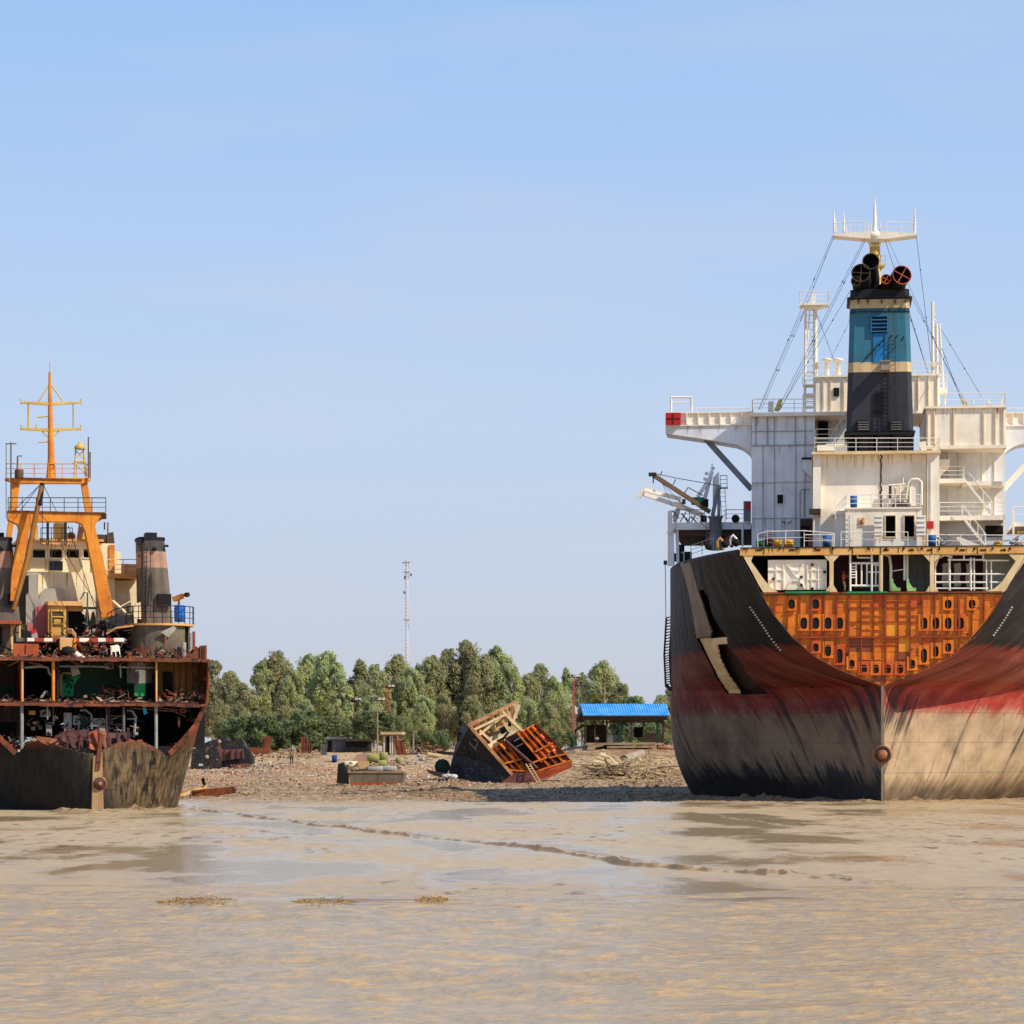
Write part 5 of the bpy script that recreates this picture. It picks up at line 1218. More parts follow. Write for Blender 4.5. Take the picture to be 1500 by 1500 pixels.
b = MB(); b.poly(LS, [(147, 1075), (154, 1076), (150, 1090), (146, 1128), (140, 1128), (143, 1096)], -.25, .2); b.build('rudder_trunk', M['rust_plate'], lship)
b = MB()
for k in range(90):
    x = random.uniform(-10, 296); y = random.choice([962, 962, 1027, 1027]); p_ = LS.p(x, y, C0+random.uniform(-.1, 1.2)); p_.z = LZ(963)+.02 if y < 1000 else LZ(1028)+.02
    b.bar(p_, p_+Vector((random.uniform(-.5, .5), random.uniform(-.3, .3), random.uniform(.02, .14))), random.uniform(.03, .1), random.uniform(.03, .08))
world_obj(b.build('deck_scrap', M['scrap_pale'], None, 'bent offcuts and pale rubbish strewn over the open decks of the burnt ship', 'scrap', kind='stuff'), LS)
b = MB()
for k in range(120):
    x = random.uniform(-10, 296); y = random.choice([962, 1027]); p_ = LS.p(x, y, C0+random.uniform(-.2, 1.4)); p_.z = LZ(963)+.0 if y < 1000 else LZ(1028)+.0
    b.bar(p_, p_+Vector((random.uniform(-.6, .6), random.uniform(-.3, .3), random.uniform(.02, .25))), random.uniform(.03, .1), random.uniform(.04, .12))
world_obj(b.build('deck_scrap', M['rust_plate'], None, 'rusty broken steel heaped along the cut edges of the burnt ship', 'scrap', kind='stuff'), LS)
# ---- upper works
wall('rear_wall', -40, 200, 940, 964, 8, M['soot_shade_black'])
b = MB()
x = 40
i = 0
while x < 182:
    w_ = random.uniform(10, 17); bb = MB(); bb.fb(LS, x, min(x+w_, 182), 934.5, 940, 4.5, 4.8); bb.build('striped_coaming', M['stripe_red'] if i % 2 else WP, lship); x += w_; i += 1
b.fb(LS, 36, 186, 940, 942, 4.5, 10); b.build('boat_deck', M['rust_deck'], lship)
b = MB(); b.fb(LS, 20, 57, 943, 963, 2.9, 3.0); b.fb(LS, 38, 54, 944, 963, 2.8, 2.9); b.build('rust_screen', M['rust_bright'], lship)
b = MB(); b.fb(LS, 88, 108, 935, 952, 3.7, 4.6); b.build('orange_locker', M['pale_orange'], lship)
b = MB(); b.fb(LS, 108, 112, 935, 954, 3.6, 4.6); b.build('orange_post', M['gantry_orange'], lship)
b = MB(); b.lathe(LS.p(99, 955, 3.2), [(0, -.4), (.3, -.35), (.4, 0), (.3, .35), (0, .4)], 14, 'x'); b.build('winch_drum', M['soot_shade_black'], lship)
# left bank house at picture edge
b = MB(); b.fb(LS, -60, 24, 913, 964, 5, 12); lb = b.build('side_house', M['buff_dirty'], lship)
b = MB(); b.fb(LS, -60, 32, 909, 913.5, 3.8, 12); b.build('ledge', M['rust_bright'], lb)
b = MB(); b.fb(LS, -60, 3, 918, 958, 4.9, 5); b.poly(LS, [(28, 921), (46, 925), (46, 934), (30, 934)], 4.6, 4.7); b.build('doorway', M['soot_shade_black'], lb)
b = MB(); b.bar(LS.p(17, 915, 4.7), LS.p(18, 962, 4.2), .15); b.bar(LS.p(29, 914, 4.7), LS.p(29, 935, 4.4), .1); b.bar(LS.p(8, 955, 4.7), LS.p(22, 914, 4.7), .1); b.build('post', M['pale_orange'], lb)
# main house (buff) and its lower storeys
b = MB(); b.fb(LS, 40, 142, 838, 938, 9, 20); mh = b.build('deckhouse', M['buff_wall'], lship)
b = MB(); b.fb(LS, 38, 56, 840, 936, 8.4, 9); b.fb(LS, 0, 38, 850, 912, 10, 18); b.poly(LS, [(55, 880), (60, 868), (66, 862), (92, 862), (94, 885), (94, 936), (55, 936)], 8.6, 9); b.build('grey_casing', M['white_dull'], mh)
b = MB(); b.fb(LS, -2, 15, 872, 893, 9.8, 10); b.fb(LS, 34, 42, 843, 868, 8.2, 8.4); build_each(b, 'window', M['soot_shade_black'], mh)
b = MB(); b.poly(LS, [(55, 888), (71, 885), (70, 932), (54, 932)], 8.3, 8.6); b.fb(LS, 52, 54, 890, 934, 8.2, 8.4); b.fb(LS, 40, 48, 912, 936, 8, 8.3); b.build('pink_panel', M['pink_paint'], mh)
b = MB(); b.fb(LS, 70.5, 97, 886, 934, 7.4, 8.6); cb = b.build('ochre_cabin', M['ochre_door'], mh)
b = MB(); b.fb(LS, 70, 122, 880.5, 887, 7.2, 8.6); b.build('roof', M['pale_orange'], cb)
b = MB(); b.fb(LS, 77, 93, 896, 902, 7.32, 7.4); b.fb(LS, 77, 93, 905, 913, 7.32, 7.4); b.build('window', M['brown_wall'], cb)
b = MB(); b.fb(LS, 79, 89, 907, 913, 7.25, 7.3)
for x in (75, 93): b.fb(LS, x, x+1.5, 893, 933, 7.25, 7.4)
b.fb(LS, 75, 94, 894, 895.5, 7.25, 7.4); b.fb(LS, 75, 94, 902.5, 904.5, 7.25, 7.4); b.fb(LS, 75, 94, 913.5, 914.5, 7.25, 7.4); b.build('frame', M['ochre_door'], cb)
b = MB(); b.fb(LS, 98, 122, 888, 895, 7.9, 8.9); b.build('cabin_wall', M['pale_orange'], mh)
b = MB(); b.poly(LS, [(101, 895), (118, 894), (121, 899), (124, 901), (124, 934), (101, 934)], 8.7, 8.9); b.build('doorway', M['soot_shade_black'], mh)
b = MB(); b.tube([LS.p(118, 878, 7.5), LS.p(123, 868, 7.5), LS.p(128, 868, 7.5), LS.p(128, 912, 7.5)], .06, 6); b.build('davit_pipe', M['white_dull'], mh)
b = MB(); b.fb(LS, 123, 142, 889, 892, 7.5, 8); b.fb(LS, 140.5, 142, 870, 920, 7.7, 7.9); b.fb(LS, 127, 129, 890, 920, 7.5, 7.7); b.fb(LS, 129, 141, 910, 912, 7.6, 7.8); b.build('green_frame', M['green_paint'], mh)
b = MB(); b.ladder(LS.p(145, 925, 7.6), LS.p(144.5, 862, 7.6), (1, 0, 0), .35, .3, .03); b.ladder(LS.p(84, 862, 8.9), LS.p(84, 838, 8.9), (1, 0, 0), .3, .3, .03); b.build('ladder', WP, mh)
b = MB(); b.fb(LS, 128, 142, 925, 938, 6.5, 8); b.fb(LS, 146, 162, 915, 938, 6.5, 8); b.fb(LS, 60, 70, 932, 936, 6.5, 7); build_each(b, 'burnt_machinery', M['soot_shade_black'], lship)
b = MB(); b.poly(LS, [(140, 915), (160, 905), (172, 900), (190, 905), (190, 940), (150, 940)], 7.5, 9); b.build('burnt_casing', M['dark_steel'], lship)
for k in range(2):
    b = MB(); q_ = LS.p(101, 935, 5.5); b.lathe((q_.x, q_.y, q_.z), [(.45+.25*k, 0), (.5+.25*k, .02), (.5+.25*k, .06)], 16)
b = MB()
for k in range(5): b.tube([LS.p(98, 921+k*1.5, 5.8), LS.p(106, 922+k*1.5, 5.5), LS.p(111, 929+k, 5.4), LS.p(110, 937, 5.4)], .05, 5)
b.build('hose_coil', M['pale_orange'], lship)
b = MB(); b.poly(LS, [(42, 930), (47, 921), (54, 922), (54, 936), (40, 936)], 6.9, 7.1); b.build('red_cowl', M['red_paint'], lship)
b = MB(); b.poly(LS, [(46, 930), (54, 926), (56, 934), (47, 935)], 6.7, 6.8); b.build('grey_scrap', M['machine_grey'], lship)
# wheelhouse
b = MB(); b.fb(LS, 38, 142, 818, 840, 11, 17); wh2 = b.build('wheelhouse', M['buff_wall'], lship)
b = MB(); b.fb(LS, 30, 150, 791, 803, 10.7, 17.2)
xs_ = [36, 47, 68, 72, 92, 96, 117, 121, 134, 138]
for a_, c_ in ((30, 47), (67.5, 72), (92, 96.5), (117, 121.5), (134, 142)): b.fb(LS, a_, c_, 803, 818.5, 11, 11.15)
b.build('window_wall', M['white_paint'], wh2)
b = MB(); b.fb(LS, 36, 141, 803, 819, 13.5, 13.6); b.fb(LS, 72, 92, 822, 835.5, 10.9, 10.99); build_each(b, 'window', M['glass_dark'], wh2)
b = MB()
for a_, c_ in ((47, 67.5), (72, 92), (96.5, 117), (121.5, 134)):
    for e_, f_, g_, h_ in ((a_, c_, 803, 804.2), (a_, c_, 817, 818.2), (a_, a_+1, 803, 818), (c_-1, c_, 803, 818)): b.fb(LS, e_, f_, g_, h_, 10.92, 11.05)
b.build('window_frame', WP, wh2)
b = MB(); b.fb(LS, 28, 152, 789, 792, 10.2, 17.5); b.fb(LS, 60, 108, 795, 797.5, 9.8, 10.4); b.build('roof', M['pale_orange'], wh2)
b = MB(); b.fb(LS, 143, 168, 796, 930, 10.5, 17); b.fb(LS, 150, 200, 850, 930, 11.5, 18); b.fb(LS, 168, 177, 808, 850, 12, 17); b.build('side_casing', M['buff_wall'], wh2)
b = MB(); b.fb(LS, 160, 168, 798, 842, 10.38, 10.5); b.build('orange_stripe', M['gantry_orange'], wh2)
b = MB(); b.fb(LS, 156, 206, 840, 846, 9.8, 16); b.fb(LS, 178, 200, 826, 840, 11, 11.2); wg = b.build('bridge_wing', M['pale_orange'], wh2)
rr = MB(); px_rail(rr, LS, [(157, 841), (204, 841)], 9.9, 1.0, 3, 1.2); rr.build('railing', M['buff_wall'], wg)
b = MB(); b.fb(LS, 142, 160, 783, 795, 10.6, 12); b.poly(LS, [(158, 781), (166, 779), (168, 796), (157, 796)], 10.5, 11); b.build('burnt_locker', M['brown_wall'], wh2)
b = MB()
for x in (70, 96): b.tube([LS.p(x, 798, 9.8), LS.p(x, 758, 9.8)], .1, 6)
rr_ = b; px_rail(b, LS, [(60, 797), (106, 797)], 9.8, 1.1, 3, .8)
b.build('lookout_frame', M['dark_steel'], wh2)
b = MB(); b.fb(LS, 80, 96, 766, 792, 11.5, 12.5); b.fb(LS, 50, 56, 770, 792, 11, 12); b.fb(LS, 119, 125, 781, 791, 11, 12); b.lathe(LS.p(104, 786, 10.8), [(0, -.1), (.32, -.1), (.32, .4), (0, .4)], 14, 'y'); b.build('roof_gear', M['mast_yellow'], wh2)
b = MB(); b.lathe(LS.p(104, 786, 10.7), [(0, -.12), (.2, -.12), (.2, .0)], 14, 'y'); b.poly(LS, [(112, 792), (116, 768), (123, 776), (120, 792)], 11, 11.2); b.build('rust_gear', M['rust_plate'], wh2)
# gantry
G = M['gantry_orange']; g0 = 6.5
b = MB(); b.poly(LS, [(12, 750), (155, 750), (155, 758), (141, 765), (139, 772), (150, 812), (168, 902), (149, 905), (138, 842), (125, 778), (121, 768), (112, 764), (56, 764), (48, 770), (43, 778), (31, 842), (24, 880), (15, 880), (17, 842), (28, 775), (26, 768), (12, 761)], g0, g0+.9)
go = b.build('gantry', G, lship)
b = MB(); b.poly(LS, [(8, 700), (133, 700), (133, 704), (121, 708), (26, 708), (8, 703)], g0+2.8, g0+3.5)
b.poly(LS, [(18, 707), (29, 707), (26, 740), (19, 775), (17, 790), (9, 790), (13, 760)], g0+3, g0+3.5); b.poly(LS, [(119, 707), (128, 706), (138, 765), (146, 800), (137, 800), (128, 765)], g0+3, g0+3.5); b.build('upper_frame', G, go)
b = MB(); b.fb(LS, 30, 121, 700.5, 702, g0+2.7, g0+2.8); b.fb(LS, 12, 155, 749, 751, g0-.1, g0+1); b.build('edge_strip', M['rust_plate'], go)
rr = MB(); px_rail(rr, LS, [(12, 750), (155, 750)], g0+.1, .95, 3, .95, ); rr.build('railing', M['dark_steel'], go)
rr = MB(); px_rail(rr, LS, [(9, 700), (132, 700)], g0+2.9, .95, 3, .9); A = LS.p(132, 700, g0+2.9); rr.rail([A, A+Vector((0, 2, 0))]); rr.build('railing', G, go)
b = MB(); b.tube([LS.p(62, 708, 5.6), LS.p(58, 740, 5.3)], .16, 8); b.fb(LS, 59, 65, 705, 735, 5.4, 5.6) if False else None
bmo = b.build('boom_head', M['soot_shade_black'], go)
b = MB(); b.tube([LS.p(61, 712, 5.5), LS.p(40, 820, 5.0), LS.p(20, 893, 4.5)], [.16, .19, .15], 8); b.build('boom', M['boom_brown'], go)
b = MB()
for a_, c_ in (((62, 707), (16, 752)), ((62, 707), (84, 752)), ((60, 708), (30, 748)), ((84, 790), (150, 900)), ((62, 708), (62, 800)), ((9, 650), (9, 760)), ((100, 770), (142, 900))): b.tube([LS.p(*a_, 5.6), LS.p(*c_, 6.0)], .022, 4)
b.build('rigging', M['wire_dark'], go)
b = MB(); b.tube([LS.p(153, 765, 6.3), LS.p(153, 776, 6.3)], .05, 5); b.fb(LS, 151, 156, 752, 760, 6.2, 6.5); b.build('hook_block', M['dark_steel'], go)
# foremast
MY = M['gantry_orange']; m0 = g0+3.2
b = MB(); b.tube([LS.p(75, 702, m0), LS.p(75, 672, m0), LS.p(74, 630, m0), LS.p(73.5, 590, m0), LS.p(73, 545, m0)], [.36, .24, .18, .15, .09], 10); b.tube([LS.p(73, 546, m0), LS.p(73, 530, m0)], .02, 4); ms = b.build('mast', MY, lship)
b = MB()
for y in (590.5, 629): b.poly(LS, [(30, y-2.5), (73, y-1.5), (119, y-2.5), (119, y), (73, y+3), (30, y)], m0-.1, m0+.15)
b.build('crosstree', M['mast_yellow'], ms)
b = MB()
for x in (41.5, 107.5): b.tube([LS.p(x, 592, m0), LS.p(x, 628, m0)], .06, 6)
for a_, c_ in (((72, 564), (56, 589)), ((75, 564), (93, 589)), ((70, 640), (62, 632)), ((78, 640), (86, 632))): b.tube([LS.p(*a_, m0), LS.p(*c_, m0)], .05, 5)
for x, y in ((31, 590), (118.5, 590), (31, 628), (118.5, 628), (53, 628)): b.tube([LS.p(x, y+2, m0), LS.p(x, y-6, m0)], .05, 5)
for a_, c_ in (((55, 611), (70, 610)), ((56, 648), (70, 647))): b.tube([LS.p(*a_, m0), LS.p(*c_, m0)], .05, 5)
b.build('mast_brackets', M['mast_yellow'], ms)
b = MB()
for x in (112, 123): b.tube([LS.p(109 if x < 120 else 125.5, 698, m0-.4), LS.p(x-1, 657, m0-.4)], .06, 6)
b.tube([LS.p(110, 676, m0-.4), LS.p(125, 676, m0-.4)], .08, 6); b.tube([LS.p(108, 676, m0-.4), LS.p(124, 692, m0-.4)], .04, 5); b.tube([LS.p(111, 672, m0-.4), LS.p(122, 660, m0-.4)], .03, 5); b.tube([LS.p(111, 660, m0-.4), LS.p(123, 672, m0-.4)], .03, 5)
b.lathe(LS.p(117, 658, m0-.4), [(.36, 0), (.38, .1), (.3, .25), (.1, .38), (.1, .5), (0, .5)], 12); b.build('light_tower', M['mast_yellow'], go)
b = MB()
for x, y0, y1 in ((16, 760, 648), (129.5, 700, 640), (132, 700, 662), (158, 795, 765)): b.tube([LS.p(x, y0, m0-.6), LS.p(x, y1, m0-.6)], .05, 5)
b.tube([LS.p(8, 650, m0-.6), LS.p(24, 650, m0-.6)], .04, 5); b.tube([LS.p(25, 698, m0-.6), LS.p(26, 668, m0-.6), LS.p(32, 668, m0-.6)], .06, 5); b.tube([LS.p(28, 700, m0-.5), LS.p(28, 688, m0-.5)], .3, 8); build_each(b, 'antenna', M['brown_boom'], go)
# funnels
def lfunnel(dx):
    fd = 7.0; top = []
    def slab(mb, y0, y1, g=0):
        xl = lambda y: np.interp(y, [783, 905], [204.5, 207])-g+dx; xr = lambda y: np.interp(y, [783, 905], [242, 257])+g+dx
        def ring(y):
            A = LS.p(xl(y), y, fd); B = LS.p(xr(y), y, fd); w_ = (B.x-A.x); o = []
            for k in range(16):
                a = 2*math.pi*k/16; ca, sa = math.cos(a), math.sin(a)
                o.append((A.x+w_/2+w_/2*math.copysign(abs(ca)**.45, ca), fd+1.4+(1.4+g*.03)*math.copysign(abs(sa)**.45, sa), A.z))
            return o
        v_ = ring(y1)+ring(y0); mb.add(v_, [tuple(range(16))[::-1], tuple(range(16, 32))]+[(i, (i+1) % 16, 16+(i+1) % 16, 16+i) for i in range(16)])
    b = MB(); slab(b, 831, 925); fo = b.build('funnel', M['funnel_stone'], lship)
    b = MB(); slab(b, 807, 831); b.build('band', M['funnel_pink'], fo)
    b = MB(); slab(b, 790, 807); b.build('top_band', M['funnel_grey'], fo)
    b = MB(); slab(b, 786, 790, 1.5); b.fb(LS, 214+dx, 230+dx, 780, 787, 7.8, 9); b.fb(LS, 202+dx, 207+dx, 789, 797, 6.6, 7.2); b.tube([LS.p(200+dx, 788, 6.8), LS.p(203+dx, 794, 6.8)], .05, 5); b.fb(LS, 242+dx, 247+dx, 798, 801, 6.9, 7.2); b.fb(LS, 203+dx, 205+dx, 812, 816, 6.8, 7.1); b.build('cap', M['funnel_black'], fo)
    b = MB(); b.ladder(LS.p(215+dx, 905, 6.75), LS.p(215+dx, 795, 6.8), (1, 0, 0), .5, .3, .03); b.tube([LS.p(208+dx, 905, 6.8), LS.p(208+dx, 800, 6.9)], .05, 5); b.tube([LS.p(222+dx, 880, 6.8), LS.p(222+dx, 840, 6.9)], .04, 5); b.build('ladder', M['brown_wall'], fo)
    b = MB(); b.lathe(LS.p(227+dx, 803, 6.9), [(0, -.15), (.14, -.15), (.14, .1), (0, .1)], 10, 'y'); b.build('lamp', M['dark_steel'], fo)
    b = MB(); b.fb(LS, 231+dx, 251+dx, 870, 888, 6.7, 7.0); b.build('doorway', M['soot_shade_black'], fo)
lfunnel(0); lfunnel(-224)
# round house under the right funnel
b = MB(); cx0, cx1 = LS.p(196, 930, 4).x, LS.p(284, 930, 4).x; rc_ = (cx1-cx0)/2; cxm = (cx0+cx1)/2; z0_, z1_ = LZ(963)-.05, LS.p(240, 916, 4).z; cy_ = 4+rc_*.9
arc = [(cxm+rc_*math.cos(a), cy_+rc_*.9*math.sin(a)) for a in np.linspace(math.pi*.98, math.pi*2.02, 26)]
vs = [(x, y, z0_) for x, y in arc]+[(x, y, z1_) for x, y in arc]; n_ = len(arc)
b.add(vs, [(i, i+1, n_+i+1, n_+i) for i in range(n_-1) if not (19 <= i <= 20)], True)
b.box(arc[0][0], arc[0][0]+.1, cy_, cy_+7, z0_, z1_); b.box(arc[-1][0]-.1, arc[-1][0], cy_, cy_+7, z0_, z1_); rh = b.build('round_house', M['buff_dirty'], lship)
b = MB(); b.box(cxm-rc_+.2, cxm+rc_-.3, cy_-.3, cy_-.2, z0_, z1_-.1); b.build('inner_wall', M['soot_shade_black'], rh)
arc2 = [(cxm+(rc_+.25)*math.cos(a), cy_+(rc_*.9+.25)*math.sin(a)) for a in np.linspace(math.pi, math.pi*2, 26)]
b = MB(); b.prism([(x, y, z1_) for x, y in arc2]+[(cxm+rc_+.25, cy_+8, z1_), (cxm-rc_-.25, cy_+8, z1_)], (0, 0, .14)); b.prism([LS.p(156, 930, 4.8), LS.p(170, 921, 4.5), LS.p(195, 918, 4.2), LS.p(200, 916, 8), LS.p(156, 920, 8)], (0, 0, .12)); b.build('round_deck', M['pale_orange'], rh)
rr = MB(); rr.rail([(x, y, z1_+.14) for x, y in arc2[::2]], 1.15, 3, .8); rr.rail([LS.p(157, 928, 4.8)+Vector((0, 0, .1)), LS.p(170, 920, 4.5)+Vector((0, 0, .1)), LS.p(195, 917, 4.2)+Vector((0, 0, .1))], 1.2, 3, .35, .03); rr.build('railing', M['dark_steel'], rh)
b = MB(); b.poly(LS, [(156, 915), (162, 902), (196, 900), (197, 917), (170, 924)], 5.2, 5.3); b.build('screen_plate', M['dark_steel'], rh)
b = MB(); b.poly(LS, [(235, 926), (254, 917), (259, 920), (247, 934)], 3.7, 3.8); b.build('bent_panel', M['white_dull'], rh)
for x, y0, y1, m_, r in ((269, 941, 965, 'machine_grey', .17), (279, 927, 952, 'machine_grey', .1), (284, 925, 952, 'rust_bright', .1), (242, 932, 963, 'rust_bright', .06), (236, 952, 962, 'machine_grey', .28)):
    b = MB(); b.tube([LS.p(x, y0, 3.5), LS.p(x, y1, 3.5)], r, 10); b.build('vent_pipe', M[m_], lship)
b = MB(); b.poly(LS, [(204, 963), (207, 940), (211, 944), (212, 953), (220, 943), (220, 963)], 2.8, 2.9); b.poly(LS, [(276, 960), (290, 952), (293, 946), (303, 945), (303, 967), (278, 966)], 2.6, 2.8); b.poly(LS, [(272, 962), (286, 946), (292, 950), (292, 964)], 3.6, 3.7)
for x in (293, 297, 300): b.fb(LS, x, x+1, 946, 968, 2.5, 2.6)
b.build('torn_bulwark', M['rust_plate'], lship)
for (x, y, r, nm) in ((123, 950, 8, 'disc'), (139, 944, 5, 'dish')):
    b = MB(); b.lathe(LS.p(x, y, 5.5), [(0, -.06), (r/23, 0), (r/23, .1), (0, .1)], 16, 'y'); b.build(nm, M['machine_grey'] if nm == 'disc' else WP, lship)
b = MB(); b.poly(LS, [(163, 946), (173, 944), (175, 954), (164, 955)], 3.2, 3.3)
for x in (162, 168, 174): b.bar(LS.p(x, 946, 3.3), LS.p(x+2, 962, 3.2), .06)
o = world_obj(b.build('chair', WP, None, 'broken white chair standing on the upper deck left of the round house', 'chair'), LS)
b = MB(); b.lathe((0, 0, 0), [(0, 0), (.2, 0), (.21, .75), (0, .76)], 12, 'x'); o = b.build('gas_bottle', M['white_paint'], None, 'white gas bottle lying on the upper deck by the black drum', 'bottle'); o.location = LS.toworld(LS.p(110, 957, 3.0)); o.rotation_euler = (0, R(38), 0)
b = MB(); b.lathe((0, 0, 0), [(0, 0), (.34, .0), (.36, .3), (.36, .8), (.33, 1.05), (.36, 1.12), (0, 1.12)], 16)
for k in range(4): b.lathe((0, 0, .2+k*.22), [(.36, 0), (.39, .04), (.36, .08)], 16)
b.build('barrel', M['plastic_blue'], None, 'bright blue plastic barrel beside the right funnel', 'barrel', loc=LS.toworld(LS.p(263, 911, 4.8)))
b = MB(); b.bar(LS.p(254, 878, 5), LS.p(268, 873, 4.6), .35, .3); b.tube([LS.p(266, 872, 4.6), LS.p(275, 871, 4.2)], .12, 10); b.tube([LS.p(262, 876, 4.8), LS.p(262, 895, 4.9)], .08, 8); mo_ = b.build('water_monitor', M['gantry_orange'], lship)
b = MB(); b.tube([LS.p(272.5, 871.4, 4.3), LS.p(275.5, 871, 4.1)], .16, 10); b.build('nozzle', M['soot_shade_black'], mo_)
b = MB(); b.poly(LS, [(194, 905), (199, 884), (206, 882), (207, 907)], 6.8, 7); b.tube([LS.p(165, 880, 7), LS.p(190, 903, 6.5)], .1, 6); b.bar(LS.p(168, 893, 7), LS.p(192, 880, 7), .06); b.build('pale_brackets', M['buff_wall'], lship)

def clutter(label, mat, n, zones, L=(.15, .7), th=(.03, .12), lift=.3):
    b = MB()
    for k in range(n):
        x0, x1, yb, d0, d1, hh_ = random.choice(zones); x = random.uniform(x0, x1); p_ = LS.p(x, yb, random.uniform(d0, d1)); p_.z = LS.p(x, yb, C0).z+random.random()**1.6*hh_
        t_ = random.random()
        if t_ < .25: s_ = random.uniform(.08, .28); b.bar(p_, p_+Vector((s_, 0, random.uniform(-.1, .1))), s_, s_*random.uniform(.5, 1.2))
        elif t_ < .45:
            q_ = p_+Vector((random.uniform(-.6, .6), random.uniform(-.3, .3), random.uniform(-.1, .4))); b.tube([p_, p_.lerp(q_, .5)+Vector((0, 0, random.uniform(.0, .3))), q_], random.uniform(.015, .04), 5)
        elif t_ < .6: v1 = Vector((random.uniform(-.4, .4), random.uniform(-.2, .2), random.uniform(-.1, .4))); v2 = Vector((random.uniform(-.3, .3), random.uniform(-.2, .2), random.uniform(0, .4))); b.prism([p_, p_+v1, p_+v1+v2*.8, p_+v2], (0, .02, 0))
        else: b.bar(p_, p_+Vector((random.uniform(-1, 1), random.uniform(-.5, .5), random.uniform(-.2, .8)*lift*2)).normalized()*random.uniform(*L), random.uniform(*th), random.uniform(*th)*.7)
    world_obj(b.build('deck_scrap', M[mat], None, label, 'scrap', kind='stuff'), LS)
UP = [(36, 200, 962, 2.8, 5.5, .7), (55, 160, 962, 3, 5, 1.0), (-20, 60, 962, 3, 4.5, .8), (180, 296, 962, 2.7, 3.6, .5), (60, 180, 934, 4.6, 7, .8), (120, 190, 934, 5, 7, 1.3)]
MID = [(-20, 296, 1027, 2.7, 5, .35), (150, 186, 1027, 4, 6, .9), (232, 296, 1027, 2.8, 4.5, .5)]
LOW = [(34, 200, 1075, 3, 6, 1.0), (80, 200, 1078, 2.6, 4, 1.3), (-10, 60, 1094, 2.9, 4, .5)]
clutter('burnt black wreckage piled on the decks of the burnt ship', 'soot_shade_black', 170, UP+LOW)
clutter('rusty twisted plate and pipe piled on the upper deck of the burnt ship', 'rust_plate', 190, UP+MID)
clutter('orange rusted offcuts on the decks of the burnt ship', 'rust_bright', 90, UP+MID)
clutter('pale ash and rubbish lying inside the open rooms of the burnt ship', 'scrap_pale', 110, MID+LOW+UP[:1])
clutter('grey machinery pieces heaped in the lower rooms of the burnt ship', 'machine_grey', 60, LOW+UP[4:])
clutter('dark brown charred fittings in the lower rooms of the burnt ship', 'brown_wall', 110, LOW+MID)
# soot and rust runs on the house fronts
weeps(LS, [(random.uniform(58, 140), random.choice([840, 819, 792]), random.uniform(6, 40), random.uniform(.5, 1.6), 8.98 if False else 8.99) for _ in range(22)], mh)
b = MB()
for k in range(9): x = random.uniform(96, 140); b.poly(LS, [(x, 935), (x-3, 915), (x+1, random.uniform(885, 900)), (x+5, 912), (x+6, 935)], 8.93+k*.004, 8.932+k*.004)
b.build('soot_stain', M['dark_interior'], mh)
rn_ = MB()
for k in range(30):
    y = random.uniform(968, 972) if k % 2 else random.uniform(1033, 1037); x = random.uniform(0, 290); L_ = random.uniform(4, 22); rn_.tube([LS.p(x, y, 2.7), LS.p(x+random.uniform(-3, 3), y+L_*.6, 2.9), LS.p(x+random.uniform(-6, 6), y+L_, 3)], .022, 4)
rn_.build('dangling_cables', M['brown_wall'], lship)
# ================= shore
def groundY(px, py, lo=150, hi=420):
    if py < 1160: lo = 205
    """distance at which the ground shows at (px, py)"""
    ys = np.arange(lo, hi, .5); xs = (px-750)*ys/FPX; h = ground_h(xs, ys); r = HZ-(h-CH)*FPX/ys
    i = np.nonzero(r <= py)[0]
    return float(ys[i[0]]) if len(i) else hi
# ---- trees
def leaf_mat(name, a, b, c_):
    t = NT(name); oi = t.new('ShaderNodeObjectInfo')
    n = t.noise(t.coord((1, 1, 1)), .55, 4, .6); n2 = t.noise(t.coord((1, 1, 1)), 3.5, 2)
    col = t.mix(t.ramp(n, [(.35, 0.0), (.62, 1.0)]), lin(a), lin(b))
    col = t.mix(t.math('MULTIPLY', t.ramp(n2, [(.45, 0.0), (.7, 1.0)]), .6), col, lin(c_))
    col = t.mix(.08, col, lin('aab8c4'))  # pale blue distance haze mixed into the leaf colour
    hs = t.new('ShaderNodeHueSaturation'); t.link(col, hs.inputs['Color'])
    t.link(t.math('ADD', t.math('MULTIPLY', oi.outputs['Random'], .05), .47), hs.inputs['Hue']); t.link(t.math('ADD', t.math('MULTIPLY', oi.outputs['Random'], .35), .82), hs.inputs['Value'])
    t.out(hs.outputs[0], .7, 0, .1)
    tr = t.new('ShaderNodeBsdfTranslucent'); t.link(hs.outputs[0], tr.inputs[0]); mxs = t.new('ShaderNodeMixShader'); mxs.inputs[0].default_value = .45
    outn = t.n['Material Output']; t.link(t.b.outputs[0], mxs.inputs[1]); t.link(tr.outputs[0], mxs.inputs[2]); t.link(mxs.outputs[0], outn.inputs[0])
    return t.m
LEAF = leaf_mat('feathery_leaf', '88986e', 'bdb974', 'd0c880')
LEAF2 = leaf_mat('dense_leaf', '54683e', '7c8c50', 'a0a45c')
PALM = leaf_mat('palm_leaf', '5c6a30', '80803c', 'a09850')
P('bark', 'a09484', '74685c', rusty=0, streak=.4, rough=.9)
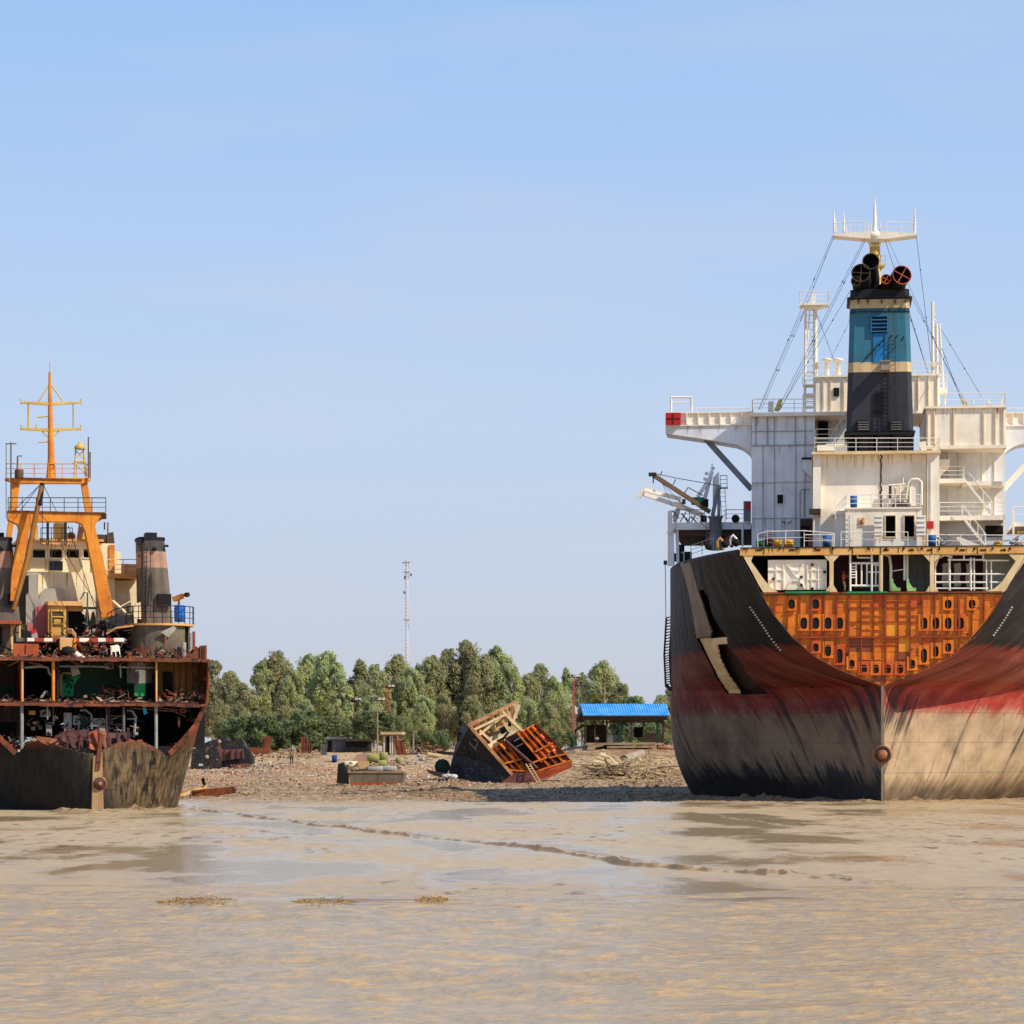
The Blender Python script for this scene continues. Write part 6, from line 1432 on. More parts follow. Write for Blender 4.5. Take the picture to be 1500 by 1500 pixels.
def crown_mesh(name, H, Wd, nb, per, size, mat, seed, low=.25, droop=.5, blob=(.10, .17)):
    rg = np.random.default_rng(seed)
    V = []; cen = []
    for k in range(nb):
        f = low+(1-low)*((k+.5)/nb)**.85
        env = math.sin(math.pi*min(1, (f-low*.6)/(1.04-low*.6)))**.6
        an = rg.uniform(0, 2*math.pi); rr = Wd/2*env*math.sqrt(rg.uniform(.05, 1))*.85
        c = np.array([rr*math.cos(an), rr*math.sin(an), H*f*.96]); rb = rg.uniform(*blob)*H*(.75+.4*env)
        cen.append(c)
        n = int(per*rg.uniform(.6, 1.3))
        d = rg.normal(size=(n, 3)); d /= np.linalg.norm(d, axis=1)[:, None]
        rad = rb*rg.uniform(.35, 1.0, n)**.5*(1+.35*np.sin(d[:, 0]*5+seed)*np.cos(d[:, 2]*4+k))
        p = c+d*rad[:, None]*np.array([.85, .85, 1.1]); p[:, 2] = np.minimum(p[:, 2], H)
        # leaf sprays: quads hanging, roughly facing outward
        nrm = d+rg.normal(size=(n, 3))*.55+np.array([0, 0, .25]); nrm /= np.linalg.norm(nrm, axis=1)[:, None]
        dn = np.tile([0, 0, -1.], (n, 1))*droop+rg.normal(size=(n, 3))*.55
        a = dn-nrm*np.sum(dn*nrm, 1)[:, None]; a /= np.linalg.norm(a, axis=1)[:, None]; b = np.cross(nrm, a)
        s = size*rg.uniform(.6, 1.5, n)[:, None]
        q = np.stack([p-a*s*.5, p-b*s*.26+a*s*.05, p+a*s*.6, p+b*s*.26+a*s*.05], 1); V.append(q.reshape(-1, 3))
    V = np.concatenate(V); F_ = np.arange(len(V)).reshape(-1, 4)
    o = npmesh(name, V, F_, mat, None, False); return o, cen
def trunk_mesh(cen, H, r, seed, mat, lean=.0):
    rn = random.Random(seed); b = MB(); top = Vector((lean*H, 0, H*.86))
    pts = [Vector((0, 0, -1.0))]+[Vector((lean*H*f*f+rn.uniform(-.12, .12), rn.uniform(-.12, .12), H*.86*f)) for f in (0, .2, .4, .6, .8, 1)]
    b.tube(pts, [r*1.25, r*1.1, r, r*.8, r*.6, r*.4, r*.15], 8)
    for c in cen:
        f = max(.12, min(.8, c[2]/H*.78)); s = Vector((lean*H*f*f, 0, H*.86*f)); e = Vector(c); m_ = s.lerp(e, .5)+Vector((0, 0, -.2)); rr = r*(1-f)*.5+.03
        b.tube([s, m_, e], [rr, rr*.7, rr*.3], 5, False)
    return b.build('trunk', mat)
protos = {}
def proto(kind, i):
    k = (kind, i)
    if k in protos: return protos[k]
    sd_ = 100+i*7+len(kind)
    if kind == 'tall': cr_, cen = crown_mesh('crown', 14, 6.4, 58, 330, .30, LEAF, sd_, .18, .8, (.035, .09)); tk = trunk_mesh(cen, 14, .22, sd_, M['bark'], random.uniform(-.03, .03))
    elif kind == 'slim': cr_, cen = crown_mesh('crown', 14, 4.4, 44, 300, .30, LEAF, sd_, .2, .9, (.032, .075)); tk = trunk_mesh(cen, 14, .17, sd_, M['bark'], random.uniform(-.05, .05))
    elif kind == 'bush': cr_, cen = crown_mesh('crown', 5, 5.6, 20, 300, .34, LEAF2, sd_, .08, .1, (.12, .2)); tk = trunk_mesh(cen, 5, .14, sd_, M['bark'])
    else: cr_, cen = crown_mesh('crown', 6.4, 10.5, 30, 300, .36, LEAF2, sd_, .48, .1, (.13, .18)); tk = trunk_mesh(cen, 6.4, .25, sd_, M['bark'])
    for o in (cr_, tk): COL.objects.unlink(o)
    protos[k] = (cr_, tk, {'tall': 14, 'slim': 14, 'bush': 5, 'spread': 6.4}[kind]); return protos[k]
def tree(px, top, Y, kind, i, label, group='trees on the bank behind the yard', wide=1.0, rot=None, name=None, basez=None):
    cr_, tk, H0 = proto(kind, i); X = (px-750)*Y/FPX; gz = ground_at(X, Y) if basez is None else basez
    H = CH+(HZ-top)*Y/FPX-gz; s = H/H0
    root = bpy.data.objects.new(name or ('bush' if kind == 'bush' else 'tree'), None); COL.objects.link(root); root.location = (X, Y, gz); root.rotation_euler = (0, 0, random.uniform(0, 6.28) if rot is None else rot)
    root.scale = (s**.6*wide, s**.6*wide, s); tag(root, label, 'bush' if kind == 'bush' else 'tree', group)
    for o in (cr_, tk):
        c = o.copy(); COL.objects.link(c); c.parent = root
T = [ # px, top row, distance, kind, variant, wide, label
 (312,967,432,'tall',0,1.0,'tall pale tree just right of the burnt ship, leftmost of the tree line'),
 (336,983,425,'tall',1,.9,'tree with rounded crown second from the burnt ship in the tree line'),
 (360,1000,418,'tall',2,.9,'shorter tree filling the dip between the burnt ship and the first tall clump'),
 (383,968,436,'slim',0,1.0,'slim tree on the left flank of the first tall clump'),
 (402,953,440,'tall',3,1.0,'highest tree of the left clump with a drooping leafy head'),
 (428,978,428,'tall',4,.9,'lower tree in the notch between the two high heads of the left clump'),
 (455,958,440,'tall',1,1.05,'broad tall tree in the right half of the left clump'),
 (480,954,434,'tall',2,1.0,'tall tree whose open crown ends the left clump'),
 (497,985,428,'slim',1,1.1,'slim tree sloping down to the gap in the tree line'),
 (513,1032,444,'slim',2,.8,'small tree standing in the gap of the tree line'),
 (527,966,438,'slim',1,1.15,'thin tree at the left edge of the central wood right of the gap'),
 (549,973,430,'tall',0,.85,'mid height tree between the gap and the radio mast'),
 (578,958,442,'tall',3,1.0,'rounded green tree just left of the radio mast'),
 (603,978,432,'tall',4,.9,'tree standing right in front of the radio mast foot'),
 (628,960,438,'tall',2,1.0,'dense tree right of the radio mast'),
 (655,950,444,'tall',0,1.05,'high tree left of the topmost crown of the wood'),
 (680,938,440,'tall',1,1.1,'topmost tree of the whole wood behind the tilted wreck'),
 (706,958,434,'tall',3,.95,'tree behind the raised corner of the tilted wreck'),
 (728,946,442,'slim',0,1.2,'tall narrow crown right of the topmost tree'),
 (747,972,434,'tall',4,.9,'tree above the cream corner of the tilted wreck'),
 (770,986,438,'tall',2,1.0,'bushy tree above the orange cells of the wreck'),
 (792,972,444,'slim',2,1.1,'slim tree midway between wreck and blue roofed shed'),
 (812,990,432,'tall',0,.85,'lower tree left of the red lattice pole'),
 (829,978,448,'slim',1,.8,'sparse slim tree directly behind the red lattice pole'),
 (852,985,440,'slim',0,.9,'bare looking tree left of the big tree over the blue roof'),
 (879,967,424,'tall',3,1.05,'big rounded tree rising over the left half of the blue roof'),
 (908,1000,422,'tall',1,.85,'shorter tree over the middle of the blue roof'),
 (924,1022,420,'bush',1,1.2,'low tree crown peeping over the right half of the blue roof'),
 (968,1018,430,'tall',4,.7,'tree seen between the blue roof and the tall hull'),
 (984,1008,440,'tall',2,.8,'tree half hidden behind the tall hull'),
]
for k, (px, top, Y, kind, i, wd, lb) in enumerate(T): tree(px, top, Y, kind, i, lb, wide=wd)
FILL = [(322,1024,408,'tall',1,.75,'low pale tree in front of the tree line beside the burnt ship'),(350,1030,405,'tall',3,.7,'small tree above the black cut bow block'),
 (415,1018,410,'tall',0,.8,'bright low tree in front of the left clump'),(447,1025,406,'tall',4,.8,'low spreading tree above the left bushes'),(492,1030,412,'tall',2,.7,'low tree left of the lamp poles'),
 (540,1018,412,'tall',3,.8,'low tree behind the dark spreading tree'),(572,1026,414,'tall',1,.75,'low tree behind the reddish lattice pole'),(622,1020,408,'tall',4,.9,'low tree right behind the palm'),
 (650,1015,412,'tall',0,.9,'low tree left of the black side of the wreck'),(690,1018,410,'tall',2,.9,'low tree peeping over the black side of the wreck'),(733,1025,412,'tall',3,.8,'low tree behind the cream corner of the wreck'),
 (775,1025,410,'tall',1,.9,'low tree behind the orange cells of the wreck'),(805,1030,408,'tall',4,.85,'low tree right of the orange cells of the wreck'),(832,1038,404,'tall',0,.7,'low tree left of the blue roofed shed'),(980,1050,400,'tall',1,.6,'low tree below the shed roof end by the tall hull')]
for px, top, Y, kind, i, wd, lb in FILL: tree(px, top, Y, kind, i, lb, 'low trees in front of the wood', wd)
BU = [(345,1052,392,'bush',0,1.1,'dark green bush behind the black bow block'),(372,1048,388,'bush',1,1.1,'dark bush right of the black bow block'),(398,1050,386,'bush',2,1.2,'glossy dark bush left of the bright yellow green one'),(425,1056,385,'bush',0,1.0,'dark bush in the middle of the hedge'),
 (450,1042,386,'bush',3,1.2,'yellow green bush, tallest in the hedge'),(478,1050,388,'bush',1,1.0,'bush above the pale hut roof'),(505,1058,390,'bush',2,.9,'small bush left of the dark spreading tree'),
 (617,1070,384,'bush',0,.8,'low bush under the palm'),(645,1072,382,'bush',3,.9,'low bush left of the wreck foot'),(815,1072,378,'bush',1,.9,'bush right of the wreck'),(838,1070,380,'bush',2,.7,'small bush at the left post of the shed'),(975,1082,372,'bush',0,.7,'small bush at the right end of the shed')]
for px, top, Y, kind, i, wd, lb in BU: tree(px, top, Y, kind, i, lb, 'bushes along the top of the bank', wd)
tree(545, 1043, 376, 'spread', 0, 'dark low spreading tree with flat crown over the huts', 'dark spreading trees over the huts', 1.0, rot=1.0)
tree(572, 1049, 380, 'spread', 1, 'flat crowned dark tree right of the wooden lamp pole', 'dark spreading trees over the huts', .6, rot=2.0)
# far wood closing the gaps
fw, _c = crown_mesh('far_wood', 7, 100, 150, 170, .8, LEAF, 991, .3, .6, (.2, .4)); fw.location = (-10, 470, 3.2); fw.scale = (1, .35, 1); tag(fw, kind='stuff')
# ---- palm
Yp = 372; Xp = (605-750)*Yp/FPX; gz = ground_at(Xp, Yp)
root = bpy.data.objects.new('palm_tree', None); COL.objects.link(root); root.location = (Xp, Yp, gz); tag(root, 'slender coconut palm with drooping fronds in front of the wood', 'palm')
hz_ = CH+(HZ-1060)*Yp/FPX-gz
b = MB(); b.tube([(0, 0, -.5), (.05, 0, hz_*.5), (0, 0, hz_)], [.17, .13, .11], 8); b.build('trunk', M['bark'], root)
for k in range(15):
    an = 2*math.pi*k/15+random.uniform(-.2, .2); el = random.uniform(.1, 1.3); L_ = random.uniform(2.1, 2.9); b = MB(); pv = Vector((0, 0, hz_)); pts = [pv.copy()]
    for j in range(8):
        pv = pv+Vector((math.cos(an)*math.cos(el), math.sin(an)*math.cos(el), math.sin(el)))*L_/8; el -= .27; pts.append(pv.copy())
    b.tube(pts, [.04]*8+[.01], 4, False)
    for j in range(1, 9):
        d_ = (pts[j]-pts[j-1]).normalized(); sd_ = d_.cross(Vector((0, 0, 1))).normalized(); L2 = .75*math.sin(math.pi*(j+.5)/10)+.15
        for m_ in (0, .33, .66):
            c_ = pts[j-1].lerp(pts[j], m_)
            for s_ in (-1, 1):
                e = c_+sd_*s_*L2*.75+d_*L2*.35-Vector((0, 0, L2*.55)); b.add([c_, c_+d_*.09, e], [(0, 1, 2)])
    b.build('frond', PALM, root)
b = MB()
for k in range(6): b.lathe((.18*math.cos(k), .18*math.sin(k), hz_-.25), [(0, -.12), (.12, 0), (0, .12)], 6)
b.build('coconuts', M['ochre_door'], root)
# ---- radio mast
Ym = 620; Xm = (596-750)*Ym/FPX; gz = 4.0; root = bpy.data.objects.new('radio_mast', None); COL.objects.link(root); root.location = (Xm, Ym, gz); tag(root, 'distant red and white lattice radio mast rising over the wood', 'radio mast')
Hm = CH+(HZ-818)*Ym/FPX-gz; hw = .38; sec = 9
P('hazy_mast_red', 'd4c4c6', 'c8bcc0', rusty=0, streak=0); P('hazy_mast_white', 'ccd2de', 'bcc4d2', rusty=0, streak=0)  # red and white paled in the colour itself for distance haze
for k in range(sec):
    z0, z1 = Hm*k/sec, Hm*(k+1)/sec; b = MB(); cs_ = [(hw*math.cos(a), hw*math.sin(a)) for a in (0.5, 2.6, 4.7)]
    for x, y in cs_: b.tube([(x, y, z0), (x, y, z1)], .05, 5, False)
    n_ = 6
    for j in range(n_):
        za, zb = z0+(z1-z0)*j/n_, z0+(z1-z0)*(j+1)/n_
        for q1 in range(3): A_, B_ = cs_[q1], cs_[(q1+1) % 3]; b.tube([(A_[0], A_[1], za), (B_[0], B_[1], zb)], .045, 4, False); b.tube([(A_[0], A_[1], za), (B_[0], B_[1], za)], .04, 4, False)
    b.build('lattice_section', M['hazy_mast_red'] if k % 2 == 0 else M['hazy_mast_white'], root)
sc_ = Ym/FPX
for (dx, y, h_) in ((-6, 823, 8), (8, 823, 9), (6, 842, 4), (7, 914, 7), (-3, 846, 5), (-4, 868, 4)):
    b = MB(); zc_ = CH+(HZ-y)*sc_-gz; b.box(dx*sc_-.22, dx*sc_+.22, -.3, 0, zc_-h_*sc_/2, zc_+h_*sc_/2); b.bar((dx*sc_, 0, zc_), (0, 0, zc_), .08); b.build('antenna_panel', M['hazy_mast_white'] if h_ > 6 else M['crane_grey'], root)
b = MB()
for zf in (.98, .93, .68, .36): b.box(-.9 if zf > .6 else -.5, .6, -.4, .4, Hm*zf-.1, Hm*zf+.05)
b.build('antenna_frame', M['crane_grey'], root)
b = MB()
for (f, x, y) in ((.8, 20, -8), (.8, -17, -10), (.5, 14, -8), (.5, -12, -8)): b.tube([(0, 0, Hm*f), (x, y, 0)], .018, 4, False)
b.build('guy_wires', M['hazy_mast_white'], root)
# ---- lamp poles and lattice poles
def pole_base(px, Y): X = (px-750)*Y/FPX; return X, Y, ground_at(X, Y)
def pole(px, Y, top, label, cat, mat, r=.09, lattice=False, head=True, name='lamp_pole'):
    X, Y, gz = pole_base(px, Y); root = bpy.data.objects.new(name, None); COL.objects.link(root); root.location = (X, Y, gz); tag(root, label, cat)
    H = CH+(HZ-top)*Y/FPX-gz; b = MB()
    if lattice:
        w_ = .16
        for x, y in ((-w_, -w_), (w_, -w_), (w_, w_), (-w_, w_)): b.tube([(x, y, -.3), (x*.7, y*.7, H)], .05, 5)
        n_ = int(H/.7)
        for j in range(n_):
            for x, y, x2, y2 in ((-w_, -w_, w_, -w_), (w_, w_, -w_, w_), (-w_, w_, -w_, -w_)): b.tube([(x*.85, y*.85, H*j/n_), (x2*.85, y2*.85, H*(j+1)/n_)], .03, 4, False)
    else: b.tube([(0, 0, -.3), (0, 0, H)], [r*1.2, r*.8], 8)
    b.build('pole', M[mat], root)
    if head:
        b = MB(); b.box(-.9, .9, -.06, .06, H-.45, H-.35); b.build('cross_arm', M['dark_steel'], root)
        for x in (-.75, -.25, .3, .8):
            b = MB(); b.add([(x-.2, -.25, H-.3), (x+.2, -.25, H-.3), (x+.2, .05, H), (x-.2, .05, H), (x, .25, H-.25)], [(0, 1, 2, 3), (0, 4, 1), (1, 4, 2), (2, 4, 3), (3, 4, 0)]); b.build('floodlight', M['white_dull'] if x > 0 else M['dark_steel'], root)
    return root
pole(553, 350, 1022, 'plain wooden lamp pole standing before the dark spreading tree', 'lamp pole', 'old_timber', .1)
pole(568, 385, 1003, 'reddish lattice floodlight pole above the dark spreading tree', 'lamp pole', 'rust_bright', lattice=True)
pole(519, 388, 1022, 'short floodlight pole in the gap of the trees', 'lamp pole', 'brown_wall')
pole(840.5, 385, 988, 'tall red lattice floodlight pole left of the blue roofed shed', 'lamp pole', 'rust_pink', lattice=True)
pole(848, 376, 1000, 'thin pale pole beside the red lattice pole', 'pole', 'white_dull', .04, head=False, name='pole')
pole(886, 380, 1005, 'leaning bamboo pole sticking up behind the blue roof', 'pole', 'pale_timber', .06, head=False, name='bamboo_pole')
pole(813, 385, 1060, 'short red post with cross arm between wreck and shed', 'post', 'rust_pink', .09, head=False, name='post')
# ---- shed with blue roof
SY = 362; SF = Frame(915, SY, R(0)); fz = CH+(HZ-1089)*SY/FPX; SF.O.z = 0
shed = SF.empty('shed', 'open sided shed with bright blue corrugated roof on the bank', 'shed')
t = NT('blue_roof_sheet'); n = t.noise(t.coord((1, 1, 1)), .7, 6); c = t.mix(t.ramp(n, [(.4, 0.0), (.7, .5)]), lin('3590d4'), lin('86b8d4')); BLUE = t.out(c, .45, 0, .4)
b = MB(); A = SF.p(849.5, 1031, 3.0); Bp = SF.p(976, 1031, 3.0); C_ = SF.p(981, 1048, -.6); D_ = SF.p(854, 1048, -.6)
n_ = 72; vs = []; fs = []
for k in range(n_+1):
    f = k/n_; o_ = .05 if k % 2 else -.05
    vs += [A.lerp(Bp, f)+Vector((0, 0, o_)), D_.lerp(C_, f)+Vector((0, 0, o_))]
b.add(vs, [(2*i, 2*i+1, 2*i+3, 2*i+2) for i in range(n_)]); b.build('roof', BLUE, shed)
b = MB(); vs = [v+Vector((0, 0, -.12)) for v in (A, Bp, C_, D_)]; b.add(vs+[v+Vector((0, 0, -.05)) for v in vs], [(0,1,2,3), (4,5,6,7), (3,2,6,7), (0,3,7,4), (1,2,6,5)])
b.add([A, Bp, Bp+Vector((0, 4, -1.6)), A+Vector((0, 4, -1.6))], [(0, 1, 2, 3)]); b.build('roof_underside', M['dark_timber'], shed)
ridge = A.z
for x in (858, 871, 889, 909, 925, 942, 963, 971):
    b = MB(); w_ = 3.4 if x in (909, 925, 963) else 1.8
    b.fb(SF, x-w_/2, x+w_/2, 1049, 1092, 0 if x in (858, 889, 909, 925, 963) else 1.5, .4 if w_ > 3 else .3); b.build('post', M['green_dark'] if x in (909, 963) else M['dark_timber'], shed)
b = MB(); b.fb(SF, 852, 978, 1049, 1055, -.3, -.15); b.fb(SF, 866, 975, 1057, 1058.5, .1, .2); b.build('eaves_board', M['dark_timber'], shed)
b = MB()
for i_, x in enumerate(range(893, 960, 3)): b.fb(SF, x, x+2.6, 1052, 1057.5, 1.0+(i_ % 2)*.05, 1.1); 
b.build('slatted_valance', M['rust_plate'], shed)
b = MB(); b.fb(SF, 856, 888, 1062, 1090, 3, 3.1); b.fb(SF, 889, 908, 1075, 1090, 3.2, 3.3); b.fb(SF, 940, 972, 1074, 1090, 5.2, 5.3); build_each(b, 'back_wall', M['dark_timber'], shed)
b = MB(); b.fb(SF, 888, 909, 1076, 1089, .5, .6); b.build('grey_partition', M['grey_wall'], shed)
b = MB(); b.fb(SF, 929, 943, 1065, 1080, 2.5, 4.5); b.build('hanging_tank', M['soot_shade_black'], shed)
b = MB(); b.poly(SF, [(964, 1050), (985, 1066), (980, 1067), (963, 1055)], .2, 3); b.build('side_roof', M['brown_wall'], shed)
b = MB(); b.poly(SF, [(853, 1060), (843, 1068), (842, 1073), (846, 1070), (858, 1063)], .5, 2.5); b.poly(SF, [(842, 1068), (844, 1068), (845, 1092), (843, 1092)], .5, .7); b.poly(SF, [(850, 1033), (845, 1052), (846, 1058), (856, 1058)], .6, 2.8); b.build('lean_to', M['dark_timber'], shed)
b = MB(); b.fb(SF, 862, 972, 1088, 1091, -1.5, 6); b.build('floor', M['old_timber'], shed)
# landing edge of long timbers, each one a thing
for i_, (x0, y0, x1, y1, th, lb) in enumerate([(858, 1090, 960, 1089, .3, 'long pale beam along the front edge of the shed floor'), (889, 1094.5, 957, 1093.5, .28, 'second long beam just below the shed floor edge'), (861, 1095, 884, 1091, .35, 'short thick beam end left under the shed floor'), (860, 1098, 872, 1096, .3, 'stub of timber under the left end of the shed floor')]):
    b = MB(); b.bar(SF.p(x0, y0, -1.8-.3*i_), SF.p(x1, y1, -1.8-.3*i_), .35, th); world_obj(b.build('timber_beam', M['old_timber'], None, lb, 'beam', 'beams under the shed floor'), SF)
b = MB(); b.fb(SF, 909, 955, 1095, 1106, .3, .5); world_obj(b.build('retaining_wall', M['soot_shade_black'], None, 'dark shadowed retaining wall under the shed floor', 'wall'), SF)
b = MB(); b.fb(SF, 955, 962, 1090, 1120, -1.6, 1.5); world_obj(b.build('concrete_pier', M['concrete'], None, 'upright concrete pier under the right end of the shed', 'pier'), SF)
b = MB(); b.poly(SF, [(964, 1094), (990, 1098), (992, 1110), (965, 1103)], -2, -1.6); b.bar(SF.p(964, 1093, -2.1), SF.p(991, 1098, -2.1), .2); world_obj(b.build('steel_plate', M['rust_pink'], None, 'pinkish rusty steel plate leaning between shed and tall hull', 'plate'), SF)
b = MB(); b.poly(SF, [(960, 1105), (990, 1108), (992, 1122), (962, 1124)], -1.2, 1); world_obj(b.build('broken_wall', M['brown_wall'], None, 'crumbling brown wall under the pinkish plate', 'wall'), SF)
b = MB(); q0 = W(914, 1113, 348); q1 = W(940, 1105, 352); b.tube([q0, q1], .62, 18); b.build('concrete_pipe', M['concrete'], None, 'fat pale pipe lying on the slope below the shed', 'pipe')
for pp_, Y0, Y1, lb in (([(862, 1122), (881, 1101), (893, 1107), (905, 1117), (890, 1126)], 335, 341, 'large pale panel tilted on the slope left below the shed'), ([(884, 1101), (903, 1109), (912, 1117), (898, 1116)], 340, 343, 'pale flat plate overlapping the big tilted panel'), ([(934, 1134), (962, 1128), (980, 1130), (966, 1139), (944, 1141)], 318, 326, 'low pale slab of sheeting by the foot of the tall hull')):
    b = MB(); ym = [p[1] for p in pp_]; lo_, hi_ = max(ym), min(ym); P_ = [W(x, y, Y0+(Y1-Y0)*(lo_-y)/(lo_-hi_)) for x, y in pp_]; b.prism(P_, (0, .05, -.14))
    c0, c1 = P_[0], P_[1]
    for f in (.25, .5, .75): b.bar(P_[0].lerp(P_[1], f)+Vector((0, 0, .06)), P_[-1].lerp(P_[2], f)+Vector((0, 0, .06)), .1)
    b.build('metal_sheet', M['pale_timber'], None, lb, 'panel')
def heap(name, px0, px1, py0, py1, n, mats, label, cat='scrap', L=(.6, 2.2), th=(.05, .2), group=None, hgt=.8, box_=.25):
    """pile of many small pieces on the ground; each material is one heap object"""
    for mi, mt in enumerate(mats):
        b = MB()
        for k in range(n//len(mats)):
            f = random.random(); px = px0+(px1-px0)*(.5+.5*random.uniform(-1, 1)*random.random()**.3); py = random.uniform(py0, py1)
            Y = groundY(px, py); X = (px-750)*Y/FPX; e = 1-abs((px-px0)/(px1-px0)-.5)*2
            p_ = Vector((X, Y, ground_at(X, Y)+random.random()*hgt*e))
            if random.random() < box_:
                s_ = random.uniform(.1, .4); d_ = Vector((random.uniform(-1, 1), random.uniform(-1, 1), random.uniform(-.5, .5))).normalized(); b.bar(p_, p_+d_*s_*1.5, s_, s_*.8)
            else:
                d_ = Vector((random.uniform(-1, 1), random.uniform(-.6, .6), random.uniform(-.12, .12))).normalized(); b.bar(p_, p_+d_*random.uniform(*L), random.uniform(*th), random.uniform(.03, .12))
        b.build(name, M[mt], None, label[mi] if isinstance(label, list) else label, cat, group, kind='stuff')
heap('plank_heap', 850, 925, 1124, 1139, 130, ['dark_timber', 'old_timber'], ['dark broken planks stacked below the tilted pale panel', 'weathered planks mixed in the heap below the tilted pale panel'], 'planks', (1.5, 4), (.08, .2), hgt=.5)
heap('plank_heap', 895, 990, 1110, 1142, 320, ['pale_timber', 'old_timber'], ['pale offcuts strewn down the slope beside the tall hull', 'brown offcuts strewn down the slope beside the tall hull'], 'planks', (.8, 2.6), hgt=.4)
heap('log_heap', 596, 652, 1092, 1106, 220, ['old_timber', 'rust_plate', 'dark_timber'], ['brown logs heaped left of the black side of the wreck', 'rusty bars heaped left of the black side of the wreck', 'blackened logs heaped left of the black side of the wreck'], 'logs', (.5, 1.8), (.12, .4), hgt=1.4, box_=.4)
heap('scrap_heap', 365, 480, 1098, 1112, 150, ['scrap_pale', 'rust_plate'], ['pale scrap strewn along the foot of the hedge', 'rusty scrap strewn along the foot of the hedge'], 'scrap', (.3, 1.4), hgt=.5)
heap('scrap_heap', 560, 640, 1104, 1124, 90, ['scrap_pale', 'machine_grey'], ['pale rubbish on the sand between barge and wreck', 'grey rubbish on the sand between barge and wreck'], 'scrap', (.2, 1.0), hgt=.25)
heap('scrap_heap', 280, 420, 1118, 1134, 110, ['scrap_pale', 'machine_grey'], ['pale rubbish below the black bow block', 'grey rubbish below the black bow block'], 'scrap', (.2, .9), hgt=.25)
heap('scrap_heap', 890, 985, 1084, 1094, 60, ['old_timber'], 'loose boards and sticks lying along the shed floor edge', 'scrap', (.5, 2), hgt=.4)
# brick rubble and clods (stuff)
def scatter(name, mat, n, x0, x1, y0, y1, s0, s1, label, seed):
    rg = np.random.default_rng(seed); px = rg.uniform(x0, x1, n); py = rg.uniform(y0, y1, n); b = MB(); 
    lut = {}
    for k in range(n):
        key = (int(px[k]/12), round(py[k])); 
        if key not in lut: lut[key] = groundY(key[0]*12+6, key[1])
        Y = lut[key]+rg.uniform(-2, 2); X = (px[k]-750)*Y/FPX; px[k] = Y; py[k] = X
    keepm = fbm(py*.22+seed, px*.12, 3) > rg.uniform(-.16, .2, n)
    gz = ground_h(py, px)
    for k in np.nonzero(keepm)[0]:
        s_ = s0+(s1-s0)*rg.uniform()**2; d_ = Vector(rg.normal(size=3)).normalized(); c = Vector((py[k], px[k], gz[k]+s_*.2)); b.bar(c-d_*s_*.6, c+d_*s_*.6, s_*rg.uniform(.5, 1), s_*rg.uniform(.4, .8))
    return b.build(name, mat, None, label, 'rubble', kind='stuff')
P('brick_pink', 'c49a80', 'a47860', rusty=.2, streak=0, rough=.95); P('brick_pale', 'cdb094', 'b0906c', rusty=.1, streak=0, rough=.95); P('mud_clod', '8a7050', '5c4a36', rusty=0, streak=0, rough=.9)
scatter('brick_rubble', M['brick_pink'], 6000, 275, 720, 1127, 1150, .06, .2, 'pink brick rubble spread over the beach', 5)
scatter('brick_rubble', M['brick_pale'], 3200, 275, 720, 1112, 1150, .05, .24, 'pale broken brick spread over the beach', 6)
scatter('mud_clods', M['mud_clod'], 3600, 262, 1000, 1142, 1172, .04, .2, 'clods of dark mud above the tide line', 8)
scatter('mud_clods', M['mud_clod'], 3000, 620, 1000, 1108, 1150, .04, .2, 'clods of mud and scrap around the wreck', 9)

P('rubble_white', 'd8d4cc', 'b0a898', rusty=0, streak=0, rough=.95)
scatter('rubble', M['rubble_white'], 700, 290, 660, 1114, 1148, .06, .22, 'whitish chips and paper scattered among the brick rubble', 15)
scatter('rubble', M['dark_timber'], 900, 285, 1000, 1108, 1152, .06, .26, 'dark bits of wood and scrap scattered across the beach', 16)
for i_, (x, y, sx_, h_) in enumerate(((330, 1124, 3.2, .5), (455, 1122, 6, .9), (700, 1156, 5, .5), (900, 1150, 5, .6), (960, 1146, 4, .5))): pass
# ================= tilted wreck
WY = groundY(745, 1147); WK = Frame(745, WY, 0); wk = WK.empty('ship_section', 'tilted cut off ship section with black outer side and open orange cells', 'wreck section')
b = MB()
def sheet(mb, pts, off=(0, .12, 0)): mb.prism([WK.p(x, y, d) for x, y, d in pts], off)
sheet(b, [(676, 1060, 4.5), (688, 1062, 1.5), (716, 1095, .4), (751, 1134, 0), (737, 1149, 0), (700, 1146, 1.5), (656, 1138, 4.5), (662, 1112, 5)]); b.build('black_side', M['wreck_black'], wk)
b = MB(); sheet(b, [(751, 1134, -.05), (800, 1128, -.3), (838, 1114, -.2), (838, 1124, -.2), (800, 1141, -.2), (770, 1147, -.1), (737, 1149, -.05)], (0, 4, 0)); b.build('bottom_plate', M['rust_bright'], wk)
b = MB(); sheet(b, [(735, 1146, -.12), (752, 1133, -.12), (785, 1130, -.3), (783, 1141, -.3), (760, 1147, -.15)], (0, .08, 0)); b.build('pale_bottom_plate', M['rust_pinkdark'], wk)
b = MB(); sheet(b, [(688, 1062, 3.5), (757, 1027, 3.5), (761, 1034, 3.4), (748, 1060, 3), (757, 1066, 2.6), (765, 1075, 2.2), (716, 1095, 2.2)]); b.build('cream_back', M['pale_timber'], wk)
b = MB()
def wb(a, c, d0, d1, w=.2, h=.25): b.bar(WK.p(*a, d0), WK.p(*c, d1), w, h)
wb((686, 1063), (757, 1028), 1.6, 2.4, 2.2, .28); b.build('deck_edge', M['rust_pale'], wk)
b = MB(); wb((687, 1062), (751, 1135), .6, .3, .9, .3); b.build('cut_edge', M['rust_pale'], wk)
b = MB()
